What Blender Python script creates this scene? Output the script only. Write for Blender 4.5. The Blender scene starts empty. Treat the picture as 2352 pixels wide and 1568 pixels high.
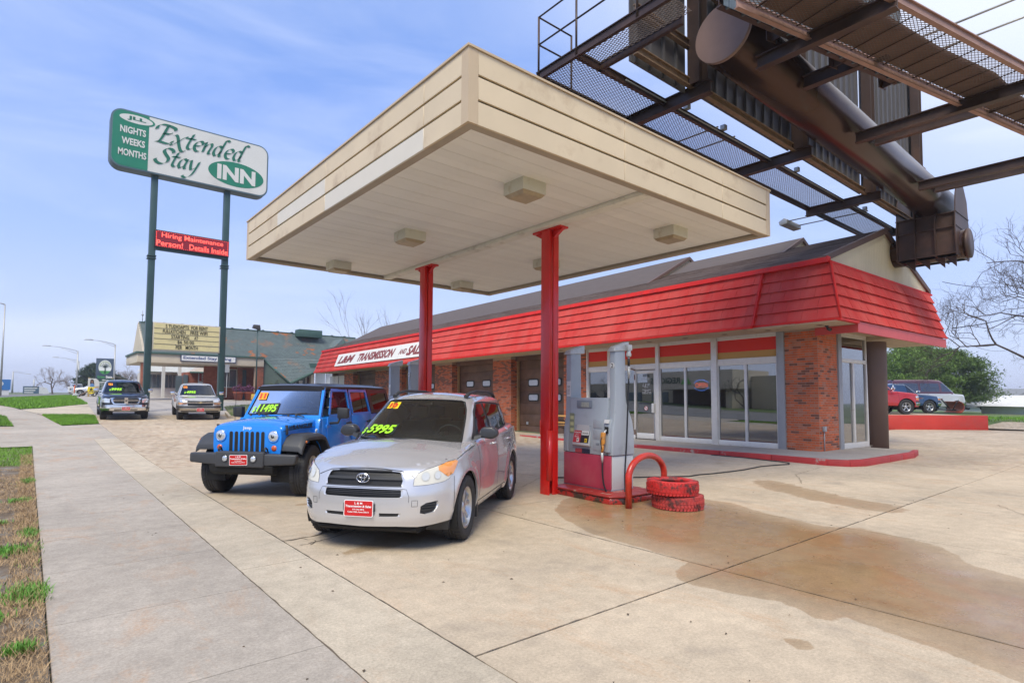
import bpy, bmesh, math, random
import numpy as np
from mathutils import Vector, Matrix, noise as mnoise
from mathutils.geometry import delaunay_2d_cdt
R = random.Random(7)
S = bpy.context.scene
COL = S.collection
rad = math.radians

# ------------------------------------------------------------------ camera
CAM = dict(f=1314.63, yaw=.691, pit=.0511, rol=.0079, cx=1169.88, cy=841.61, h=1.72)
def _cam():
    c = CAM
    f0 = Vector((math.sin(c['yaw']), math.cos(c['yaw']), 0)); r0 = Vector((math.cos(c['yaw']), -math.sin(c['yaw']), 0)); up = Vector((0, 0, 1))
    fw = f0*math.cos(c['pit']) + up*math.sin(c['pit']); u = -f0*math.sin(c['pit']) + up*math.cos(c['pit'])
    r = r0*math.cos(c['rol']) + u*math.sin(c['rol']); u2 = -r0*math.sin(c['rol']) + u*math.cos(c['rol'])
    M = Matrix(((r.x, u2.x, -fw.x, 0), (r.y, u2.y, -fw.y, 0), (r.z, u2.z, -fw.z, c['h']), (0, 0, 0, 1)))
    cd = bpy.data.cameras.new('camera'); co = bpy.data.objects.new('camera', cd); COL.objects.link(co)
    cd.sensor_fit = 'HORIZONTAL'; cd.sensor_width = 36; cd.lens = c['f']/2352*36
    cd.shift_x = (1176-c['cx'])/2352; cd.shift_y = (c['cy']-784)/2352
    cd.clip_start = .05; cd.clip_end = 4000
    co.matrix_world = M; S.camera = co
_cam()

# ------------------------------------------------------------------ light and exposure
SUN_EL, SUN_AZ = 52, 232          # high soft sun behind the camera, through thin cloud
SKY_STRENGTH = .09
SUN_STRENGTH = 2.1
EXPOSURE = .95
def N(nt, t, **k):
    n = nt.nodes.new(t)
    for a, b in k.items():
        if a in n.inputs: n.inputs[a].default_value = b
        else: setattr(n, a, b)
    return n
def world():
    w = bpy.data.worlds.new('World'); S.world = w; w.use_nodes = True
    nt = w.node_tree; nt.nodes.clear(); L = nt.links.new
    out = N(nt, 'ShaderNodeOutputWorld'); bg = N(nt, 'ShaderNodeBackground')
    sky = N(nt, 'ShaderNodeTexSky'); sky.sky_type = 'NISHITA'; sky.sun_disc = False
    sky.sun_elevation = rad(SUN_EL); sky.sun_rotation = rad(SUN_AZ); sky.air_density = 1.0; sky.dust_density = 2.0; sky.ozone_density = 3.5
    tc = N(nt, 'ShaderNodeTexCoord'); sep = N(nt, 'ShaderNodeSeparateXYZ'); L(tc.outputs['Generated'], sep.inputs[0])
    # clear-sky colour of the day: periwinkle above, pale towards the horizon
    ramp = N(nt, 'ShaderNodeValToRGB'); L(sep.outputs[2], ramp.inputs[0])
    e = ramp.color_ramp.elements
    e[0].position = 0.0; e[0].color = (.37, .41, .55, 1)
    e[1].position = 1.0; e[1].color = (.11, .21, .50, 1)
    for p, c in ((.08, (.36, .42, .60, 1)), (.22, (.25, .34, .60, 1)), (.38, (.18, .275, .57, 1)), (.55, (.12, .22, .51, 1))):
        q = e.new(p); q.color = c
    mix = N(nt, 'ShaderNodeMix', data_type='RGBA'); mix.inputs[0].default_value = .85
    sc = N(nt, 'ShaderNodeVectorMath', operation='SCALE'); L(sky.outputs[0], sc.inputs[0]); sc.inputs['Scale'].default_value = SKY_STRENGTH
    L(sc.outputs[0], mix.inputs[6]); L(ramp.outputs[0], mix.inputs[7])
    # thin high cloud: streaky veil
    mp = N(nt, 'ShaderNodeMapping'); mp.inputs['Scale'].default_value = (1.0, 1.3, 5.0); mp.inputs['Rotation'].default_value = (0.12, .1, .5)
    L(tc.outputs['Generated'], mp.inputs[0])
    n1 = N(nt, 'ShaderNodeTexNoise', Scale=1.6, Detail=6.0, Roughness=.55, Distortion=.6); L(mp.outputs[0], n1.inputs[0])
    r1 = N(nt, 'ShaderNodeMapRange'); r1.inputs[1].default_value = .45; r1.inputs[2].default_value = .80; L(n1.outputs[0], r1.inputs[0])
    # the veil thickens to a bright overcast towards the south-east and overhead
    dot = N(nt, 'ShaderNodeVectorMath', operation='DOT_PRODUCT'); L(tc.outputs['Generated'], dot.inputs[0]); dot.inputs[1].default_value = (.62, -.10, .78)
    r2 = N(nt, 'ShaderNodeMapRange'); r2.interpolation_type = 'SMOOTHSTEP'; r2.inputs[1].default_value = .66; r2.inputs[2].default_value = 1.02; L(dot.outputs['Value'], r2.inputs[0])
    m2 = N(nt, 'ShaderNodeMath', operation='MULTIPLY_ADD'); L(r1.outputs[0], m2.inputs[0]); m2.inputs[1].default_value = .30; 
    L(r2.outputs[0], m2.inputs[2]); m2.use_clamp = True
    mix2 = N(nt, 'ShaderNodeMix', data_type='RGBA'); L(m2.outputs[0], mix2.inputs[0]); L(mix.outputs[2], mix2.inputs[6]); mix2.inputs[7].default_value = (.62, .64, .70, 1)
    L(mix2.outputs[2], bg.inputs[0]); bg.inputs[1].default_value = 1.0
    L(bg.outputs[0], out.inputs[0])
    sd = bpy.data.lights.new('sun', 'SUN'); sd.energy = SUN_STRENGTH; sd.angle = rad(28); sd.color = (1, .93, .76)
    so = bpy.data.objects.new('sun', sd); COL.objects.link(so)
    el, az = rad(SUN_EL), rad(SUN_AZ)
    d = Vector((math.sin(az)*math.cos(el), math.cos(az)*math.cos(el), math.sin(el)))   # towards the sun
    so.rotation_euler = d.to_track_quat('Z', 'Y').to_euler(); so.location = d*60
world()
S.view_settings.view_transform = 'Standard'; S.view_settings.look = 'None'
S.view_settings.exposure = EXPOSURE; S.view_settings.gamma = 1; S.view_settings.use_curve_mapping = False
S.render.engine = 'CYCLES'
S.cycles.max_bounces = 7; S.cycles.diffuse_bounces = 3; S.cycles.glossy_bounces = 4; S.cycles.transparent_max_bounces = 16; S.cycles.transmission_bounces = 4
S.cycles.use_denoising = True; S.cycles.caustics_reflective = False; S.cycles.caustics_refractive = False
S.cycles.sample_clamp_indirect = 4

# ------------------------------------------------------------------ materials
_M = {}
def mat(name, col=(.5, .5, .5), rough=.6, metal=0., noise=0., nscale=4., coat=0., emit=None, estr=0., bump=0., bscale=40., spec=.5, dirt=None, dscale=1.5, dth=(.5, .7), stretch=(1, 1, 1), alpha=1.):
    """plain surface: colour varied by noise, optional second colour in patches, fine relief"""
    if name in _M: return _M[name]
    m = bpy.data.materials.new(name); m.use_nodes = True; nt = m.node_tree; L = nt.links.new
    b = nt.nodes['Principled BSDF']
    b.inputs['Base Color'].default_value = (*col, 1); b.inputs['Roughness'].default_value = rough; b.inputs['Metallic'].default_value = metal
    b.inputs['Specular IOR Level'].default_value = spec; b.inputs['Coat Weight'].default_value = coat; b.inputs['Coat Roughness'].default_value = .04
    if emit: b.inputs['Emission Color'].default_value = (*emit, 1); b.inputs['Emission Strength'].default_value = estr
    if noise or bump or dirt:
        tc = N(nt, 'ShaderNodeTexCoord'); mp = N(nt, 'ShaderNodeMapping'); mp.inputs['Scale'].default_value = stretch; L(tc.outputs['Object'], mp.inputs[0])
    last = None
    if noise:
        n = N(nt, 'ShaderNodeTexNoise', Scale=nscale, Detail=5., Roughness=.6); L(mp.outputs[0], n.inputs[0])
        mr = N(nt, 'ShaderNodeMapRange'); mr.inputs[1].default_value = .25; mr.inputs[2].default_value = .75; mr.inputs[3].default_value = 1-noise; mr.inputs[4].default_value = 1+noise; L(n.outputs[0], mr.inputs[0])
        oi = N(nt, 'ShaderNodeObjectInfo'); rr = N(nt, 'ShaderNodeMapRange'); rr.inputs[3].default_value = 1-noise*.5; rr.inputs[4].default_value = 1+noise*.5; L(oi.outputs['Random'], rr.inputs[0])
        mm = N(nt, 'ShaderNodeMath', operation='MULTIPLY'); L(mr.outputs[0], mm.inputs[0]); L(rr.outputs[0], mm.inputs[1])
        sc = N(nt, 'ShaderNodeVectorMath', operation='SCALE'); sc.inputs[0].default_value = col; L(mm.outputs[0], sc.inputs['Scale']); last = sc.outputs[0]
    if dirt:
        n = N(nt, 'ShaderNodeTexNoise', Scale=dscale, Detail=7., Roughness=.65); L(mp.outputs[0], n.inputs[0])
        mr = N(nt, 'ShaderNodeMapRange'); mr.inputs[1].default_value = dth[0]; mr.inputs[2].default_value = dth[1]; L(n.outputs[0], mr.inputs[0])
        mx = N(nt, 'ShaderNodeMix', data_type='RGBA'); L(mr.outputs[0], mx.inputs[0])
        if last: L(last, mx.inputs[6])
        else: mx.inputs[6].default_value = (*col, 1)
        mx.inputs[7].default_value = (*dirt, 1); last = mx.outputs[2]
    if last: L(last, b.inputs['Base Color'])
    if bump:
        n = N(nt, 'ShaderNodeTexNoise', Scale=bscale, Detail=4.); L(mp.outputs[0], n.inputs[0])
        bp = N(nt, 'ShaderNodeBump'); bp.inputs['Strength'].default_value = bump; bp.inputs['Distance'].default_value = .01; L(n.outputs[0], bp.inputs['Height']); L(bp.outputs[0], b.inputs['Normal'])
    _M[name] = m
    return m
def glass(name, tint=(.25, .28, .3), refl=.25, rough=.01):
    """thin architectural / car glass: tinted see-through plus mirror reflection"""
    if name in _M: return _M[name]
    m = bpy.data.materials.new(name); m.use_nodes = True; nt = m.node_tree; nt.nodes.clear(); L = nt.links.new
    o = N(nt, 'ShaderNodeOutputMaterial'); t = N(nt, 'ShaderNodeBsdfTransparent'); t.inputs[0].default_value = (*tint, 1)
    g = N(nt, 'ShaderNodeBsdfGlossy'); g.inputs['Roughness'].default_value = rough; g.inputs['Color'].default_value = (.95, .97, 1, 1)
    fr = N(nt, 'ShaderNodeFresnel', IOR=1.5); ma = N(nt, 'ShaderNodeMath', operation='MULTIPLY_ADD'); L(fr.outputs[0], ma.inputs[0]); ma.inputs[1].default_value = 1.3; ma.inputs[2].default_value = refl; ma.use_clamp = True
    mx = N(nt, 'ShaderNodeMixShader'); L(ma.outputs[0], mx.inputs[0]); L(t.outputs[0], mx.inputs[1]); L(g.outputs[0], mx.inputs[2]); L(mx.outputs[0], o.inputs[0])
    _M[name] = m
    return m

# ------------------------------------------------------------------ objects
def tag(o, label=None, cat=None, group=None, kind=None):
    if label: o['label'] = label
    if cat: o['category'] = cat
    if group: o['group'] = group
    if kind: o['kind'] = kind
    return o
def empty(name, loc=(0, 0, 0), rz=0, parent=None, **k):
    o = bpy.data.objects.new(name, None); COL.objects.link(o); o.location = loc; o.rotation_euler = (0, 0, rz); o.empty_display_size = .2
    if parent: o.parent = parent
    tag(o, **k); return o
def link(name, me, parent=None, loc=None, rot=None, scale=None, **k):
    o = bpy.data.objects.new(name, me); COL.objects.link(o)
    if parent: o.parent = parent
    if loc is not None: o.location = loc
    if rot is not None: o.rotation_euler = rot
    if scale is not None: o.scale = scale
    return tag(o, **k)
def copy_tree(o, parent=None):
    c = o.copy(); COL.objects.link(c); c.parent = parent
    for ch in list(o.children): copy_tree(ch, c)
    return c
class MB:
    """mesh builder"""
    def __init__(s): s.v = []; s.f = []; s.mi = []; s.sm = []
    def add(s, vs, fs, m=0, smooth=False, M=None):
        b = len(s.v)
        if M is not None: vs = [M @ Vector(p) for p in vs]
        s.v += [tuple(p) for p in vs]
        for f in fs: s.f.append([b+i for i in f]); s.mi.append(m); s.sm.append(smooth)
        return s
    def box(s, a, b, m=0, M=None):
        x0, y0, z0 = [min(p, q) for p, q in zip(a, b)]; x1, y1, z1 = [max(p, q) for p, q in zip(a, b)]
        return s.add([(x0, y0, z0), (x1, y0, z0), (x1, y1, z0), (x0, y1, z0), (x0, y0, z1), (x1, y0, z1), (x1, y1, z1), (x0, y1, z1)],
                     [(0, 3, 2, 1), (4, 5, 6, 7), (0, 1, 5, 4), (1, 2, 6, 5), (2, 3, 7, 6), (3, 0, 4, 7)], m, False, M)
    def hexa(s, p, m=0):   # 8 corners: bottom 4 ccw, top 4
        return s.add(p, [(0, 3, 2, 1), (4, 5, 6, 7), (0, 1, 5, 4), (1, 2, 6, 5), (2, 3, 7, 6), (3, 0, 4, 7)], m)
    def prism(s, poly, axis, a, b, m=0, M=None, smooth=False):
        """extrude a 2D polygon: axis 'x' -> poly=(y,z); 'y' -> (x,z); 'z' -> (x,y)"""
        n = len(poly)
        def P(p, t): return {'x': (t, p[0], p[1]), 'y': (p[0], t, p[1]), 'z': (p[0], p[1], t)}[axis]
        ar = sum(poly[i][0]*poly[(i+1) % n][1]-poly[(i+1) % n][0]*poly[i][1] for i in range(n))
        if axis == 'y': ar = -ar
        if ar < 0: poly = poly[::-1]
        if a > b: a, b = b, a
        vs = [P(p, a) for p in poly]+[P(p, b) for p in poly]
        s.add(vs, [list(range(n))[::-1], [n+i for i in range(n)]], m, False, M)
        b0 = len(s.v)-2*n
        for i in range(n):
            j = (i+1) % n
            s.f.append([b0+i, b0+j, b0+n+j, b0+n+i]); s.mi.append(m); s.sm.append(smooth)
        return s
    def tube(s, path, r, n=8, m=0, cap=True, smooth=True, M=None):
        """sweep a circle along a path; r number or list"""
        path = [Vector(p) for p in path]; k = len(path); rs = r if isinstance(r, (list, tuple)) else [r]*k
        vs = []; up = None
        for i, p in enumerate(path):
            t = (path[min(i+1, k-1)]-path[max(i-1, 0)]).normalized()
            if up is None:
                up = Vector((0, 0, 1)) if abs(t.z) < .9 else Vector((1, 0, 0))
            a = t.cross(up).normalized(); up = a.cross(t).normalized(); 
            for j in range(n):
                w = 2*math.pi*j/n; vs.append(p+(a*math.cos(w)+up*math.sin(w))*rs[i])
        fs = [(i*n+j, i*n+(j+1) % n, (i+1)*n+(j+1) % n, (i+1)*n+j) for i in range(k-1) for j in range(n)]
        s.add(vs, fs, m, smooth, M)
        if cap:
            b = len(s.v)-len(vs)
            s.f.append([b+j for j in range(n)][::-1]); s.mi.append(m); s.sm.append(False)
            s.f.append([b+(k-1)*n+j for j in range(n)]); s.mi.append(m); s.sm.append(False)
        return s
    def lathe(s, prof, c=(0, 0, 0), n=24, m=0, axis='z', smooth=True, M=None):
        """prof: (r, h) list"""
        vs = []
        for r, h in prof:
            for j in range(n):
                w = 2*math.pi*j/n; a, b = r*math.cos(w), r*math.sin(w)
                p = {'z': (a, b, h), 'y': (b, h, a), 'x': (h, a, b)}[axis]
                vs.append((p[0]+c[0], p[1]+c[1], p[2]+c[2]))
        k = len(prof)
        return s.add(vs, [(i*n+j, i*n+(j+1) % n, (i+1)*n+(j+1) % n, (i+1)*n+j) for i in range(k-1) for j in range(n)], m, smooth, M)
    def disc(s, c, r, axis='z', n=24, m=0, r2=None, M=None):
        vs = []
        for j in range(n):
            w = 2*math.pi*j/n; a, b = r*math.cos(w), (r2 or r)*math.sin(w)
            p = {'z': (a, b, 0), 'y': (a, 0, b), 'x': (0, a, b)}[axis]; vs.append((p[0]+c[0], p[1]+c[1], p[2]+c[2]))
        return s.add(vs, [list(range(n))], m, False, M)
    def quad(s, a, b, c, d, m=0): return s.add([a, b, c, d], [(0, 1, 2, 3)], m)
    def mesh(s, name, mats, bevel=0, seg=2, weld=True, angle=None):
        me = bpy.data.meshes.new(name)
        me.from_pydata(s.v, [], s.f)
        if not isinstance(mats, (list, tuple)): mats = [mats]
        for x in mats: me.materials.append(x)
        me.polygons.foreach_set('material_index', s.mi); me.polygons.foreach_set('use_smooth', s.sm)
        if bevel:
            bm = bmesh.new(); bm.from_mesh(me)
            bmesh.ops.remove_doubles(bm, verts=bm.verts, dist=1e-5)
            ed = [e for e in bm.edges if len(e.link_faces) == 2 and e.calc_face_angle(0) > rad(28)]
            bmesh.ops.bevel(bm, geom=ed, offset=bevel, segments=seg, affect='EDGES', clamp_overlap=True, profile=.5)
            for f in bm.faces: f.smooth = True
            bm.normal_update(); bm.to_mesh(me); bm.free()
            me.set_sharp_from_angle(angle=rad(40))
        elif angle:
            me.polygons.foreach_set('use_smooth', [True]*len(me.polygons)); me.set_sharp_from_angle(angle=rad(angle))
        me.update()
        return me
    def build(s, name, mats, parent=None, bevel=0, seg=2, angle=None, **k):
        return link(name, s.mesh(name, mats, bevel, seg, angle=angle), parent, **k)
def mat_frame(o, x, y, z):   # 4x4 from origin and axes
    return Matrix(((x[0], y[0], z[0], o[0]), (x[1], y[1], z[1], o[1]), (x[2], y[2], z[2], o[2]), (0, 0, 0, 1)))
_fc = {}
def text2d(txt, size=1., bold=0., shear=0., spacing=1., align='CENTER', res=3):
    """2D triangles of a string in the built-in face: (verts Nx2, faces)"""
    key = (txt, size, bold, shear, spacing, align)
    if key in _fc: return _fc[key]
    cu = bpy.data.curves.new('t', 'FONT'); cu.body = txt; cu.size = size; cu.offset = bold; cu.shear = shear; cu.space_character = spacing
    cu.align_x = align; cu.align_y = 'CENTER'; cu.resolution_u = res; cu.fill_mode = 'FRONT' if False else 'BOTH'
    o = bpy.data.objects.new('t', cu); COL.objects.link(o)
    dg = bpy.context.evaluated_depsgraph_get(); me = bpy.data.meshes.new_from_object(o.evaluated_get(dg))
    v = np.array([tuple(p.co)[:2] for p in me.vertices]); f = [tuple(p.vertices) for p in me.polygons]
    bpy.data.objects.remove(o); bpy.data.curves.remove(cu); bpy.data.meshes.remove(me)
    _fc[key] = (v, f)
    return v, f
def text_on(mb, txt, size, M, m=0, sx=1., thick=0., **k):
    """put a string on a plane frame M (x right, y up, z out)"""
    v, f = text2d(txt, size, **k)
    if len(v) == 0: return
    mb.add([M @ Vector((p[0]*sx, p[1], thick)) for p in v], f, m)
def fit_text(mb, txt, M, w, h, m=0, thick=0., **k):
    """string scaled to exactly w x h, centred on the frame"""
    v, f = text2d(txt, 1., **k)
    if len(v) == 0: return
    a, b = v.min(0), v.max(0); c = (a+b)/2; s = (w/max(b[0]-a[0], 1e-6), h/max(b[1]-a[1], 1e-6))
    mb.add([M @ Vector(((p[0]-c[0])*s[0], (p[1]-c[1])*s[1], thick)) for p in v], f, m)
def inpoly(pts, poly):
    pts = np.asarray(pts, float); x, y = pts[:, 0], pts[:, 1]; ins = np.zeros(len(pts), bool); n = len(poly)
    for i in range(n):
        x0, y0 = poly[i]; x1, y1 = poly[(i+1) % n]
        if y0 == y1: continue
        c = ((y0 > y) != (y1 > y)) & (x < (x1-x0)*(y-y0)/(y1-y0)+x0); ins ^= c
    return ins
def polydist(pts, poly):
    pts = np.asarray(pts, float); best = np.full(len(pts), 1e9); n = len(poly)
    for i in range(n):
        a = np.array(poly[i], float); b = np.array(poly[(i+1) % n], float); d = b-a; l = max((d*d).sum(), 1e-12)
        t = np.clip(((pts-a)@d)/l, 0, 1); best = np.minimum(best, np.hypot(*(pts-a-t[:, None]*d).T))
    return best
def densify(poly, step, closed=True):
    out = []; n = len(poly)
    for i in range(n if closed else n-1):
        a, b = poly[i], poly[(i+1) % n]; L = math.hypot(b[0]-a[0], b[1]-a[1]); k = max(1, int(math.ceil(L/step)))
        out += [(a[0]+(b[0]-a[0])*j/k, a[1]+(b[1]-a[1])*j/k) for j in range(k)]
    if not closed: out.append(poly[-1])
    return out
def cdt(polys, step, sx=1., interior=None, gstep=None):
    """constrained triangulation of outlines plus a grid of interior points. polys[0] is the outer outline"""
    gstep = gstep or step
    V = []; E = []
    for p in polys:
        q = densify(p, step); b = len(V); V += q; E += [(b+i, b+(i+1) % len(q)) for i in range(len(q))]
    P = np.array(V); lo, hi = P.min(0), P.max(0)
    gx = np.arange(lo[0]+gstep/2, hi[0], gstep*sx); gy = np.arange(lo[1]+gstep/2, hi[1], gstep)
    if len(gx) and len(gy):
        G = np.array([(a+(gstep*sx/2 if j % 2 else 0), b) for j, b in enumerate(gy) for a in gx])
        G = G[inpoly(G, polys[0])]
        for p in polys:
            if len(G): G = G[polydist(G, p) > gstep*.4]
        V += [tuple(g) for g in G]
    r = delaunay_2d_cdt([Vector(v) for v in V], E, [], 0, 1e-5)
    v = np.array([tuple(p) for p in r[0]]); f = np.array([tuple(t) for t in r[2]])
    c = v[f].mean(1)
    k = inpoly(c, polys[0]); f, c = f[k], c[k]
    ar = (v[f[:, 1]]-v[f[:, 0]]); br = (v[f[:, 2]]-v[f[:, 0]]); cr = ar[:, 0]*br[:, 1]-ar[:, 1]*br[:, 0]
    f[cr < 0] = f[cr < 0][:, ::-1]
    k = abs(cr) > 1e-9
    return v, f[k], c[k]
def mesh_np(name, v, f, mats, smooth=True, mi=None):
    me = bpy.data.meshes.new(name); v = np.asarray(v, 'f4'); f = np.asarray(f, 'i4'); n = f.shape[1]
    me.vertices.add(len(v)); me.vertices.foreach_set('co', v.ravel()); me.loops.add(f.size); me.loops.foreach_set('vertex_index', f.ravel())
    me.polygons.add(len(f)); me.polygons.foreach_set('loop_start', np.arange(0, f.size, n, dtype='i4')); me.polygons.foreach_set('loop_total', np.full(len(f), n, 'i4'))
    for x in (mats if isinstance(mats, (list, tuple)) else [mats]): me.materials.append(x)
    if mi is not None: me.polygons.foreach_set('material_index', np.asarray(mi, 'i4'))
    me.polygons.foreach_set('use_smooth', np.full(len(f), smooth)); me.update(calc_edges=True); me.validate()
    return me
# terrain height
_T = [(-1e3, 0), (17, 0), (24, .12), (30, .27), (34, .38), (40, .60), (46, .84), (56, 1.15), (80, 1.3), (115, 1.42), (300, 1.5), (1e4, 1.5)]
_TX, _TZ = [a for a, b in _T], [b for a, b in _T]
def gz(X, Y):
    z = np.interp(Y, _TX, _TZ); sx = np.clip((np.asarray(X)-13)/9, 0, 1); sx = sx*sx*(3-2*sx); sy = np.clip((np.asarray(Y)-45)/9, 0, 1)
    return z*(1-sx*(1-sy))
def gzf(x, y): return float(gz(x, y))
def at_px(px, py, dist):
    c = CAM; f0 = Vector((math.sin(c['yaw']), math.cos(c['yaw']))); r0 = Vector((math.cos(c['yaw']), -math.sin(c['yaw']))); d = (f0+r0*((px-c['cx'])/c['f']))*dist; return d.x, d.y, c['h']+(902.5-py)/c['f']*dist
# ------------------------------------------------------------------ ground
def concrete_mat(name, col, rust=.5, speck=1., wet=True):
    if name in _M: return _M[name]
    m = bpy.data.materials.new(name); m.use_nodes = True; nt = m.node_tree; L = nt.links.new; b = nt.nodes['Principled BSDF']
    tc = N(nt, 'ShaderNodeTexCoord'); P = tc.outputs['Object']
    def noise(sc, det=5, ro=.6, dist=0., vec=None): 
        n = N(nt, 'ShaderNodeTexNoise', Scale=sc, Detail=float(det), Roughness=ro, Distortion=dist); L(vec or P, n.inputs[0]); return n.outputs[0]
    def rng(x, a, b_, c, d):
        r = N(nt, 'ShaderNodeMapRange'); L(x, r.inputs[0]); r.inputs[1].default_value = a; r.inputs[2].default_value = b_; r.inputs[3].default_value = c; r.inputs[4].default_value = d; return r.outputs[0]
    def mul(a, b_):
        q = N(nt, 'ShaderNodeMath', operation='MULTIPLY'); L(a, q.inputs[0])
        if isinstance(b_, (int, float)): q.inputs[1].default_value = b_
        else: L(b_, q.inputs[1])
        return q.outputs[0]
    def mixc(f, a, b_):
        q = N(nt, 'ShaderNodeMix', data_type='RGBA'); L(f, q.inputs[0])
        if isinstance(a, tuple): q.inputs[6].default_value = (*a, 1)
        else: L(a, q.inputs[6])
        if isinstance(b_, tuple): q.inputs[7].default_value = (*b_, 1)
        else: L(b_, q.inputs[7])
        return q.outputs[2]
    tone = mul(mul(rng(noise(.55, 4), .3, .7, .84, 1.12), rng(noise(6., 6, .7), .3, .7, .86, 1.12)), rng(noise(45., 4, .85), .3, .7, .76, 1.22))
    oi = N(nt, 'ShaderNodeObjectInfo'); tone = mul(tone, rng(oi.outputs['Random'], 0, 1, .96, 1.04))
    sc = N(nt, 'ShaderNodeVectorMath', operation='SCALE'); sc.inputs[0].default_value = col; L(tone, sc.inputs['Scale']); c = sc.outputs[0]
    # flecks of aggregate: dark and pale
    vo = N(nt, 'ShaderNodeTexVoronoi', Scale=55.); L(P, vo.inputs[0])
    sp = rng(vo.outputs['Distance'], .10, .2, 1, 0); wn = N(nt, 'ShaderNodeSeparateColor'); L(vo.outputs['Color'], wn.inputs[0])
    dk = rng(wn.outputs[0], .84, .88, 0, 1); lt = rng(wn.outputs[1], .8, .86, 0, 1)
    c = mixc(mul(mul(sp, dk), .55*speck), c, tuple(x*.35 for x in col)); c = mixc(mul(mul(sp, lt), .5*speck), c, tuple(min(1, x*1.5) for x in col))
    # grey tyre / oil blotches and rust streaks
    bl = rng(noise(1.3, 6, .6, .4), .57, .72, 0, .42); c = mixc(bl, c, (.25, .21, .17))
    mp = N(nt, 'ShaderNodeMapping'); mp.inputs['Scale'].default_value = (1.0, .45, 1); mp.inputs['Rotation'].default_value = (0, 0, .5); L(P, mp.inputs[0])
    ru = rng(noise(1.7, 8, .72, .8, mp.outputs[0]), .53, .68, 0, rust); fine = rng(noise(38., 4, .8), .42, .62, .25, 1); c = mixc(mul(ru, fine), c, (.46, .22, .08))
    rough = None
    if wet:
        at = N(nt, 'ShaderNodeAttribute'); at.attribute_name = 'wet'
        j = N(nt, 'ShaderNodeMath', operation='MULTIPLY_ADD'); L(noise(5., 5), j.inputs[0]); j.inputs[1].default_value = .16; L(at.outputs['Fac'], j.inputs[2])
        f = rng(j.outputs[0], .075, .092, 0, 1)
        inner = rng(at.outputs['Fac'], .05, .55, .60, 1); pud = mul(f, inner)
        s2 = N(nt, 'ShaderNodeVectorMath', operation='MULTIPLY'); L(c, s2.inputs[0]); s2.inputs[1].default_value = (.62, .50, .34)
        wr = rng(noise(.9, 7, .7, .8), .5, .62, 0, .5)
        c2 = mixc(mul(wr, fine), s2.outputs[0], (.34, .13, .035))
        c = mixc(mul(pud, .95), c, c2)
        film = rng(noise(1.1, 5, .6), .42, .62, .36, .10); dry = rng(noise(30., 2), 0, 1, .8, .95)
        q = N(nt, 'ShaderNodeMix', data_type='FLOAT'); L(pud, q.inputs[0]); L(dry, q.inputs[2]); L(film, q.inputs[3]); L(q.outputs[0], b.inputs['Roughness'])
        iv = N(nt, 'ShaderNodeMath', operation='SUBTRACT'); iv.inputs[0].default_value = 1.1; L(pud, iv.inputs[1]); bs = iv.outputs[0]
    else: b.inputs['Roughness'].default_value = .9; bs = None
    L(c, b.inputs['Base Color']); b.inputs['Specular IOR Level'].default_value = .4
    bp = N(nt, 'ShaderNodeBump'); bp.inputs['Distance'].default_value = .006; L(noise(60., 5, .75), bp.inputs['Height'])
    if bs: L(mul(bs, .45), bp.inputs['Strength'])
    else: bp.inputs['Strength'].default_value = .45
    L(bp.outputs[0], b.inputs['Normal'])
    _M[name] = m; return m
M_LOT = concrete_mat('lot_concrete', (.50, .408, .295), rust=.42)
M_WALK = concrete_mat('walk_concrete', (.40, .35, .29), rust=.6, speck=.6, wet=False)
M_APRON = concrete_mat('apron_concrete', (.48, .41, .31), rust=.22, speck=.5, wet=False)
M_DIRT = mat('soil', (.17, .125, .082), .95, noise=.3, nscale=9, bump=.9, bscale=25, dirt=(.20, .18, .15), dscale=3, dth=(.5, .6))
M_TURF = mat('turf_base', (.075, .13, .028), .95, noise=.35, nscale=6, bump=.6, bscale=30, dirt=(.13, .115, .05), dscale=1.2, dth=(.52, .7))
M_LAND = mat('far_land', (.11, .13, .065), .95, noise=.25, nscale=.05)
M_ASPH = mat('asphalt', (.17, .165, .16), .9, noise=.12, nscale=2, bump=.3, bscale=60)
M_GREYC = mat('grey_paving', (.36, .325, .29), .9, noise=.12, nscale=1.5, bump=.2, bscale=50, dirt=(.24, .22, .2), dscale=.7, dth=(.5, .75))

def big_ground():
    xs = np.unique(np.concatenate([np.arange(-60, 90, 3), np.linspace(-1500, -60, 14), np.linspace(90, 1800, 14)])); ys = np.unique(np.concatenate([np.arange(-30, 140, 3), np.linspace(-400, -30, 6), np.linspace(140, 2500, 16)]))
    X, Y = np.meshgrid(xs, ys); Z = gz(X, Y)-.06; v = np.stack([X, Y, Z], -1).reshape(-1, 3); nx = len(xs)
    f = [(j*nx+i, j*nx+i+1, (j+1)*nx+i+1, (j+1)*nx+i) for j in range(len(ys)-1) for i in range(nx-1)]
    link('ground', mesh_np('ground', v, f, M_LAND), kind='structure')
big_ground()
def sheet(name, poly, off, m, step=1.0, parent=None, hole=None, zf=None, **k):
    v, f, c = cdt([poly]+(hole or []), step)
    if hole:
        for h in hole: f = f[~inpoly(v[f].mean(1), h)]
    zf = zf or gz
    z = zf(v[:, 0], v[:, 1])+off
    return link(name, mesh_np(name, np.column_stack([v, z]), f, m), parent, **(k or dict(kind='structure')))
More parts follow.
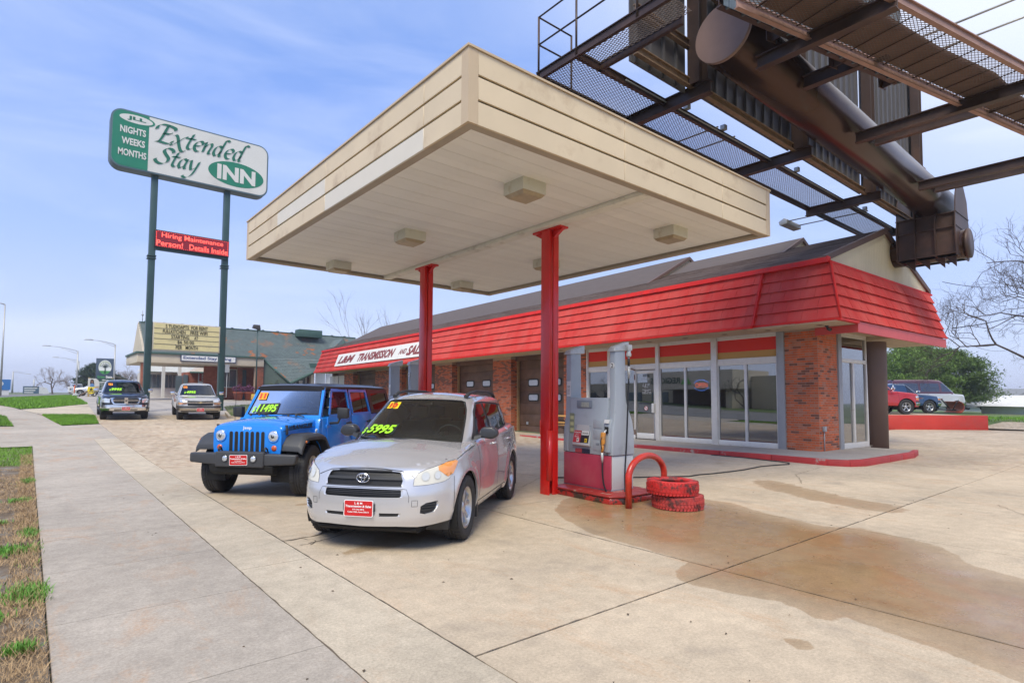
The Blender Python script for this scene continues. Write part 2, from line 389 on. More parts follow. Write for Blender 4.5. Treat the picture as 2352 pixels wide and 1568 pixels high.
WET = [[(6.9, 6.9), (6.1, 6.3), (5.75, 5.7), (5.45, 4.9), (5.42, 4.3), (5.35, 3.5), (5.15, 3.45), (4.86, 3.35), (4.72, 3.2), (4.76, 2.8), (4.9, 2.4), (4.9, 2.15), (4.74, 1.98), (4.70, 1.88), (4.86, 1.86), (5.0, 1.85), (4.9, 1.4), (4.8, 1.05), (4.7, .8), (4.75, -.2), (7.2, -.2), (7.4, 1.1), (7.55, 1.6), (7.8, 1.7), (8.2, 1.95), (8.4, 2.4), (8.55, 2.95), (8.25, 3.3), (8.4, 3.9), (8.6, 4.5), (8.85, 4.9), (8.8, 5.6), (8.3, 6.2), (7.8, 6.9)],
       [(11.6, 6.1), (12.0, 5.8), (11.5, 5.0), (11.0, 4.0), (10.8, 3.1), (10.2, 2.9), (9.95, 3.3), (10.2, 4.3), (10.8, 5.4)],
       [(4.02, 1.98), (4.15, 1.72), (4.3, 1.8), (4.25, 1.98)], [(1.4, 1.1), (3.0, 1.1)], [(13.5, 8.2), (14.1, 8.3), (14.0, 7.9)],
       [(3.15, 9.2), (3.55, 9.05), (3.6, 8.85), (3.2, 8.95)], [(3.55, 8.5), (4.0, 8.5), (3.95, 8.3), (3.6, 8.3)], [(2.5, 5.9), (3.9, 6.9), (4.6, 6.7), (3.5, 5.9)]]
def slab(parent, x0, y0, x1, y1, m, off=.0, step=.35, wet=False, gap=.006):
    x0 += gap; y0 += gap; x1 -= gap; y1 -= gap
    nx = max(1, int((x1-x0)/step)); ny = max(1, int((y1-y0)/step)); xs = np.linspace(x0, x1, nx+1); ys = np.linspace(y0, y1, ny+1)
    X, Y = np.meshgrid(xs, ys); Z = gz(X, Y)+off; v = np.stack([X, Y, Z], -1).reshape(-1, 3).tolist(); w = nx+1
    f = [(j*w+i, j*w+i+1, (j+1)*w+i+1, (j+1)*w+i) for j in range(ny) for i in range(nx)]
    ring = [(0, i) for i in range(nx+1)]+[(j, nx) for j in range(1, ny+1)]+[(ny, i) for i in range(nx-1, -1, -1)]+[(j, 0) for j in range(ny-1, 0, -1)]
    idx = [j*w+i for j, i in ring]; b = len(v)
    v += [[v[q][0], v[q][1], v[q][2]-.05] for q in idx]; n = len(idx)
    f += [(idx[(i+1) % n], idx[i], b+i, b+(i+1) % n) for i in range(n)]
    me = mesh_np('slab', v, f, m, smooth=False)
    if wet:
        P = np.array(v)[:, :2]; d = np.full(len(P), -.5)
        for k, w_ in enumerate(WET):
            if len(w_) < 3: continue
            s = polydist(P, w_); s = np.where(inpoly(P, w_), s, -s)
            if k == 1: s = s*.35-.0
            if k > 2: s = s*.5
            d = np.maximum(d, s)
        a = me.attributes.new('wet', 'FLOAT', 'POINT'); a.data.foreach_set('value', np.clip(d, -.5, .8).astype('f4'))
    return link('slab', me, parent)
lot = empty('concrete_lot', kind='structure')
XL = [2.3, 5.35, 8.4, 11.5, 14.6, 17.7, 20.8, 23.9, 27, 31, 35, 39, 43, 47]; YL = [-9, -4.9, -.9, 3.12, 6.95, 11.1, 15.2, 20, 25.2, 31.6]
for i in range(len(XL)-1):
    for j in range(len(YL)-1):
        if XL[i] > 16 and YL[j] > 11 and XL[i] < 30: continue
        if XL[i] >= 35 and YL[j] > 8: continue
        near = XL[i] < 15 and -1 <= YL[j] < 12
        slab(lot, XL[i], YL[j], XL[i+1], YL[j+1], M_LOT, step=.18 if near else .8, wet=near, gap=.007)
for i, (a, b) in enumerate([(2.3, 5.35), (5.35, 8.4), (8.4, 11.5), (11.5, 14.6)]):
    slab(lot, a, 31.6, b, 37, M_LOT, step=.8, gap=.01)
def edge_x(y): return .155*np.clip((22.5-np.asarray(y, float))/19.5, 0, 1.1)
walk = empty('sidewalk', kind='structure')
ys = [-2.3+1.55*k for k in range(0, 17)]
for k in range(len(ys)-1):
    o = slab(walk, 0, ys[k], 1.6, ys[k+1], M_WALK, off=.004, step=.5, gap=.004)
    for q in o.data.vertices: q.co.x = 1.6-(1.6-q.co.x)*(1.6-edge_x(q.co.y))/1.6
apron = empty('apron', kind='structure')
for a, b in zip([-1.9, 2, 6.05, 10.2, 14.6, 19], [2, 6.05, 10.2, 14.6, 19, 24.2]): slab(apron, 1.6, a, 2.3, b, M_APRON, off=.002, step=.5, gap=.006)
sheet('path', [(-1.6, 22.5), (1.6, 22.5), (1.6, 24.2), (2.3, 24.2), (2.3, 31.6), (.95, 31.0), (.3, 38.3), (-.6, 43.0), (-2.2, 51), (-5, 51), (-2.6, 45), (-1.3, 38.6), (-.6, 31.1), (-1.1, 31.3), (-3, 31.6), (-3, 23.3)], .0, M_WALK)
sheet('driveway', [(.3, 38.3), (2.5, 37), (2.8, 48.6), (.6, 44.1), (-.6, 43.0)], .012, M_APRON)
sheet('parking_lot', [(2.35, 37.01), (14.6, 37.01), (40, 55), (60, 110), (6, 110), (4.2, 95), (2.7, 61), (2.6, 45)], -.008, M_GREYC, step=3)
sheet('lane', [(-3, 50), (-6, 60), (-4, 95), (4, 150), (12, 240), (60, 240), (26, 150), (12, 110), (6, 96), (-2.2, 60.5), (-2.4, 51)], -.02, M_ASPH, step=5)
sheet('road', [(-19, -20), (-3.4, -20), (-3.4, 20), (-4.6, 40), (-8, 52), (-24, 70), (-40, 80), (-60, 60), (-19, 40)], -.03, M_ASPH, step=4)
sheet('far_verge', [(-48, -30), (-19.3, -30), (-19.3, 40), (-30, 60), (-60, 60)], -.02, M_TURF, step=6)
# turf and bare soil beside the walk
vg = sheet('verge', [(-3.2, -3), (-.006, -3), (-.006, 22.4), (-3.2, 22.4)], .0, M_DIRT, step=.25, zf=lambda x, y: gz(x, y)-.035+.02*np.sin(x*9+y*3)*np.sin(y*7)+.012*np.sin(x*23+y*17))
for q in vg.data.vertices: q.co.x += float(edge_x(q.co.y))
shift = lambda p: p+np.column_stack([edge_x(p[:, 1]), 0*p[:, 1]])
PATCH = [(.32, 38.1), (.92, 31.2), (2.25, 31.7), (2.45, 36.8), (2.2, 37.6)]
BAND = [(-2.6, 51), (-.6, 43.4), (.6, 44.4), (2.8, 48.9), (2.75, 61.2), (4.2, 94), (-2.1, 60.3)]
STRIP = [(-3.0, 39), (-1.35, 38.5), (-1.05, 37.3), (-.63, 31.2), (-1.1, 31.6), (-3.0, 32)]
MOUND = [(8.4, 34.2), (10.4, 44.4), (12.5, 45.6), (22, 50), (22, 34.8), (14, 34.3)]
def moundz(x, y):
    d = polydist(np.column_stack([np.atleast_1d(x), np.atleast_1d(y)]), MOUND); return gz(x, y)+np.minimum(d, 1.2)*.16
for p in (PATCH, BAND, STRIP): sheet('turf', p, .01, M_TURF, step=1)
sheet('grass_bank', MOUND, .02, mat('bank_soil', (.14, .10, .065), .95, noise=.3, nscale=3, bump=.8, bscale=12, dirt=(.08, .12, .03), dscale=1.3, dth=(.42, .52)), step=.6, zf=moundz)
def blades(name, pts, h, w, lean, m, label, zf=gz, flat=0., seed=1, z0=0.):
    rs = np.random.RandomState(seed); n = len(pts); hh = h*(.5+rs.rand(n)); a = rs.rand(n)*2*np.pi; l = lean*rs.rand(n)*hh
    z = zf(pts[:, 0], pts[:, 1])+z0; d = np.column_stack([np.cos(a), np.sin(a)]); pd = np.column_stack([-d[:, 1], d[:, 0]])*(w/2)
    up = hh*(1-flat*rs.rand(n))
    v = np.empty((n, 3, 3)); v[:, 0, :2] = pts-pd; v[:, 1, :2] = pts+pd; v[:, 0, 2] = z; v[:, 1, 2] = z; v[:, 2, :2] = pts+d*l[:, None]; v[:, 2, 2] = z+up
    return link(name, mesh_np(name, v.reshape(-1, 3), np.arange(n*3).reshape(-1, 3), m, smooth=False), label=label, cat='grass', kind='stuff')
def scatter(poly, n, seed=0):
    rs = np.random.RandomState(seed); P = np.array(poly); lo, hi = P.min(0), P.max(0); out = []
    while sum(map(len, out)) < n:
        q = lo+rs.rand(n*2, 2)*(hi-lo); out.append(q[inpoly(q, poly)])
    return np.concatenate(out)[:n]
def nz(pts, sc, seed=0): return np.array([mnoise.noise(Vector((p[0]*sc+seed*7.3, p[1]*sc, seed))) for p in pts])
M_G1 = mat('grass_blade', (.14, .30, .02), .7, noise=.4, nscale=3); M_STRAW = mat('straw', (.44, .30, .16), .85, noise=.4, nscale=8); M_WEED = mat('weed_leaf', (.12, .30, .03), .6, noise=.3, nscale=10)
VER = [(-2.6, 2.0), (-.02, 2.0), (-.02, 22.3), (-2.6, 22.3)]
p = scatter([(-1.7, 3.0), (-.015, 3.0), (-.015, 17), (-1.7, 17)], 60000, 3); k = nz(p, 1.7, 1)+.25*nz(p, 6, 2) > -.12; pk = p[k]
blades('dry_grass', shift(pk), .05, .005, 1.6, M_STRAW, 'matted brown dead grass on the bare soil beside the sidewalk', flat=.9, seed=4, z0=-.01)
edge = scatter([(-.25, 3), (-.01, 3), (-.01, 20), (-.25, 20)], 9000, 9)
blades('dry_grass', shift(edge), .06, .006, 1.5, M_STRAW, 'dry grass fringe hanging over the sidewalk edge', flat=.8, seed=5, z0=.0)
clumps = [(-.45, 8.3, .5, .28), (-.10, 6.45, .20, .35), (-.55, 4.55, .25, .2), (-.9, 11.5, .3, .2), (-.35, 5.9, .12, .1), (-.2, 12, .15, .15), (-.3, 4.1, .13, .12), (-.15, 5.1, .1, .1), (-.5, 10.1, .2, .1), (-.1, 9.2, .08, .3), (-.1, 14.5, .1, .4)]
rs = np.random.RandomState(12); W = []
for x, y, a, b in clumps: 
    n = int(9000*a*b)+200; t = rs.randn(n, 2)*.45; W.append(np.column_stack([x+t[:, 0]*a, y+t[:, 1]*b]))
W = np.concatenate(W); W = W[W[:, 0] < .04]
blades('weeds', shift(W), .055, .016, 1.1, M_WEED, 'bright green weed clumps growing along the sidewalk edge', flat=.5, seed=6, z0=-.01)
p = scatter(VER, 60000, 8); k = (nz(p, .9, 5)+.3*nz(p, 4, 6)+(p[:, 1]-17)*.22+(-p[:, 0]-.5)*.18 > .12); blades('grass', shift(p[k]), .06, .008, .9, M_G1, 'green verge grass left of the sidewalk, patchy towards the camera', seed=7, z0=-.02)
p = scatter(VER, 9000, 18); k = (nz(p, 2.2, 9) > .22) & (p[:, 1] < 15); blades('grass', shift(p[k]), .045, .008, .9, M_G1, 'thin green tufts in the worn soil by the sidewalk', seed=17, z0=-.02)
for nm, poly, n, lb, sd in (('grass', PATCH, 26000, 'small bright green lawn triangle in front of the dark pickup', 21), ('grass', STRIP, 9000, 'short green strip left of the far sidewalk', 22), ('grass', BAND, 40000, 'wide green lawn band along the street at left', 23)):
    blades(nm, scatter(poly, n, sd), .09 if poly is not BAND else .11, .016 if poly is not BAND else .04, .7, M_G1, lb, seed=sd)
p = scatter(MOUND, 22000, 31); k = nz(p, .9, 4)+.4*nz(p, 3, 8) > -.02; blades('grass', p[k], .10, .02, .8, mat('bank_grass', (.12, .17, .045), .8, noise=.4, nscale=2), 'patchy grass on the low soil bank by the grey pickup', zf=moundz, seed=33)
kb = MB()
for q in (((8.25, 33.95), (15, 34.1), .14), ((8.25, 33.95), (8.9, 37.5), .14)):
    a, b, w = q; d = Vector((b[0]-a[0], b[1]-a[1])).normalized(); n_ = Vector((-d.y, d.x))*w/2
    for t in range(6):
        p0 = Vector(a).lerp(Vector(b), t/6+.004); p1 = Vector(a).lerp(Vector(b), (t+1)/6-.004); z0, z1 = gzf(*p0), gzf(*p1)
        kb.hexa([(p0.x-n_.x, p0.y-n_.y, z0-.1), (p1.x-n_.x, p1.y-n_.y, z1-.1), (p1.x+n_.x, p1.y+n_.y, z1-.1), (p0.x+n_.x, p0.y+n_.y, z0-.1), (p0.x-n_.x, p0.y-n_.y, z0+.13), (p1.x-n_.x, p1.y-n_.y, z1+.13), (p1.x+n_.x, p1.y+n_.y, z1+.13), (p0.x+n_.x, p0.y+n_.y, z0+.13)])
kb.build('kerb', M_APRON, kind='structure')
# cracks and leaf litter on the lot
def strip_on(name, path, w, m, off, parent=None, jit=.02, seed=0):
    rr = random.Random(seed); mb = MB(); pts = densify(path, .08, closed=False); L_ = []
    for i, p_ in enumerate(pts):
        q = pts[min(i+1, len(pts)-1)]; r_ = pts[max(i-1, 0)]; d = Vector((q[0]-r_[0], q[1]-r_[1])).normalized(); n_ = Vector((-d.y, d.x)); ww = w*(.4+rr.random()); o = rr.uniform(-jit, jit)
        c = Vector(p_)+n_*o; a, b = c+n_*ww/2, c-n_*ww/2; z = gzf(*p_)+off; L_.append(((a.x, a.y, z), (b.x, b.y, z)))
    for i in range(len(L_)-1): mb.quad(L_[i][1], L_[i+1][1], L_[i+1][0], L_[i][0])
    return mb.build(name, m, parent)
M_CRK = mat('crack_dark', (.13, .10, .07), .95)
for s_, pth, w_ in ((1, [(2.32, 6.9), (2.7, 6.95), (3.2, 7.3), (3.7, 7.35)], .02), (2, [(2.4, 6.6), (2.9, 6.75), (3.5, 7.1), (3.9, 7.2)], .014), (3, [(2.5, 6.95), (2.62, 6.7), (2.5, 6.55)], .01), (4, [(5.3, 7.9), (6.1, 8.4), (7.2, 8.3), (8.2, 8.9)], .008), (5, [(12, 5.2), (13.3, 5.9), (15.1, 6.1)], .01), (6, [(10.5, 0.3), (11.2, 1.6), (12.2, 2.2)], .008), (7, [(1.6, 3), (1.6, 12)], .011), (8, [(2.3, 3.0), (2.3, 12)], .008), (9, [(5.35, .5), (5.35, 6.9)], .006), (10, [(2.3, 3.12), (14, 3.12)], .006)):
    strip_on('crack', pth, w_, M_CRK, .006, lot, jit=.018 if s_ < 7 else .004, seed=s_)
lm = MB(); rr = random.Random(5)
for _ in range(150):
    x, y = rr.uniform(1, 13), rr.uniform(1.5, 14); s_ = rr.uniform(.008, .022); a = rr.random()*6; z = gzf(x, y)+.006
    lm.add([(x+math.cos(a)*s_, y+math.sin(a)*s_, z), (x-math.sin(a)*s_*.5, y+math.cos(a)*s_*.5, z+.006), (x-math.cos(a)*s_, y-math.sin(a)*s_, z), (x+math.sin(a)*s_*.5, y-math.cos(a)*s_*.5, z+.004)], [(0, 1, 2, 3)])
lm.build('leaf_litter', mat('dead_leaf', (.10, .07, .04), .9), label='scattered bits of dead leaf and grit on the concrete', cat='litter', kind='stuff')
# ------------------------------------------------------------------ fuel canopy
M_BEI = mat('beige_panel', (.68, .55, .37), .55, noise=.07, nscale=1.2, dirt=(.46, .33, .20), dscale=1.3, dth=(.56, .78))
M_BEI2 = mat('pale_panel', (.70, .64, .53), .5, noise=.04, nscale=2)
M_BEI3 = mat('corner_trim', (.56, .43, .28), .55, noise=.06, nscale=2)
M_SOF = mat('soffit_white', (.88, .86, .80), .6, noise=.05, nscale=1.5, dirt=(.74, .69, .60), dscale=.8, dth=(.52, .8))
M_RED = mat('red_paint', (.66, .014, .010), .32, noise=.12, nscale=2.2, coat=.25, dirt=(.50, .012, .01), dscale=3, dth=(.6, .8))
M_DKGAP = mat('dark_gap', (.05, .04, .035), .9)
CX0, CX1, CY0, CY1, CZ0, CZ1 = 3.53, 10.40, 5.01, 13.54, 4.712, 5.56
can = empty('fuel_canopy', ((CX0+CX1)/2, (CY0+CY1)/2, 0), label='large beige flat fuel canopy on two red steel columns over the cars', cat='canopy')
def wch(mb, name, m, parent=can, **k):   # build in world coordinates under a parent placed elsewhere
    o = mb.build(name, m, parent, **k); o.location = -Vector(parent.location); return o
ci = MB(); t = .03
ci.box((CX0+.04, CY0+.04, CZ0+.16), (CX1-.04, CY1-.04, CZ1-.06)); wch(ci, 'deck', M_DKGAP)
H = (CZ1-CZ0)/3
def fascia(side, rows, splits, pale):
    for r in range(3):
        z0 = CZ0+r*H+(.010 if r else 0); z1 = CZ0+(r+1)*H-(.018 if r < 2 else .002)
        for k in range(len(splits)-1):
            a, b = splits[k]+.003, splits[k+1]-.003; m = M_BEI2 if (r, k) in pale else M_BEI
            mb = MB()
            if side == 'x0': mb.box((CX0, a, z0), (CX0+t, b, z1)); 
            if side == 'x1': mb.box((CX1-t, a, z0), (CX1, b, z1))
            if side == 'y0': mb.box((a, CY0, z0), (b, CY0+t, z1))
            if side == 'y1': mb.box((a, CY1-t, z0), (b, CY1, z1))
            wch(mb, 'fascia_panel', m, bevel=.004, seg=1)
fascia('x0', 3, [CY0+.13, 5.95, 9.05, 11.45, CY1-.1], {(0, 1), (1, 2)})
fascia('x1', 3, [CY0+.13, 8, 11, CY1-.1], set())
fascia('y0', 3, [CX0+.13, 6.2, 8.75, CX1-.1], set())
fascia('y1', 3, [CX0+.13, 7, CX1-.1], set())
for (x, y) in ((CX0, CY0), (CX1, CY0), (CX0, CY1), (CX1, CY1)):
    sx = 1 if x == CX0 else -1; sy = 1 if y == CY0 else -1; mb = MB(); e = .004
    mb.prism([(x-sx*e, y-sy*e), (x+sx*.13, y-sy*e), (x+sx*.13, y+sy*.03), (x+sx*.03, y+sy*.03), (x+sx*.03, y+sy*.13), (x-sx*e, y+sy*.13)], 'z', CZ0, CZ1+.003); wch(mb, 'corner_trim', M_BEI3)
mb = MB()
mb.box((CX0-.02, CY0-.02, CZ1), (CX1+.02, CY0+.05, CZ1+.025)).box((CX0-.02, CY1-.05, CZ1), (CX1+.02, CY1+.02, CZ1+.025)).box((CX0-.02, CY0+.05, CZ1), (CX0+.05, CY1-.05, CZ1+.025)).box((CX1-.05, CY0+.05, CZ1), (CX1+.02, CY1-.05, CZ1+.025)); wch(mb, 'coping', M_BEI3)
mb = MB()   # reveal and inner drip edge below
zr = CZ0+.06
mb.box((CX0+.03, CY0+.03, CZ0+.002), (CX0+.14, CY1-.03, zr)).box((CX1-.14, CY0+.03, CZ0+.002), (CX1-.03, CY1-.03, zr)).box((CX0+.14, CY0+.03, CZ0+.002), (CX1-.14, CY0+.14, zr)).box((CX0+.14, CY1-.14, CZ0+.002), (CX1-.14, CY1-.03, zr)); wch(mb, 'drip_edge', mat('drip', (.40, .33, .25), .6, noise=.1))
n = 42; w = (CY1-CY0-.28)/n; pm = MB().box((CX0+.14, 0, 0), (CX1-.14, w-.005, .02)).mesh('soffit_slat', M_SOF)
for i in range(n): link('soffit_slat', pm, can, loc=(-can.location.x, CY0+.14+i*w-can.location.y, CZ0+.075+.0015*(i % 2)))
mb = MB(); mb.box((6.83, CY0+.14, CZ0+.004), (7.03, CY1-.14, CZ0+.072)); wch(mb, 'beam_cover', mat('beam_cover', (.78, .75, .66), .6, noise=.06, dirt=(.42, .36, .28), dscale=3, dth=(.55, .8)), bevel=.006)
def column(cx, cy):
    b = .112; ft = .012; mb = MB()
    mb.box((cx-b, cy-b, -.1), (cx-b+ft*2, cy+b, CZ0-.03)).box((cx+b-ft*2, cy-b, -.1), (cx+b, cy+b, CZ0-.03)).box((cx-b+.02, cy-.012, -.1), (cx+b-.02, cy+.012, CZ0-.03))
    mb.box((cx-.02, cy-b, .0), (cx+b-.024, cy-b+.02, CZ0-.04))   # boxed-in face
    o = wch(mb, 'column', M_RED, bevel=.006)
    mb = MB(); mb.box((cx-.10, cy-.36, CZ0-.03), (cx+.10, cy+.36, CZ0+.0035)); mb.prism([(cy-.36, CZ0-.03), (cy+.36, CZ0-.03), (cy+b, CZ0-.17), (cy-b, CZ0-.17)], 'x', cx-.03, cx+.03); wch(mb, 'cap_plate', M_RED)
    mb = MB(); mb.tube([(cx-b+.045, cy-b+.03, 1.1), (cx-b+.045, cy-b+.03, CZ0)], .042, 12); mb.tube([(cx-b+.045, cy-b+.03, .25), (cx-b+.045, cy-b+.03, 1.12)], .055, 12); wch(mb, 'downpipe', M_RED)
column(7.06, 7.41); column(6.94, 11.45)
# six box lights under the canopy
lb = MB(); lb.prism([(-.22, -.22), (.22, -.22), (.22, .22), (-.22, .22)], 'z', -.16, .02)
lt = empty('canopy_light', (0, 0, 0))
lb.build('housing', mat('lamp_housing', (.70, .68, .58), .55, noise=.06, dirt=(.45, .36, .22), dscale=5, dth=(.55, .8)), lt, bevel=.008)
l2 = MB(); l2.add([(-.21, -.21, -.162), (.21, -.21, -.162), (.21, .21, -.162), (-.21, .21, -.162), (-.17, -.17, -.205), (.17, -.17, -.205), (.17, .17, -.205), (-.17, .17, -.205)], [(4, 7, 6, 5), (0, 4, 5, 1), (1, 5, 6, 2), (2, 6, 7, 3), (3, 7, 4, 0)])
l2.build('lens', mat('old_lens', (.40, .31, .19), .35, noise=.2, nscale=9), lt)
labs = [(5.35, 6.15, 'boxy lamp under the canopy nearest its front corner'), (5.35, 9.45, 'boxy canopy lamp in the middle of the street side row'), (8.85, 6.1, 'boxy canopy lamp at the right, nearest the store front corner'), (8.8, 9.35, 'boxy canopy lamp half hidden behind the near red column'), (5.35, 12.75, 'boxy canopy lamp at the far left end above the blue car'), (8.85, 12.75, 'boxy canopy lamp at the far end right of the far red column')]
for i, (x, y, s_) in enumerate(labs):
    o = lt if i == 0 else copy_tree(lt); o.location = (x, y, CZ0+.062); tag(o, s_, 'canopy light', 'box lights under the fuel canopy')
# ------------------------------------------------------------------ repair shop
BXv, BYv, BZv = Vector((0.99947566, -0.03237907, 0)), Vector((0.0323779, 0.99943938, -0.00852012)), Vector((2.7587e-04, 8.51565e-03, 0.9999637))
BO = Vector((18.08, 7.30, 0))
shop = empty('repair_shop', label='low brick repair shop with red shingled mansard and brown roof', cat='building')
shop.matrix_world = mat_frame(BO, BXv, BYv, BZv)
SM = shop.matrix_world.copy()
def loc(a, b, c): return SM @ Vector((a, b, c))
M_BRICK = mat('brick_orange', (.52, .125, .045), .85, noise=.28, nscale=5, bump=.4, bscale=60)
M_BRICKB = mat('brick_burnt', (.20, .075, .045), .85, noise=.3, nscale=6, bump=.4, bscale=60)
M_BRICKC = mat('brick_pinkish', (.45, .17, .10), .85, noise=.2, nscale=5, bump=.4, bscale=60)
M_MORT = mat('mortar', (.40, .30, .23), .95, noise=.12, nscale=8)
M_ALU = mat('aluminium_frame', (.74, .72, .68), .45, metal=.15, noise=.06, nscale=6, dirt=(.42, .38, .33), dscale=4, dth=(.62, .8))
M_GALU = mat('grey_post', (.33, .34, .36), .5, noise=.06, nscale=3)
M_SHR = mat('shingle_red', (.54, .046, .038), .8, spec=.15, noise=.10, nscale=1.4, dirt=(.56, .10, .08), dscale=1.1, dth=(.40, .72), bump=.5, bscale=30, stretch=(1, 1, .25))
M_SHT = mat('red_trim', (.62, .022, .016), .6, spec=.25, noise=.08, nscale=2, dirt=(.42, .03, .025), dscale=3)
M_SFT = mat('eave_soffit', (.52, .43, .31), .75, noise=.07, nscale=2, dirt=(.30, .22, .14), dscale=2.2, dth=(.56, .72))
M_ROOF = mat('brown_roofing', (.20, .148, .125), .9, noise=.25, nscale=6, stretch=(1, .2, 1), bump=.2, bscale=50)
M_FASC = mat('brown_fascia', (.12, .07, .055), .6, noise=.1)
M_SIDE = mat('cream_siding', (.66, .58, .40), .6, noise=.04, nscale=2)
M_GDR = mat('garage_brown', (.115, .065, .042), .6, noise=.15, nscale=1.5, dirt=(.20, .11, .07), dscale=1.1, dth=(.42, .7))
M_WOOD = mat('raw_wood', (.36, .22, .10), .8, noise=.2, nscale=5)
M_STG = glass('store_glass', (.42, .44, .44), .20)
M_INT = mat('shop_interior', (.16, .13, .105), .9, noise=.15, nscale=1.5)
M_KRED = mat('kerb_red', (.40, .032, .032), .6, noise=.15, nscale=3, dirt=(.34, .27, .24), dscale=2.6, dth=(.60, .66), bump=.4, bscale=30)
def sb(name, m, mb, **k): return mb.build(name, m, shop, **k)
rb = random.Random(3)
BRK = [MB().box((0, 0, 0), (.012, .235, .062)).mesh('brick', m_, bevel=.003, seg=1) for m_ in (M_BRICK, M_BRICKB, M_BRICKC)]
def pickb(z=2., rr=rb):
    t = rr.random(); up = (z > 2.6)
    return 1 if t < (.42 if up else .14) else (2 if t < (.5 if up else .32) else 0)
CH, BL = .0745, .245
def wall_bricks(parent, o, u, n, wid, z0, z1, single, mbs=None, rr=rb):
    """courses on the plane at o running along u with outward normal n"""
    o = Vector(o); u = Vector(u); n = Vector(n); nc = int((z1-z0)/CH)
    for c in range(nc):
        z = z0+c*CH; x = -(BL*.5 if c % 2 else 0)
        while x < wid-.01:
            a, b = max(x, 0)+.005, min(x+BL, wid)-.005; x += BL
            if b-a < .03: continue
            k = pickb(z, rr); pr = rr.uniform(.006, .011)
            if single:
                ob = link('brick', BRK[k], parent)
                M = Matrix.Translation(o+u*a+Vector((0, 0, z))-n*(.012-pr)) @ mat_frame((0, 0, 0), n, u, n.cross(u)) if n.cross(u).z > 0 else Matrix.Translation(o+u*b+Vector((0, 0, z))-n*(.012-pr)) @ mat_frame((0, 0, 0), n, -u, n.cross(-u))
                M = M @ Matrix.Diagonal((1, (b-a)/.235, 1, 1)); ob.matrix_local = M
            else:
                p0 = o+u*a+Vector((0, 0, z)); p1 = o+u*b+Vector((0, 0, z+.062)); q = n*pr
                vs = [p0, Vector((p1.x, p1.y, p0.z)), p1, Vector((p0.x, p0.y, p1.z))]; vs = vs+[v+q for v in vs]
                fl = [(4, 5, 6, 7), (0, 1, 5, 4), (1, 2, 6, 5), (2, 3, 7, 6), (3, 0, 4, 7)]
                if (u.cross(Vector((0, 0, 1)))).dot(n) < 0: fl = [f[::-1] for f in fl]
                mbs.add(vs, fl, k)
# front corner pillar: bricks one by one on the lower and middle part
pil = sb('brick_pillar', M_MORT, MB().box((0, 0, 0), (1.32, 1.0, 3.86)))
wall_bricks(pil, (0, 0, .13), (0, 1, 0), (-1, 0, 0), 1.0, 0, 2.3, True)
wall_bricks(pil, (0, 0, .13), (1, 0, 0), (0, -1, 0), 1.3, 0, 2.05, True)
mb = MB(); wall_bricks(pil, (0, 0, .13+30*CH), (0, 1, 0), (-1, 0, 0), 1.0, 0, 1.45, False, mb); wall_bricks(pil, (0, 0, .13+27*CH), (1, 0, 0), (0, -1, 0), 1.3, 0, 1.66, False, mb)
mb.build('upper_bricks', [M_BRICK, M_BRICKB, M_BRICKC], pil, kind='stuff')
for (y0, y1) in ((9.62, 11.1), (15.0, 16.55), (20.62, 22.56), (26.97, 31.1), (35.2, 37.0)):
    p_ = sb('brick_pillar', M_MORT, MB().box((0, y0, -.2), (.6, y1, 3.84)))
    mb = MB(); wall_bricks(p_, (0, y0, -.1), (0, 1, 0), (-1, 0, 0), y1-y0, 0, 3.86, False, mb); wall_bricks(p_, (0, y0, -.1), (1, 0, 0), (0, -1, 0), .38, 0, 3.86, False, mb)
    mb.build('bricks', [M_BRICK, M_BRICKB, M_BRICKC], p_, kind='stuff')
    sb('door_post', M_WOOD, MB().box((.38, y0-.09, -.2), (.5, y0-.004, 3.8)))
# garage doors
wn = MB(); 
def rrect(w, h, r, n=4):
    out = []
    for cx, cy, a0 in ((w/2-r, h/2-r, 0), (-w/2+r, h/2-r, 90), (-w/2+r, -h/2+r, 180), (w/2-r, -h/2+r, 270)):
        for i in range(n+1): a = rad(a0+90*i/n); out.append((cx+r*math.cos(a), cy+r*math.sin(a)))
    return out
for gi, (y0, y1, ws) in enumerate(((11.1, 15.0, ((13.85, 2.5), (13.85, 1.77), (12.2, 2.5), (12.2, 1.77))), (16.55, 20.62, ((19.47, 2.55), (17.86, 2.55))), (22.56, 26.97, ((25.9, 2.5), (23.9, 2.5))), (31.1, 35.2, ((32.2, 2.5),)))):
    gd = sb('garage_door', M_GDR, MB().box((.58, y0, -.25), (.62, y1, 3.8)))
    for k in range(7):
        z = -.22+k*.575; mb = MB().box((.54, y0+.01, z), (.58, y1-.02, z+.565)); mb.build('door_section', M_GDR, gd, bevel=.008)
        if k: pass
    for (y, z) in ws:
        pts = rrect(.80, .40, .11); mb = MB(); mb.prism([(y+a, z+b) for a, b in pts], 'x', .515, .54, 0); mb.build('window_rim', mat('black_rubber', (.02, .02, .02), .5), gd)
        pts = rrect(.66, .27, .08); mb = MB(); mb.prism([(y+a, z+b) for a, b in pts], 'x', .505, .517, 0); mb.build('window', mat('door_pane', (.55, .60, .66), .12, noise=.1), gd)
    MB().box((.50, y1-.75, .42), (.54, y1-.62, .56)).build('latch', M_GALU, gd, bevel=.005)
    sb('door_head', M_GDR, MB().box((.3, y0, 3.62), (.56, y1, 3.84)))
for i, y in enumerate((37.0, 38.5, 39.5)): sb('white_panel', M_ALU, MB().box((.1, y+.05, .0), (.16, y+(1.4 if i == 0 else .95), 3.6)))
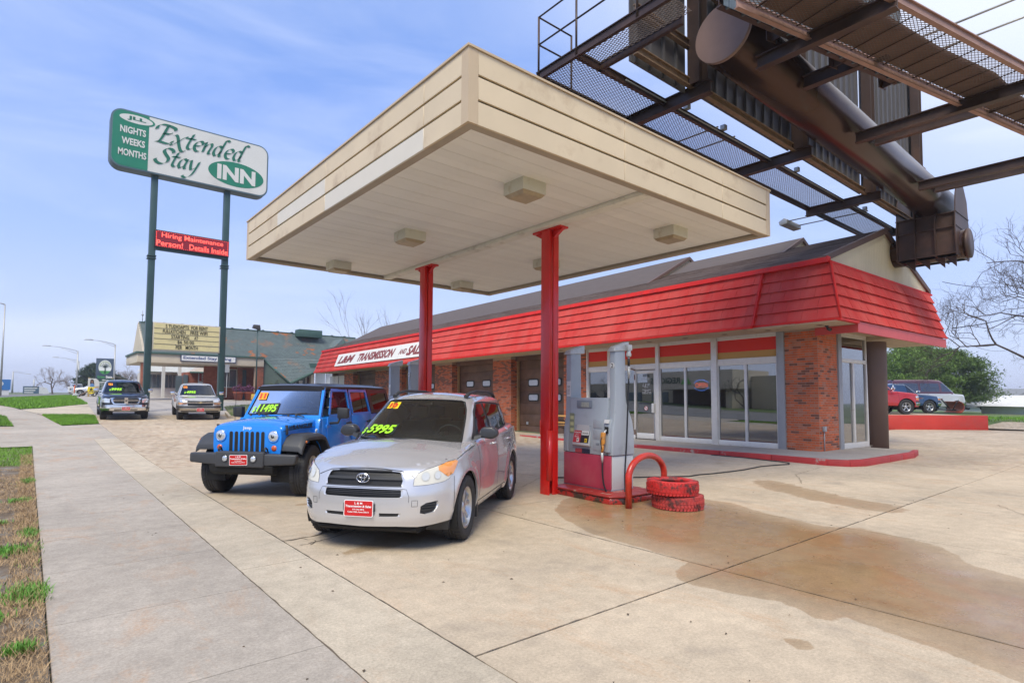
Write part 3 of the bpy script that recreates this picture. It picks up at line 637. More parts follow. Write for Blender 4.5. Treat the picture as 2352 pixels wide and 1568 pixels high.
# storefront
def bay(y0, y1, panes, nm='shop_window', door=False):
    w = sb(nm, M_ALU, MB().box((-.02, y0, 2.84), (.10, y1, 3.06)), bevel=.004); MB().box((-.02, y0, .13), (.10, y1, .30)).build('sill', M_ALU, w, bevel=.004); MB().box((-.01, y0, 3.70), (.09, y1, 3.76)).build('head', M_ALU, w, bevel=.004)
    MB().box((.03, y0, 3.29), (.05, y1, 3.70)).build('red_panel', mat('sign_red', (.70, .02, .006), .6), w)
    MB().box((.028, y0, 3.06), (.052, y1, 3.288)).build('gold_panel', mat('sign_gold', (.50, .28, .07), .6), w)
    for a, b in zip([y0]+panes, panes+[y1]):
        MB().box((.035, a+.04, .30), (.047, b-.04, 2.84)).build('pane', M_STG, w)
    for a in panes: MB().box((-.01, a-.045, .30), (.09, a+.045, 2.84)).build('mullion', M_ALU, w, bevel=.004)
    for a in (y0, y1): MB().box((-.012, a-.04 if a == y1 else a, .30), (.09, a if a == y1 else a+.04, 2.84)).build('jamb', M_ALU, w, bevel=.004)
    return w
bay(1.24, 3.35, [2.32]); bay(3.57, 5.80, [4.67]); bay(8.41, 9.55, [])
wC = bay(7.0, 8.26, [7.6]); bay(5.96, 7.0, [], 'door_transom') if False else None
def post(y0, y1, m=M_ALU, x0=-.06): sb('window_post', m, MB().box((x0, y0, .13), (.12, y1, 3.822)), bevel=.006)
post(1.0, 1.235, M_GALU); post(3.352, 3.568); post(5.802, 5.958); post(8.262, 8.408); post(9.552, 9.62)
dw = sb('door_transom', M_ALU, MB().box((-.02, 5.96, 2.84), (.10, 7.0, 3.06)).box((-.01, 5.96, 3.70), (.09, 7.0, 3.76)), bevel=.004)
MB().box((.03, 5.96, 3.29), (.05, 7.0, 3.70)).build('red_panel', mat('sign_red'), dw); MB().box((.028, 5.96, 3.06), (.052, 7.0, 3.288)).build('gold_panel', mat('sign_gold'), dw)
dr = sb('entrance_door', M_ALU, MB().box((-.03, 5.97, .17), (.03, 6.06, 2.80)).box((-.03, 6.90, .17), (.03, 6.99, 2.80)).box((-.03, 6.06, 2.69), (.03, 6.90, 2.80)).box((-.03, 6.06, .17), (.03, 6.90, .38)), bevel=.006)
MB().box((-.004, 6.06, .38), (.006, 6.90, 2.69)).build('pane', M_STG, dr)
MB().box((-.13, 6.0, 1.17), (-.03, 6.10, 1.53)).build('handle', M_ALU, dr, bevel=.012)
MB().box((-.05, 6.965, .3), (-.02, 7.0, .5)).box((-.05, 6.965, 2.45), (-.02, 7.0, 2.65)).build('hinge', mat('rust', (.16, .07, .04), .8), dr)
MB().tube([(-.04, 6.95, 2.83), (-.10, 7.12, 2.90)], .02, 8).build('closer', mat('rust'), dr)
def FX(y, z, x=-.008): return mat_frame((x, y, z), (0, -1, 0), (0, 0, 1), (-1, 0, 0))
mb = MB(); fit_text(mb, '4326', FX(6.44, 2.61), .33, .11, 0, bold=.02); mb.build('street_number', mat('black_print', (.015, .015, .015), .6), dr)
mb = MB(); fit_text(mb, 'L & M', FX(6.44, 2.24), .34, .11, shear=.4); fit_text(mb, 'TRANSMISSION', FX(6.44, 2.15), .2, .03); fit_text(mb, 'ENTRANCE', FX(6.44, 2.48), .32, .06)
for k, s_ in enumerate(('BUSINESS HOURS', 'MON-FRI', '7:30 A.M. - 5:30 P.M.', 'CLOSED SAT - SUN')): fit_text(mb, s_, FX(6.42, 2.05-k*.045), (.4, .18, .44, .44)[k], .032, bold=.01)
mb.build('door_lettering', mat('white_print', (.8, .8, .8), .6), dr)
mb = MB(); mb.prism([(6.45+.085*math.cos(a*.3927), 1.34+.085*math.sin(a*.3927)) for a in range(16)], 'x', -.012, -.007, 0); mb.build('no_smoking_sign', mat('ring_red', (.45, .03, .03), .5), dr)
mb = MB(); mb.prism([(6.45+.068*math.cos(a*.3927), 1.34+.068*math.sin(a*.3927)) for a in range(16)], 'x', -.015, -.010, 0); mb.build('no_smoking_sign', mat('white_print'), dr)
mb = MB(); mb.add([FX(6.45, 1.34, -.017) @ Vector(p) for p in ((-.05, .038, 0), (-.038, .05, 0), (.05, -.038, 0), (.038, -.05, 0))], [(0, 3, 2, 1)]); mb.add([FX(6.45, 1.34, -.016) @ Vector(p) for p in ((-.045, -.008, 0), (.045, -.008, 0), (.045, .01, 0), (-.045, .01, 0))], [(0, 1, 2, 3)]); mb.build('no_smoking_sign', mat('ring_red'), dr)
# glazed end door beside the pillar
w2 = sb('end_entrance', M_ALU, MB().box((1.57, -.02, 2.88), (3.57, .10, 3.0)).box((1.57, -.02, .13), (3.57, .10, .30)).box((1.57, -.02, .30), (1.64, .1, 3.76)).box((3.49, -.02, .30), (3.57, .1, 3.76)).box((2.42, -.02, .30), (2.54, .1, 2.88)).box((1.64, -.01, 3.70), (3.49, .09, 3.76)), bevel=.005)
for a, b, z0, z1 in ((1.64, 2.42, .30, 2.88), (2.54, 3.49, .30, 2.88), (1.64, 3.49, 3.0, 3.70)): MB().box((a, .03, z0), (b, .042, z1)).build('pane', M_STG, w2)
sb('window_post', M_GALU, MB().box((1.325, -.05, .13), (1.568, .12, 3.822)), bevel=.006)
MB().box((2.6, .06, 1.5), (3.0, .065, 1.9)).build('paper_notice', mat('paper', (.6, .68, .66), .8), w2)
# room behind the glass
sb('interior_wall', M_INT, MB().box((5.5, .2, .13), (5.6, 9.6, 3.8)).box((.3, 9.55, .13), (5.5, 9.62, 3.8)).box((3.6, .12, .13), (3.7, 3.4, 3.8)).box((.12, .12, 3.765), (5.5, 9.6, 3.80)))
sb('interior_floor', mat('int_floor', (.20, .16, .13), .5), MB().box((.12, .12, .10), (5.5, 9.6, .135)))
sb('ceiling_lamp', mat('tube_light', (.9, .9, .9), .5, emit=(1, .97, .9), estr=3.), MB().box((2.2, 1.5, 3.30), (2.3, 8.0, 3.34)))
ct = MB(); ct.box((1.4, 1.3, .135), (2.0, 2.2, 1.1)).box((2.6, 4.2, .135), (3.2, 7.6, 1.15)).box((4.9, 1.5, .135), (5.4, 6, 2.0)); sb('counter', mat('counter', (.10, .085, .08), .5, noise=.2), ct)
# back and far walls
sb('window_head', M_ALU, MB().box((-.02, 1.235, 3.762), (.12, 9.6, 3.822)).box((1.57, -.02, 3.762), (3.57, .12, 3.822)))
sb('wall', M_MORT, MB().box((.62, 9.62, 0), (.75, 40, 3.9)).box((.12, 39.9, -.3), (8.6, 40.0, 3.9)).box((3.6, 3.4, 0), (3.7, 9.6, 3.8)).box((8.5, 10, -.3), (8.6, 39.9, 3.9)))
# eave: soffit, mansard, roof
sb('soffit', M_SFT, MB().box((-1.36, -1.12, 3.825), (7.50, 0, 3.86)).box((-1.36, 0, 3.825), (-.005, 40.1, 3.86)).box((3.7, 0, 3.825), (7.5, 9, 3.86)))
for y in (-.42, 1.12, 2.6, 4.11, 5.68, 10.5, 18, 26):
    mb = MB(); mb.lathe([(.0, .0), (.13, .0), (.15, -.012), (.15, .01)], (-.74, y, 3.823), 20); mb.lathe([(.10, -.006), (.06, -.014), (0, -.014)], (-.74, y, 3.822), 16, m=1); sb('downlight', [M_SFT, mat('lamp_hole', (.10, .07, .05), .6)], mb)
NR = 5
def mansard(u0, u1, axis, off=0., zb=3.92, single_below=None):
    """axis 'y': shingle rows on the street side; 'x': on the gable end"""
    rows = []; zt = 5.60; hz = (zt-zb)/NR
    for r in range(NR):
        x = u0+rb.uniform(-.3, 0)
        while x < u1-.02:
            wv = rb.choice((.36, .42, .48, .42) if axis == 'y' else (.18, .24, .30)); a, b = max(x, u0), min(x+wv, u1); x += wv
            if b-a > .05: rows.append((r, a, b))
    return rows, hz
SLX, SLY = .70/1.85, .5/1.85      # how far the mansard leans back per metre
def shg(axis, a, b, z0, z1, off, rr):
    """one metal shake: 8 corner points; thick at its lower edge; mitred at the corner"""
    j = rr.uniform(-.006, .006); lo = .062+rr.uniform(0, .014); j2 = rr.uniform(-.004, .004)
    def X(z, o): return -1.4+off+(z-3.9)*SLX-o
    def Y(z, o): return -1.18+(z-3.9)*SLY-o
    if axis == 'y':
        P = lambda z, o, u, c: (X(z, o), Y(z, o) if c else u, z)
    else:
        P = lambda z, o, u, c: (X(z, o) if c else u, Y(z, o), z)
    e_ = Y if axis == 'y' else X; th_ = e_(z1, 0)+(.20 if axis == 'y' else .10); ca = a < th_
    if b <= th_: return None
    a, b = a+.003, b-.003
    return [P(z0+j+j2, 0, a, ca), P(z0+j-j2, 0, b, 0), P(z1+.02, 0, b, 0), P(z1+.02, 0, a, ca), P(z0+j+j2, lo, a, ca), P(z0+j-j2, lo, b, 0), P(z1+.02, .006, b, 0), P(z1+.02, .006, a, ca)]
SHF = [(0, 1, 2, 3), (7, 6, 5, 4), (4, 5, 1, 0), (5, 6, 2, 1), (6, 7, 3, 2), (7, 4, 0, 3)]
def lay(axis, u0, u1, off, nsingle, flip):
    rows, hz = mansard(u0, u1, axis); rows.sort(key=lambda r: r[1]); rest = MB(); k = 0
    for r, a, b in rows:
        pts = shg(axis, a, b, 3.92+r*hz, 3.92+(r+1)*hz, off, rb)
        if pts is None: continue
        F = [f[::-1] for f in SHF] if flip else SHF
        if k < nsingle:
            mb = MB().add(pts, F); mb.build('shingle', M_SHR, shop)
        else: rest.add(pts, F)
        k += 1
    if rest.v: rest.build('shingles', M_SHR, shop, kind='stuff')
sb('mansard_backing', mat('backing_red', (.30, .012, .01), .9), MB().prism([(-1.36, 3.88), (-.60, 5.75), (.3, 5.75), (.3, 3.88)], 'y', 1.25, 40.1).prism([(-1.27, 3.88), (-.56, 5.75), (.3, 5.75), (.3, 3.88)], 'y', -.55, 1.25))  # red darkened to put gap shadow between the shingles into the colour
sb('mansard_backing', mat('backing_red', (.30, .012, .01), .9), MB().add([(-1.25, -1.12, 3.88), (7.55, -1.12, 3.88), (7.9, -.60, 5.72), (-.56, -.60, 5.72), (-1.25, .2, 3.88), (7.55, .2, 3.88), (7.9, .2, 5.72), (-.56, .2, 5.72)], [(0, 1, 2, 3), (1, 5, 6, 2), (4, 0, 3, 7), (3, 2, 6, 7), (5, 4, 7, 6)]))
lay('y', -1.18, 1.22, .10, 40, False); lay('y', 1.28, 40.05, 0., 120, False); lay('x', -1.3, 7.62, .10, 130, True)
sb('hip_trim', M_SHT, MB().tube([(-1.34, -1.22, 3.90), (-.74, -.76, 5.62)], .035, 6))
sb('corner_flashing', M_SHT, MB().hexa([(-1.46, 1.215, 3.90), (-1.30, 1.215, 3.90), (-1.30, 1.285, 3.90), (-1.46, 1.285, 3.90), (-.80, 1.215, 5.62), (-.6, 1.215, 5.62), (-.6, 1.285, 5.62), (-.80, 1.285, 5.62)]))
sb('eave_trim', M_SHT, MB().box((-1.47, 1.26, 3.835), (-1.36, 40.1, 3.915)).box((-1.36, -1.24, 3.835), (-1.25, 1.26, 3.915)).box((-1.25, -1.24, 3.835), (-.13, -1.12, 3.90)).prism([(-.86, 5.60), (-.79, 5.78), (-.6, 5.78), (-.6, 5.60)], 'y', -.70, 40.1).box((-.74, -.74, 5.60), (7.9, -.60, 5.66)))
sb('lower_flashing', mat('pink_flash', (.58, .07, .065), .45, noise=.05), MB().box((-.13, -1.19, 3.60), (3.7, -1.10, 3.90)).box((3.705, -1.19, 3.60), (7.58, -1.10, 3.90)).box((-.13, -1.10, 3.60), (-.05, .0, 3.82)))
sb('drop_soffit', M_SFT, MB().box((-.05, -1.10, 3.66), (7.5, -.95, 3.82)).box((3.65, -.95, 3.70), (7.5, .6, 3.82)))
def roof(y0, y1, pk, zp, e0=(-.80, 5.76), e1=(8.0, 5.80)):
    sb('roof', M_ROOF, MB().prism([e0, (pk, zp), e1, (e1[0], e1[1]-.1), (pk, zp-.12), (e0[0], e0[1]-.1)], 'y', y0, y1))
    mb = MB(); L_ = math.hypot(pk-e0[0], zp-e0[1]); n_ = int(L_/.15); ux, uz = (pk-e0[0])/L_, (zp-e0[1])/L_
    for c in range(n_):
        a = c*L_/n_; b = a+L_/n_+.02; y = y0
        while y < y1:
            yy = min(y+rb.choice((.9, 1.0, 1.4)), y1); h0 = .012+rb.random()*.008
            P = lambda s_, h, Y: (e0[0]+ux*s_-uz*h, Y, e0[1]+uz*s_+ux*h)
            mb.add([P(a, 0, y), P(b, 0, y), P(b, 0, yy-.004), P(a, 0, yy-.004), P(a, h0, y), P(b, .002, y), P(b, .002, yy-.004), P(a, h0, yy-.004)], [(4, 7, 6, 5), (4, 0, 3, 7), (0, 4, 5, 1), (3, 2, 6, 7)], 0); y = yy
    sb('roof_shingles', M_ROOF, mb, kind='stuff')
roof(-.62, 40.1, 3.77, 7.41)
def gable(y, x0, z0, xp, zp, x1, z1, wv=.135, depth=.05):
    g = sb('gable', M_FASC, MB().prism([(x0, z0), (xp, zp), (x1, z1), (x1, z1-.17), (xp, zp-.20), (x0, z0-.17)], 'y', y-.07, y+.05))
    x = x0+.35; MB().prism([(x0+.2, z0-.1), (xp, zp-.15), (x1-.2, z1-.1)], 'y', y+.03, y+.05).build('gable_wall', M_SIDE, g)
    while x < x1-.35:
        b = min(x+wv-.006, x1-.35); top = lambda q: (z0+(q-x0)/(xp-x0)*(zp-z0) if q < xp else z1+(x1-q)/(x1-xp)*(zp-z1))-.16
        xs = [x, b] if not (x < xp < b) else [x, xp, b]
        if min(top(q) for q in xs) > z0-.02: MB().prism([(x, z0-.06), (b, z0-.06)]+[(q, top(q)) for q in xs[::-1]], 'y', y-.0, y+.03).build('siding_board', M_SIDE, g)
        x += wv
gable(-.60, -.80, 5.80, 3.77, 7.45, 8.0, 5.84)
def rear_roof(y0, y1, xp, zp, run, drop):
    e = [(xp-run, zp-drop), (xp, zp), (xp+run, zp-drop)]
    sb('rear_roof', mat('rear_roofing', (.105, .082, .074), .9, noise=.25, nscale=5, stretch=(4, .3, 4)), MB().prism(e, 'y', y0, y1))
    g = sb('gable', M_FASC, MB().prism([e[0], e[1], e[2], (e[2][0], e[2][1]-.12), (xp, zp-.14), (e[0][0], e[0][1]-.12)], 'y', y0-.12, y0+.002))
    mb = MB().prism([(xp-run+.3, zp-drop+.02), (xp, zp-.14), (xp+run-.3, zp-drop+.02)], 'y', y0-.05, y0-.004); mb.build('siding', M_SIDE, g)
rear_roof(2.5, 7.6, 4.5, 7.94, 4.2, 2.2); rear_roof(7.6, 40, 4.5, 8.2, 4.3, 2.3)
# security camera, electric box, conduit
t_ = SM
cam_ = empty('security_camera', parent=None, label='small dark security camera under the eave beside the brick corner', cat='camera'); cam_.matrix_world = SM @ Matrix.Translation((-.45, -.48, 3.825))
MB().lathe([(.05, 0), (.05, -.03), (.02, -.05)], n=12).build('mount', mat('dark_plastic', (.03, .03, .03), .4), cam_); MB().tube([(0, 0, -.04), (.02, -.02, -.09), (.12, -.05, -.12)], [.02, .045, .05], 10).build('camera_body', mat('dark_plastic'), cam_)
eb = sb('outlet_box', M_GALU, MB().box((.15, -.09, .72), (.28, -.012, .88)), bevel=.008)
MB().tube([(.21, -.04, .72), (.21, -.04, .15)], .016, 8).build('conduit', M_GALU, eb)
# raised walk with red kerb
wk = MB(); front = [(-2.42, 11.3), (-2.46, 6.0), (-2.32, .4), (-2.36, -1.2), (-2.15, -1.62), (-1.7, -1.78), (2.95, -1.62), (2.95, .0), (3.55, 0), (0, 0), (0, 11.3)]
wk = empty('raised_walk', kind='structure'); wk.matrix_world = SM.copy()
fr = [(-2.42, 11.3), (-2.52, 5.0), (-2.38, 1.85), (-2.30, .3), (-2.36, -1.2), (-2.12, -1.66), (-1.6, -1.84), (0, -1.83), (1.0, -1.82), (1.9, -1.82), (2.95, -1.60)]
MB().prism([(p[0]+.13 if i < 6 else p[0], p[1]+(.0 if i < 5 else .13)) for i, p in enumerate(fr)]+[(2.95, -.05), (3.6, -.05), (3.6, .35), (0.03, .35), (.03, 11.3)], 'z', -.1, .135).build('walk_slab', M_GREYC, wk)
for i in range(len(fr)-1):
    a, b = Vector(fr[i]), Vector(fr[i+1]); d = (b-a).normalized(); n_ = Vector((d.y, -d.x)); n_ = -n_ if n_.x > 0 and i < 5 else n_
    inn = Vector((.15, 0)) if i < 4 else (Vector((.12, .12)) if i < 6 else Vector((0, .15))); g_ = d*.008
    n2 = max(1, int((b-a).length/2.4))
    for k in range(n2):
        p, q = a.lerp(b, k/n2)+g_*(.6 if i not in (4, 5, 6) else 0), a.lerp(b, (k+1)/n2)-g_*(.6 if i not in (3, 4, 5) else 0)
        inp = inn if not (i == 4) else Vector((.15, 0)); inq = inn if i != 3 else Vector((.15, 0))
        MB().hexa([(p.x, p.y, -.1), (q.x, q.y, -.1), (q.x+inq.x, q.y+inq.y, -.1), (p.x+inp.x, p.y+inp.y, -.1), (p.x, p.y, .15), (q.x, q.y, .15), (q.x+inq.x, q.y+inq.y, .15), (p.x+inp.x, p.y+inp.y, .15)]).build('kerb_stone', M_KRED, wk, bevel=.02)
# hand painted name board on the mansard
nb = empty('name_board', label='long white hand painted board with red brush lettering on the red mansard', cat='sign'); nb.matrix_world = SM.copy()
tl = .378
def lean(y, z, o): return (-1.4-.05+(z-3.9)*tl-o, y, z)
for (a, b) in ((21.15, 24.9), (24.92, 35.62)):
    mb = MB(); mb.hexa([lean(a, 4.20, .05), lean(b, 4.20, .05), lean(b, 4.20, 0), lean(a, 4.20, 0), lean(a, 5.13, .05), lean(b, 5.13, .05), lean(b, 5.13, 0), lean(a, 5.13, 0)]); mb.f = [f[::-1] for f in mb.f]; mb.build('board', mat('board_white', (.72, .71, .67), .6, noise=.05, dirt=(.5, .47, .4), dscale=1, dth=(.6, .8)), nb)
zu = Vector((tl, 0, 1)).normalized(); ou = Vector((-1, 0, tl)).normalized()
mb = MB(); M_BRUSH = mat('brush_red', (.22, .035, .03), .6)
def lm(s_, ya, yb, z, h, **k):
    o = Vector(lean((ya+yb)/2, z, .056)); fit_text(mb, s_, mat_frame(o, (0, -1, 0), zu, ou), abs(yb-ya), h, **k)
lm('L&M', 35.2, 32.1, 4.66, .62, bold=.045, shear=.35); lm('TRANSMISSION', 31.4, 25.6, 4.66, .62, bold=.045, shear=.35); lm('AND', 25.0, 24.0, 4.66, .36, bold=.03, shear=.35); lm('SALES', 23.9, 21.3, 4.66, .66, bold=.045, shear=.35)
mb.build('lettering', M_BRUSH, nb)
# neon OPEN sign in the window
op = empty('open_sign', label='oval red and blue lit OPEN sign hanging inside the shop window', cat='sign'); op.matrix_world = SM @ Matrix.Translation((.09, 4.07, 2.19))
MB().prism([(.34*math.cos(a*math.pi/12), .22*math.sin(a*math.pi/12)) for a in range(24)], 'x', 0.02, .05, 0).build('backing', mat('open_black', (.01, .01, .012), .5), op)
mb = MB(); fit_text(mb, 'OPEN', mat_frame((0.01, 0, 0), (0, -1, 0), (0, 0, 1), (-1, 0, 0)), .50, .17, spacing=1.05); mb.build('tube_letters', mat('neon_red', (1, .1, .05), .5, emit=(1, .12, .04), estr=3.5), op)
mb = MB()
for a in range(40):
    w = a/40*2*math.pi
    if abs(math.sin(w)) < .45: continue
    mb.box((.0, .31*math.cos(w)-.008, .19*math.sin(w)-.008), (.02, .31*math.cos(w)+.008, .19*math.sin(w)+.008))
mb.build('blue_dots', mat('neon_blue', (.1, .2, 1), .5, emit=(.15, .3, 1), estr=5), op)
# garden bench and red posts against the brick
bn = empty('garden_bench', label='small garden bench with wooden slats and black cast iron ends', cat='bench'); bn.matrix_world = SM @ Matrix.Translation((-.72, 9.95, .135)) @ Matrix.Rotation(rad(90), 4, 'Z')
M_SLAT = mat('bench_wood', (.55, .30, .08), .5, noise=.15); M_IRON = mat('cast_iron', (.015, .015, .015), .4)
for k in range(5): MB().box((-.6, -.22+k*.09, .42), (.6, -.15+k*.09, .445)).build('seat_slat', M_SLAT, bn, bevel=.005)
for z in (.52, .80): MB().box((-.55, .235+(z-.5)*.2, z), (.55, .26+(z-.5)*.2, z+.07)).build('back_slat', M_SLAT, bn, bevel=.005)
for x in (-.55, .48): MB().box((x, .24, .55), (x+.07, .28, .84)).build('back_post', M_SLAT, bn)
mb = MB()
for x in np.linspace(-.42, .42, 7): mb.tube([(x-.06, .26, .59), (x, .275, .69), (x+.06, .285, .79)], .010, 6); mb.tube([(x+.06, .26, .59), (x, .275, .69), (x-.06, .285, .79)], .010, 6)
mb.build('back_scroll', M_IRON, bn)
for x in (-.62, .62): MB().tube([(x, -.28, .0), (x, -.22, .2), (x, -.26, .42), (x, -.24, .62), (x, .1, .64), (x, .25, .60)], .018, 6).tube([(x, .28, .0), (x, .2, .25), (x, .22, .45), (x, .30, .86)], .018, 6).tube([(x, -.22, .25), (x, 0, .35), (x, .2, .25)], .012, 6).build('iron_end', M_IRON, bn)
for i, (a, b, s_) in enumerate(((-.9, 11.6, 'short red steel post beside the garden bench'), (-.8, 16.3, 'red steel post in front of the pillar behind the silver car'))):
    o = MB().lathe([(.0, .8), (.06, .79), (.075, .74), (.075, 0), (.0, 0)], n=14).build('bollard', M_RED, label=s_, cat='bollard', group='red bollards by the garage doors'); o.matrix_world = SM @ Matrix.Translation((a, b, -.05))
# air hose left on the ground
pts = [(8.4, 8.8), (9.6, 7.9), (10.96, 7.14), (11.4, 7.15), (11.81, 7.06), (12.39, 7.02), (13.05, 6.99), (14.0, 7.07), (14.61, 6.99), (15.08, 6.86), (15.36, 6.98), (15.48, 7.25), (15.54, 7.7), (15.66, 8.4), (15.62, 9.4)]
MB().tube([(x, y, .016) for x, y in pts], .014, 6).build('air_hose', mat('hose_black', (.03, .028, .026), .6), label='black air hose trailing over the concrete to the red kerb', cat='hose')
# ------------------------------------------------------------------ vehicles
M_TYRE = mat('tyre_rubber', (.022, .022, .024), .75, bump=.5, bscale=70, noise=.2, nscale=12)
M_BLKP = mat('black_plastic', (.03, .031, .034), .5, bump=.15, bscale=200)
M_DKP = mat('dark_plastic', (.03, .03, .03), .4)
M_VOID = mat('underbody_black', (.008, .008, .008), .9)
M_SEAM = mat('seam_black', (.006, .006, .006), .8)
M_CHR = mat('chrome', (.75, .76, .78), .12, metal=1.)
M_RIM = mat('alloy_rim', (.55, .56, .57), .28, metal=.85)
M_LENS = mat('clear_lens', (.60, .62, .62), .08, coat=1., spec=.8)
M_AMB = mat('amber_lens', (.75, .20, .02), .12, coat=1.)
M_TAIL = mat('red_lens', (.45, .012, .012), .12, coat=1.)
M_PLR = mat('plate_red', (.52, .015, .015), .35); M_PLW = mat('plate_white', (.8, .8, .8), .4)
M_LIME = mat('price_lime', (.36, .80, .02), .5, emit=None); M_ORNG = mat('price_orange', (.95, .36, .01), .5); M_PBLK = mat('price_black', (.012, .018, .012), .45)
M_YRED = mat('year_red', (.60, .04, .01), .5); M_YEL = mat('year_yellow', (.85, .62, .01), .5)
def paint(name, col, metal=.5, rough=.28): return mat(name, col, rough, metal=metal, coat=1., noise=.02, nscale=.5)
G_CAR = glass('car_glass', (.40, .44, .44), .02); G_DARK = glass('privacy_glass', (.03, .03, .035), .10)
def catmull(P, n=10):
    P = [np.array(p, float) for p in P]; Q = [2*P[0]-P[1]]+P+[2*P[-1]-P[-2]]; out = []
    for i in range(1, len(Q)-2):
        for t in np.linspace(0, 1, n, endpoint=False):
            a, b, c, d = Q[i-1], Q[i], Q[i+1], Q[i+2]; out.append(.5*((2*b)+(c-a)*t+(2*a-5*b+4*c-d)*t*t+(3*b-a-3*c+d)*t**3))
    out.append(P[-1]); return np.array(out)
class Belt:
    """a car's side wall: left half outline in plan (front centre -> rear centre), scaled with height"""
    def __init__(s, outline, xf, xr, w, top, r=.07, wheels=(), flare=0., fr=.42, smooth=10):
        q = catmull(outline, smooth); d = np.r_[0, np.cumsum(np.hypot(*np.diff(q, axis=0).T))]
        s.Lt = d[-1]; s.ss = np.linspace(0, d[-1], 400); s.X = np.interp(s.ss, d, q[:, 0]); s.Y = np.interp(s.ss, d, q[:, 1])
        s.X0, s.X1 = q[0, 0], q[-1, 0]; s.W = q[:, 1].max()
        f = lambda t: (lambda z: np.interp(z, [a for a, b in t], [b for a, b in t])); s.xf, s.xr, s.w = f(xf), f(xr), f(w)
        tx = np.gradient(s.X, s.ss); ty = np.gradient(s.Y, s.ss); L = np.hypot(tx, ty); s.nx, s.ny = ty/L*1., -tx/L
        s.top_t = top; s.r = r; s.wheels = wheels; s.fl = flare; s.fr = fr
    def top(s, u): return np.interp(u, [s.at_x(a) if isinstance(a, (int, float)) else float(a[1:]) for a, b in s.top_t], [b for a, b in s.top_t])
    def at_x(s, x, z=None):      # s of a point on the side at x (height z)
        if z is not None:
            x = s.X1+(x-s.xr(z))*(s.X0-s.X1)/(s.xf(z)-s.xr(z))
        i = np.argmax(s.Y > s.W*.93); j = len(s.X)-1-np.argmax((s.Y > s.W*.80)[::-1]); return float(np.interp(-x, -s.X[i//2:], s.ss[i//2:]))
    def at_y(s, y, z=None, rear=False):
        if z is not None: y = y/(s.w(z)/s.W)
        k = int(np.argmax(s.Y)); 
        if rear: return float(np.interp(-y, -s.Y[k:], s.ss[k:]))
        return float(np.interp(y, s.Y[:k+1], s.ss[:k+1]))
    def P(s, u, z, off=0.):
        u = np.clip(np.asarray(u, float), 0, s.Lt); z = np.asarray(z, float); X = np.interp(u, s.ss, s.X); Y = np.interp(u, s.ss, s.Y)
        xf, xr = s.xf(z), s.xr(z); x = xr+(X-s.X1)*(xf-xr)/(s.X0-s.X1); y = Y*s.w(z)/s.W
        nx, ny = np.interp(u, s.ss, s.nx), np.interp(u, s.ss, s.ny)
        d = np.clip(s.top(u)-z, 0, s.r); ins = s.r-np.sqrt(np.maximum(s.r**2-(s.r-d)**2, 0)); ins = -ins
        if s.fl:
            for cx, cz in s.wheels:
                q = np.hypot(x-cx, z-cz); ins = ins+s.fl*np.exp(-((q-s.fr)/.075)**2)*np.clip(ny, 0, 1)
        ins = ins+off
        return np.stack([x+nx*ins, y+ny*ins, z+0*x], -1)
def lift(v2, f, fn, name, m, parent, mirror='join', smooth=True, thick=0., **k):
    """2D triangles -> 3D by fn(u, v); mirror: join, pair or none"""
    used = np.unique(f); rm = -np.ones(len(v2), int); rm[used] = np.arange(len(used)); v2 = v2[used]; f = rm[f]; p = fn(v2[:, 0], v2[:, 1])
    # orient outwards (left side: +y or +x)
    def one(p, f, nm):
        me = mesh_np(nm, p, f, m, smooth)
        bm = bmesh.new(); bm.from_mesh(me); bmesh.ops.remove_doubles(bm, verts=bm.verts, dist=1e-4)
        if thick:
            be = [e for e in bm.edges if e.is_boundary]; r = bmesh.ops.extrude_edge_only(bm, edges=be); bm.normal_update()
            nv = [g for g in r['geom'] if isinstance(g, bmesh.types.BMVert)]; c = Vector((-1.3, 0, .7))
            for v in nv:
                d = Vector((0, -1 if v.co.y > 0 else 1, 0)); 
                v.co += d*thick*.8 if abs(v.co.y) > .3 else Vector((-1, 0, 0))*thick*.4
            for e in be: e.smooth = False
        bm.to_mesh(me); bm.free(); return link(nm, me, parent, **k)
    pm = p*np.array([1, -1, 1]); fm = f[:, ::-1]
    if mirror == 'none': return one(p, f, name)
    if mirror == 'join': return one(np.vstack([p, pm]), np.vstack([f, fm+len(p)]), name)
    return [one(p, f, name), one(pm, fm, name)]
def belt_build(b, zb, regions, step, m, parent, name='body', gs=None, thick=.03, mirror='join', cut=None):
    """regions: (name, polygon in (s,z), material, offset, mirror) in painting order; material None = opening"""
    u = np.linspace(0, b.Lt, int(b.Lt/step)); top = b.top(u); out = [(a, float(zb(a) if callable(zb) else zb)) for a in u]+[(a, t) for a, t in zip(u[::-1], top[::-1])]
    v, f, c = cdt([out]+[r[1] for r in regions], step, gstep=gs or step)
    cls = np.full(len(f), -1)
    for i, r in enumerate(regions): cls[inpoly(c, r[1])] = i
    lift(v, f[cls == -1], lambda a, z: b.P(a, z), name, m, parent, mirror, thick=thick)
    for i, r in enumerate(regions):
        if r[2] is None or not (cls == i).any(): continue
        lift(v, f[cls == i], lambda a, z, o=r[3]: b.P(a, z, o), r[0], r[2], parent, r[4] if len(r) > 4 else 'pair', thick=r[5] if len(r) > 5 else 0)
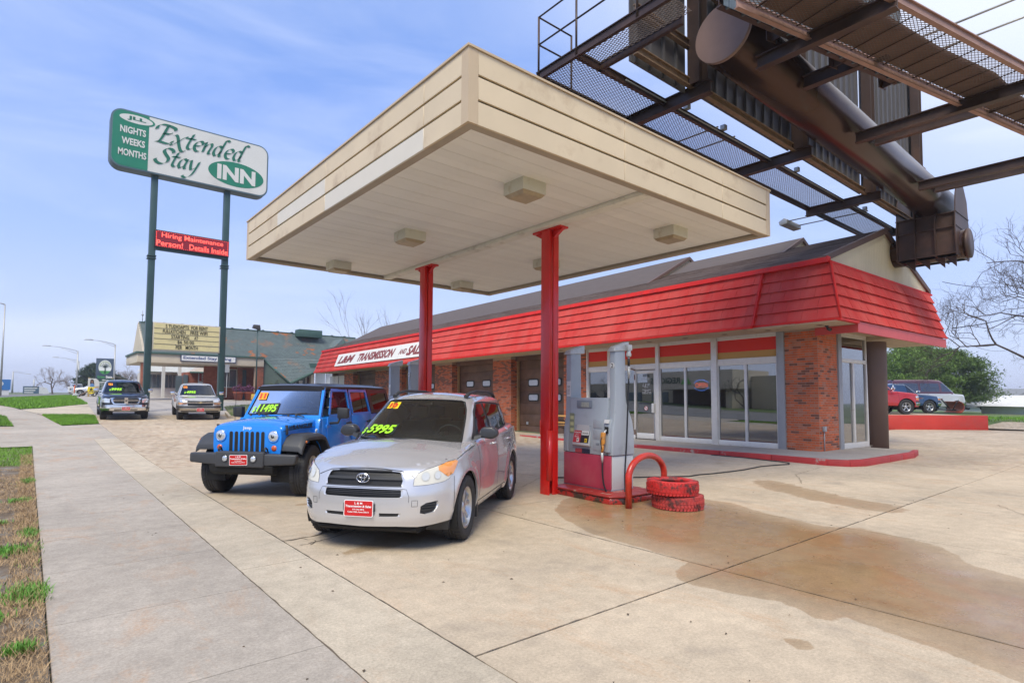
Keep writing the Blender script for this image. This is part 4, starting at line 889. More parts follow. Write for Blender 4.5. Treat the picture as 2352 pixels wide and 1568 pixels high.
def belt_line(b, path, w, parent, name='seam', m=None, off=.0015, mirror='pair', closed=False):
    pts = densify(path, .03, closed=closed); n = len(pts); V = []; F = []
    for i, p in enumerate(pts):
        q, r = (pts[(i+1) % n], pts[i-1]) if closed else (pts[min(i+1, n-1)], pts[max(i-1, 0)]); d = np.array(q)-np.array(r); d = d/max(np.hypot(*d), 1e-9); nn = np.array([-d[1], d[0]])*w/2
        V += [np.array(p)+nn, np.array(p)-nn]
    for i in range(n if closed else n-1): j = (i+1) % n; F += [(2*i, 2*i+1, 2*j+1), (2*i, 2*j+1, 2*j)]
    lift(np.array(V), np.array(F), lambda a, z: b.P(a, z, off), name, m or M_SEAM, parent, mirror)
def cap_fn(b, zc, p=2.4, du=0):
    u = np.linspace(0, b.Lt, 300); e = b.P(u, b.top(u)); k = int(np.argmax(e[:, 1])); o = np.argsort(e[:, 0])
    xs, ys, zs = e[o, 0], e[o, 1], e[o, 2]; zc = [(e[-1][0], e[-1][2])]+[q for q in zc if e[-1][0]+.03 < q[0] < e[0][0]-.03]+[(e[0][0], e[0][2])]; zx = [a for a, _ in zc]; zv = [c for _, c in zc]
    def f(x, y):
        Y = np.maximum(np.interp(x, xs, ys), .02); Ze = np.interp(x, xs, zs); Zc = np.interp(x, zx, zv); return Zc+(Ze-Zc)*np.clip(np.abs(y)/Y, 0, 1)**p
    return f, e
def cap_build(b, zc, regions, step, m, parent, name, p=2.4, thick=0):
    f_, e = cap_fn(b, zc, p); out = [(e[0][0]+.004, 0)]+[(a[0], a[1]) for a in e[1::3]]+[(e[-1][0]-.004, 0)]
    out = [(x, max(y, 0)) for x, y in out]; cl = [out[0]]
    for q in out[1:]:
        if math.hypot(q[0]-cl[-1][0], q[1]-cl[-1][1]) > .004: cl.append(q)
    v, f, c = cdt([cl]+[r[1] for r in regions], step); cls = np.full(len(f), -1)
    for i, r in enumerate(regions): cls[inpoly(c, r[1])] = i
    fn = lambda o: (lambda x, y: np.stack([x, y, f_(x, y)+o], -1))
    if m is not None: lift(v, f[cls == -1], fn(0), name, m, parent, 'join')
    for i, r in enumerate(regions):
        if r[2] is not None and (cls == i).any(): lift(v, f[cls == i], fn(r[3]), r[0], r[2], parent, 'join')
    return f_
def circ(cx, cz, r, a0=0, a1=360, n=28): return [(cx+r*math.cos(rad(a0+(a1-a0)*i/n)), cz+r*math.sin(rad(a0+(a1-a0)*i/n))) for i in range(n+1)]
def wheel(parent, x, y, r, w, side, rimr, spokes=5, twin=True, steer=0., rim_m=None, hub=.035, dish=.03, z=None, holes=False, hi=True):
    """wheel centred at (x, y, r); side +1 = left; outer face away from the car"""
    rim_m = rim_m or M_RIM
    W = empty('wheel', (x, y, r if z is None else z), rz=(0 if side > 0 else math.pi)+steer, parent=parent)
    h = w/2; n = 48 if hi else 24
    t = MB().lathe([(rimr-.01, -h*.75), (rimr+.015, -h*.9), (r*.93, -h*1.0), (r*.985, -h*.82), (r, -h*.6), (r, -h*.36), (r-.008, -h*.34), (r-.008, -h*.28), (r, -h*.26), (r, -.012), (r-.009, -.010), (r-.009, .010), (r, .012), (r, h*.26), (r-.008, h*.28), (r-.008, h*.34), (r, h*.36), (r, h*.6), (r*.985, h*.82), (r*.93, h*1.0), (r*.85, h*1.04), (rimr+.02, h*.92), (rimr+.004, h*.80), (rimr-.01, h*.6)], n=n, axis='y')
    if hi:     # tread blocks
        for k in range(44):
            a = 2*math.pi*k/44
            for s_, o in ((1, 0), (-1, .5)):
                aa = a+o*2*math.pi/44; c_, sn = math.cos(aa), math.sin(aa); M = mat_frame((c_*(r-.004), 0, sn*(r-.004)), (-sn, 0, c_), (0, 1, 0), (c_, 0, sn)); 
                y0, y1 = sorted((s_*h*.38, s_*h*.86)); t.add([M @ Vector(q) for q in ((-.014, y0, 0), (.014, y0, 0), (.018, y1, -.004 if s_ > 0 else 0), (-.010, y1, -.004 if s_ > 0 else 0), (-.014, y0, .007), (.014, y0, .007), (.018, y1, .004), (-.010, y1, .004))], [(4, 5, 6, 7), (0, 1, 5, 4), (1, 2, 6, 5), (2, 3, 7, 6), (3, 0, 4, 7)], 0)
    t.build('tyre', M_TYRE, W)
    MB().lathe([(rimr-.01, -h*.8), (rimr-.03, -h*.3), (rimr-.025, h*.55), (rimr+.006, h*.74), (rimr+.012, h*.86), (rimr-.004, h*.84), (rimr-.018, h*.6)], n=n, axis='y').lathe([(rimr-.03, -h*.2), (.0, -h*.25)], n=n, axis='y', m=1).build('rim', [rim_m, M_VOID], W)
    yo = h*.70-dish
    for k in range(spokes):
        a = 2*math.pi*k/spokes+.3
        for o in ((-.17, .17) if twin else (0,)):
            wv = .032 if twin else .05; w2 = wv*1.25
            c0, c1 = .06, rimr-.012; aa = a+o*.9; bb = a+o*1.25
            d0 = Vector((math.cos(aa), 0, math.sin(aa))); d1 = Vector((math.cos(bb), 0, math.sin(bb))); p0 = d0*c0; p1 = d1*c1; dd = (p1-p0).normalized(); s_ = Vector((-dd.z, 0, dd.x))
            q = [p0-s_*wv/2, p0+s_*wv/2, p1+s_*w2/2, p1-s_*w2/2]
            mb = MB().add([(v.x, yo-.03, v.z) for v in q]+[(q[0].x, yo+.012, q[0].z), (q[1].x, yo+.012, q[1].z), (q[2].x, yo+dish*.8, q[2].z), (q[3].x, yo+dish*.8, q[3].z)], [(0, 1, 2, 3), (7, 6, 5, 4), (4, 5, 1, 0), (5, 6, 2, 1), (6, 7, 3, 2), (7, 4, 0, 3)])
            mb.build('spoke', rim_m, W, bevel=.006 if hi else 0)
    MB().lathe([(.075, yo-.03), (.075, yo+.0), (.06, yo+.015), (hub, yo+.022), (0, yo+.024)], n=24, axis='y').build('hub', rim_m, W)
    MB().lathe([(.0, -h*.3), (rimr*.6, -h*.3), (rimr*.6, -h*.2), (0, -h*.2)], n=20, axis='y').build('brake_disc', mat('brake_steel', (.12, .11, .10), .5, metal=.6), W)
    return W
def plate(parent, M, w=.32, h=.165):
    p = MB().prism(rrect(w, h, .015), 'z', -.004, .004, M=M).build('plate_frame', M_PLW, parent)
    p2 = MB().prism(rrect(w-.014, h-.014, .012), 'z', .003, .0065, M=M).build('plate', M_PLR, p)
    mb = MB(); F = lambda x, y: M @ Matrix.Translation((x, y, .008))
    fit_text(mb, 'L & M', F(0, .052), .085, .022, bold=.03); fit_text(mb, 'Transmission & Sales', F(0, .022), .285, .024, bold=.03, shear=.15); fit_text(mb, '319-266-6876', F(0, -.010), .13, .014, bold=.02); fit_text(mb, 'Cedar Falls, Iowa 50613', F(0, -.036), .235, .018, bold=.02)
    mb.build('plate_lettering', M_PLW, p)
def map_text(mb, txt, fn, c, w, h, m=0, n=(0, 0), **k):
    """string mapped through a surface function fn(u, v); c centre, w x h size in the surface's own units"""
    v, f = text2d(txt, 1., **k); a, b = v.min(0), v.max(0); q = (v-(a+b)/2)/(b-a)*np.array([w, h])+np.array(c); mb.add([tuple(p) for p in fn(q[:, 0], q[:, 1])], f, m)
def glass_numbers(parent, fn, price, year, cy, cz, w, h, yc, yz, yw, yh, cols=None):
    """lime price digits over black, orange year tag; fn(y, z) with y to the car's left, text reads from the front"""
    def R_(x, y, z0): return None
    g = lambda o: (lambda a, b: fn(-a, b, o))     # mirror so that it reads from outside
    S_ = 1
    mb = MB(); mb.add([tuple(p) for p in fn(np.array([cy-w*.36, cy+w*.50, cy+w*.53, cy-w*.30]), np.array([cz-h*.60, cz-h*.42, cz+h*.85, cz+h*.70]), .004)], [(0, 1, 2, 3)]); mb.build('price_backing', M_PBLK, parent)
    mb = MB(); map_text(mb, price, lambda a, b: fn(a, b, .009), (cy+.05*w, cz+.02), w*.86, h, shear=.25, bold=.035); map_text(mb, '$', lambda a, b: fn(a, b, .009), (cy-w*.49, cz-.01), w*.13, h*.8, shear=.2, bold=.02); mb.build('price_digits', M_LIME, parent)
    mb = MB(); mb.add([tuple(p) for p in fn(np.array([yc-yw/2, yc+yw/2, yc+yw/2, yc-yw/2]), np.array([yz-yh/2, yz-yh/2, yz+yh/2, yz+yh/2]), .004)], [(0, 1, 2, 3)]); mb.build('year_tag', M_ORNG if price != '5995' else M_YEL, parent)
    mb = MB(); map_text(mb, year, lambda a, b: fn(a, b, .008), (yc, yz), yw*.7, yh*.72, bold=.06); mb.build('year_digits', M_YRED, parent)

# ---- silver compact SUV
def silver_suv():
    P_ = paint('silver_paint', (.62, .62, .635), .55, .27)
    root = empty('compact_suv', label='silver compact SUV with 5995 on its windshield parked nearest the camera', cat='car')
    WB, RR = 2.66, .362; wc = ((0, .36), (-WB, .36))
    top = [('s0', .885), ('s.45', .892), ('s.75', .912), (.50, .935), (.3, .975), (.1, 1.01), (-.4, 1.055), (-1.0, 1.085), (-2.2, 1.13), (-3.2, 1.17), (-3.6, 1.17)]
    b = Belt([(.885, 0), (.875, .25), (.845, .45), (.775, .62), (.64, .76), (.44, .85), (.15, .893), (-.4, .905), (-1.4, .9075), (-2.3, .9075), (-2.9, .90), (-3.35, .86), (-3.58, .74), (-3.68, .5), (-3.72, 0)],
             [(.18, .76), (.26, .84), (.36, .875), (.50, .885), (.62, .88), (.70, .855), (.80, .825), (.93, .75), (1.2, .66)], [(.2, -3.6), (.45, -3.72), (.62, -3.72), (.7, -3.66), (1.2, -3.60)],
             [(.18, .80), (.28, .86), (.40, .895), (.60, .907), (.75, .905), (.9, .888), (1.0, .872), (1.10, .858), (1.2, .845)], top, r=.055, wheels=wc, flare=.020, fr=.445)
    sy, sx = b.at_y, b.at_x
    bz = lambda u: .215 if u < sx(.45) else (.25 if u < sx(-.42) else (.27 if u < sx(-2.2) else .30))
    zb = lambda u: np.interp(u, [0, sy(.4), sy(.6), sx(.45), sx(-.42), sx(-2.2), sx(-3.1), b.Lt], [.285, .295, .285, .31, .25, .255, .30, .33])
    arch = lambda cx: [(sx(x, z), z) for x, z in circ(cx, .36, .418, -40, 220, 30)]
    H = .80
    grille = [(0, .700), (sy(.41), .693), (sy(.435), .703), (sy(.447), .755), (sy(.425), .822), (sy(.40), .838), (sy(.2), .853), (0, .857)]
    low = [(0, .585), (sy(.43), .592), (sy(.445), .605), (sy(.441), .655), (sy(.43), .668), (0, .672)]
    fog = [(sy(.61), .43), (sy(.66), .415), (sy(.73), .43), (sy(.765), .50), (sy(.755), .545), (sy(.66), .53), (sy(.615), .50)]
    slot = [(sy(.20), .395), (sy(.42), .402), (sy(.43), .432), (sy(.20), .430)]
    head = [(sy(.535), .708), (sy(.66), .713), (sy(.79), .733), (sx(.52), .758), (sx(.45), .80), (sx(.40), .86), (sx(.36), .915), (sx(.40), .93), (sx(.52), .920), (sy(.74), .892), (sy(.64), .862), (sy(.57), .828), (sy(.537), .77)]
    amber = [(sx(.545), .775), (sx(.45), .80), (sx(.40), .86), (sx(.362), .914), (sx(.40), .928), (sx(.56), .918), (sy(.74), .888), (sy(.745), .85)]
    tail = [(sx(-3.28), .84), (sx(-3.5), .80), (sx(-3.5), 1.12), (sx(-3.26), 1.12), (sx(-3.2), 1.0)]
    seam = [(sx(x, z), z) for x, z in []]
    dark = mat('grille_black', (.012, .012, .013), .45)
    regs = [('arch', arch(0), None, 0), ('arch', arch(-WB), None, 0), ('grille_opening', grille, dark, -.035, 'join'), ('lower_intake', low, dark, -.03, 'join'), ('fog_recess', fog, M_BLKP, -.02, 'pair'), ('bumper_slot', slot, dark, -.012, 'pair'),
            ('headlight', head, mat('hazy_lens', (.62, .60, .52), .14, coat=1., noise=.06, nscale=10), .003, 'pair'), ('tail_lamp', tail, M_TAIL, .006, 'pair')]
    belt_build(b, zb, regs, .032, P_, root, 'body', thick=.03)
    lift(*(lambda r: (r[0], r[1]))(cdt([amber], .03)[:2]), lambda a, z: b.P(a, z, .006), 'turn_signal', mat('faded_amber', (.78, .30, .07), .12, coat=1.), root, 'pair')
    for q in (head, grille[1:-1] if 0 else head): belt_line(b, q, .007, root, closed=True)
    for cy_, cz_, r_ in ((.64, .795, .050), (.74, .80, .046)):      # reflector bowls seen through the lens
        for rr_0, m_ in ((r_, mat('bowl_edge', (.50, .49, .43), .3)), (r_-.008, mat('bowl', (.70, .69, .62), .12, metal=.3, coat=1.))):
            q = [(sy(cy_)+rr_0*math.cos(a), cz_+rr_0*math.sin(a)) for a in np.linspace(0, 6.283, 20)[:-1]]; v, f, _ = cdt([q], .05); lift(v, f, lambda a, z, o_=.005+.002*(r_-rr_0 > 0)+.002*(rr_0 < .02): b.P(a, z, o_), 'reflector', m_, root, 'pair')
    # grille bars
    def bar(z0, z1, y1, off, m, nm='grille_bar', y0=0.): 
        q = [(sy(y0) if y0 else 0, z0), (sy(y1), z0), (sy(y1), z1), (sy(y0) if y0 else 0, z1)]; v, f, _ = cdt([q], .04); lift(v, f, lambda a, z: b.P(a, z, off), nm, m, root, 'join' if not y0 else 'pair', thick=.02)
    bar(.762, .788, .438, -.006, M_BLKP); bar(.695, .707, .42, .003, M_BLKP); bar(.846, .858, .30, .003, M_BLKP, 'grille_surround')
    mb = MB()   # honeycomb
    for r in range(6):
        z = .720+r*.0235
        if .752 < z < .795: continue
        for k in range(-20, 21):
            y = (k+(.5 if r % 2 else 0))*.0205
            if abs(y) > .42: continue
            p = b.P(np.array([sy(abs(y))]), np.array([z]), -.022)[0]; 
            for j in range(6):
                a0, a1 = j*math.pi/3+.52, (j+1)*math.pi/3+.52; R0, R1 = .0118, .0092
                mb.add([(p[0], y+R0*math.cos(a0), z+R0*math.sin(a0)), (p[0], y+R0*math.cos(a1), z+R0*math.sin(a1)), (p[0], y+R1*math.cos(a1), z+R1*math.sin(a1)), (p[0], y+R1*math.cos(a0), z+R1*math.sin(a0))], [(0, 1, 2, 3)])
    mb.build('grille_mesh', mat('mesh_grey', (.05, .05, .052), .4), root, kind='stuff')
    for z in (.612, .632, .650): bar(z, z+.004, .435, -.012, M_BLKP, 'intake_slat')
    for z in (.455, .482, .508): bar(z, z+.010, .745, -.004, M_BLKP, 'fog_slat', y0=.63)
    # badge: ring with two crossed ovals
    xb = b.P(np.array([0.]), np.array([.778]), .012)[0][0]; mb = MB()
    def oval(cy, cz, ry, rz, t, x=xb): 
        n = 36; pts = [(x, cy+ry*math.cos(a*2*math.pi/n), cz+rz*math.sin(a*2*math.pi/n)) for a in range(n+1)]; mb.tube(pts, t, 6)
    oval(0, .778, .070, .046, .0055); oval(0, .782, .020, .040, .0045); oval(0, .797, .042, .020, .0045); mb.build('badge', M_CHR, root)
    # panel seams
    V = lambda pts: [(sx(x, z), z) for x, z in pts]
    hz = lambda x: float(b.top(sx(x)))
    belt_line(b, V([(-.56, 1.05), (-.60, .9), (-.58, .5), (-.55, .33)]), .008, root); belt_line(b, V([(-1.60, 1.09), (-1.62, .8), (-1.60, .5), (-1.58, .33)]), .008, root); belt_line(b, V([(-2.62, 1.13), (-2.62, 1.0), (-2.50, .86), (-2.35, .72), (-2.22, .55), (-2.18, .40), (-2.16, .33)]), .008, root)
    belt_line(b, V([(-.55, .335), (-2.16, .335)]), .010, root); belt_line(b, V([(.31, .92), (.20, .80), (.405, .40)]) if 0 else [(sx(.43), .77), (sx(.43), .6), (sx(.43), .42)], .006, root)
    belt_line(b, [(sx(.36), .935), (sx(.1), .985), (sx(-.35), 1.03)], .007, root)
    belt_line(b, [(0, .872), (sy(.2), .868), (sy(.40), .850), (sy(.47), .822), (sy(.535), .795)], .006, root)
    belt_line(b, [(0, .683), (sy(.42), .678), (sy(.47), .67), (sy(.50), .60), (sy(.50), .54)], .004, root)
    belt_line(b, [(sy(.53), .50), (sy(.585), .50), (sy(.585), .56), (sy(.53), .56), (sy(.53), .50)], .004, root)
    # bonnet and shoulder
    zc = [(-3.8, 1.16), (-.6, 1.13), (-.25, 1.118), (0, 1.085), (.3, 1.03), (.5, .975), (.62, .93), (.72, .895)]
    fh = cap_build(b, zc, [], .05, P_, root, 'bonnet', p=2.2)
    # two soft ridges of the bonnet follow as its creases
    # cabin
    g = Belt([(-.10, 0), (-.125, .30), (-.20, .52), (-.34, .68), (-.55, .765), (-.9, .80), (-1.6, .815), (-2.5, .80), (-3.0, .76), (-3.35, .66), (-3.48, .45), (-3.52, 0)],
             [(.95, -.02), (1.06, -.10), (1.60, -1.02), (1.70, -1.20)], [(.95, -3.52), (1.10, -3.50), (1.60, -3.22), (1.7, -3.15)], [(.95, .835), (1.06, .815), (1.35, .735), (1.62, .625), (1.7, .60)],
             [('s0', 1.605), (-.5, 1.612), (-1.2, 1.635), (-1.9, 1.64), (-2.8, 1.615), (-3.5, 1.575)], r=.06)
    gy, gx = g.at_y, g.at_x
    ws = [(0, 1.085), (gy(.70, 1.085), 1.06), (gy(.60, 1.45), 1.45), (gy(.548, 1.545), 1.548), (gy(.50, 1.566), 1.566), (gy(.3, 1.575), 1.578), (0, 1.582)]
    Wd = lambda pts: [(gx(x, z), z) for x, z in pts]
    s1 = Wd([(-.86, 1.115), (-1.53, 1.135), (-1.53, 1.525), (-1.32, 1.52), (-1.10, 1.40), (-.95, 1.25)]); s2 = Wd([(-1.62, 1.14), (-2.42, 1.17), (-2.50, 1.50), (-1.62, 1.53)]); s3 = Wd([(-2.52, 1.175), (-3.02, 1.22), (-3.0, 1.34), (-2.86, 1.47), (-2.59, 1.495)])
    sur = Wd([(-.62, 1.085), (-.84, 1.09), (-1.57, 1.11), (-2.5, 1.145), (-3.08, 1.19), (-3.07, 1.34), (-2.90, 1.50), (-2.5, 1.53), (-1.6, 1.558), (-1.30, 1.548), (-1.07, 1.43), (-.80, 1.20)])
    rg = [(0, 0)]
    rw = [(g.Lt, 1.15), (gy(.58, 1.15, True), 1.15), (gy(.50, 1.5, True), 1.5), (g.Lt, 1.52)]
    belt_build(g, 1.03, [('window_surround', sur, M_BLKP, -.004, 'pair'), ('windshield', ws, G_CAR, -.004, 'join'), ('side_window', s1, G_CAR, .001, 'pair'), ('side_window', s2, G_DARK, .001, 'pair'), ('side_window', s3, G_DARK, .001, 'pair'), ('rear_window', rw, G_DARK, -.003, 'join')], .035, P_, root, 'cabin', thick=.02)
    belt_line(g, ws[1:4], .022, root, m=M_SEAM, name='windshield_seal'); belt_line(g, ws[3:], .012, root, m=M_SEAM, name='windshield_seal')
    cap_build(g, [(-3.3, 1.60), (-2.8, 1.655), (-2.0, 1.685), (-1.4, 1.678), (-1.15, 1.645), (-1.03, 1.605)], [], .07, P_, root, 'roof', p=2.0)
    for s_ in (1, -1):
        MB().tube([(-1.22, s_*.52, 1.62), (-1.36, s_*.53, 1.665), (-1.7, s_*.535, 1.70), (-2.5, s_*.53, 1.695), (-2.85, s_*.52, 1.665), (-2.98, s_*.51, 1.62)], [.03, .024, .02, .02, .024, .03], 8).build('roof_rail', M_BLKP, root)
        m_ = MB().prism([(-.10+.0, 1.10), (.06, 1.085), (.13, 1.13), (.12, 1.20), (.06, 1.245), (-.07, 1.24), (-.12, 1.17)], 'x', -.84, -.70); m_.v = [(x, s_*(y+.955), z) for x, y, z in m_.v]; 
        if s_ < 0: m_.f = [f[::-1] for f in m_.f]
        mo = m_.build('mirror', mat('mirror_black', (.035, .037, .042), .35), root, bevel=.03, seg=3)
        MB().hexa([(-.74, s_*.80, 1.08), (-.62, s_*.80, 1.07), (-.66, s_*.88, 1.10), (-.76, s_*.88, 1.10), (-.78, s_*.79, 1.14), (-.66, s_*.79, 1.12), (-.70, s_*.88, 1.14), (-.78, s_*.88, 1.14)]).build('mirror_arm', M_BLKP, mo)
        for x in (-1.42, -2.40):
            p = b.P(np.array([sx(x, .98)]), np.array([.985]), .0)[0]; MB().tube([(x-.10, s_*(p[1]+.005), .985), (x-.07, s_*(p[1]+.032), .987), (x+.07, s_*(p[1]+.032), .987), (x+.10, s_*(p[1]+.005), .985)], .013, 8).build('door_handle', P_, root)
        for cx in (0, -WB):
            mb = MB(); pts = circ(cx, .36, .402, -25, 205, 24); w_ = [(x, s_*.58, z) for x, z in pts]+[(x, s_*.885, z) for x, z in pts]; n_ = len(pts)
            mb.add(w_, [((i, i+1, n_+i+1, n_+i) if s_ < 0 else (i, n_+i, n_+i+1, i+1)) for i in range(n_-1)], 0, True); mb.build('wheel_well', M_VOID, root)
        MB().box((-.50, s_*.70, .16), (-.46, s_*.89, .42)).build('mud_flap', M_BLKP, root); MB().box((-WB-.44, s_*.70, .18), (-WB-.40, s_*.89, .42)).build('mud_flap', M_BLKP, root); MB().hexa([(.40, s_*.56, .19), (.46, s_*.56, .19), (.44, s_*.80, .20), (.38, s_*.80, .20), (.42, s_*.56, .30), (.50, s_*.56, .30), (.46, s_*.82, .30), (.38, s_*.82, .30)]).build('front_flap', M_BLKP, root)
        wheel(root, 0, s_*.79, RR, .225, s_, .225, steer=0); wheel(root, -WB, s_*.79, RR, .225, s_, .225)
    MB().box((-3.4, -.60, .24), (.55, .60, .80)).box((-2.2, -.80, .26), (-.48, .80, .80)).box((-3.35, -.55, .78), (-.0, .55, .84)).build('underbody', M_VOID, root)
    MB().prism([(.74, .24), (.66, .20), (-.2, .19), (-.2, .27), (.74, .27)], 'y', -.55, .55).build('splash_guard', M_VOID, root)
    # cabin inside: dash, seats, steering wheel
    M_SEAT = mat('grey_cloth', (.30, .30, .29), .9, noise=.1); MB().prism([(-.35, 1.06), (-.72, 1.09), (-.95, 1.04), (-.95, .8), (-.3, .8)], 'y', -.70, .70).build('dashboard', mat('dash_grey', (.06, .065, .07), .7), root, bevel=.02)
    for y in (.37, -.37):
        for x in (-1.55, -2.4):
            MB().prism([(x, .72), (x-.22, 1.26), (x-.33, 1.26), (x-.16, .70)], 'y', y-.24, y+.24).prism([(x+.05, .82), (x-.5+.48, .70), (x-.1, .70), (x+.5, .76), (x+.5, .86)], 'y', y-.24, y+.24).build('seat', M_SEAT, root, bevel=.04)
            MB().box((x-.34, y-.13, 1.30), (x-.24, y+.13, 1.47)).build('headrest', M_SEAT, root, bevel=.03)
    sw = MB(); th = [2*math.pi*k/28 for k in range(29)]; sw.tube([(-1.02+.06*math.sin(t)*1.0, .37+.185*math.cos(t), 1.07+.175*math.sin(t)) for t in th], .013, 8); sw.tube([(-1.02, .19, 1.07), (-1.02, .55, 1.07)], .02, 6); sw.build('steering_wheel', mat('wheel_grey', (.10, .11, .12), .6), root)
    MB().box((-1.13, -.09, 1.50), (-1.08, .09, 1.56)).build('rear_mirror', M_DKP, root, bevel=.01)
    # wipers, aerial
    fn = lambda y, z, o=0.: g.P(np.array([gy(abs(a), c) for a, c in zip(np.atleast_1d(y), np.atleast_1d(z))]), np.atleast_1d(z), o)*np.stack([np.ones(len(np.atleast_1d(y))), np.sign(np.atleast_1d(y)+1e-9), np.ones(len(np.atleast_1d(y)))], -1)
    for y0, y1, z0, z1 in ((-.10, -.62, 1.085, 1.125), (.52, -.08, 1.065, 1.115)):
        p = fn(np.linspace(y0, y1, 7), np.linspace(z0, z1, 7), .022); MB().tube([tuple(q) for q in p], .009, 6).build('wiper', M_DKP, root)
        p = fn(np.array([y0+.12, (y0+y1)/2]), np.array([z0-.03, (z0+z1)/2]), .035); MB().tube([tuple(q) for q in p], .009, 6).build('wiper_arm', M_DKP, root)
    MB().tube([(-1.45, -.42, 1.65), (-1.62, -.44, 1.98)], .003, 5).build('aerial', M_DKP, root)
    glass_numbers(root, fn, '5995', '10', -.375, 1.19, .46, .10, -.395, 1.50, .18, .085)
    pm = mat_frame((b.P(np.array([0.]), np.array([.47]), .014)[0][0]+.004, -.015, .475), (0, 1, 0), (-.05, 0, 1), (1, 0, .05)); MB().box((-.17, -.03, -.09), (.17, .05, .0), M=pm).build('plate_holder', M_BLKP, root); plate(root, pm)
    return root
rav = silver_suv()
fw = Vector((-.775, -.632)); rav.scale = (1.05,)*3; rav.location = (3.475, 6.42, 0); rav.rotation_euler = (0, 0, math.atan2(fw.y, fw.x))

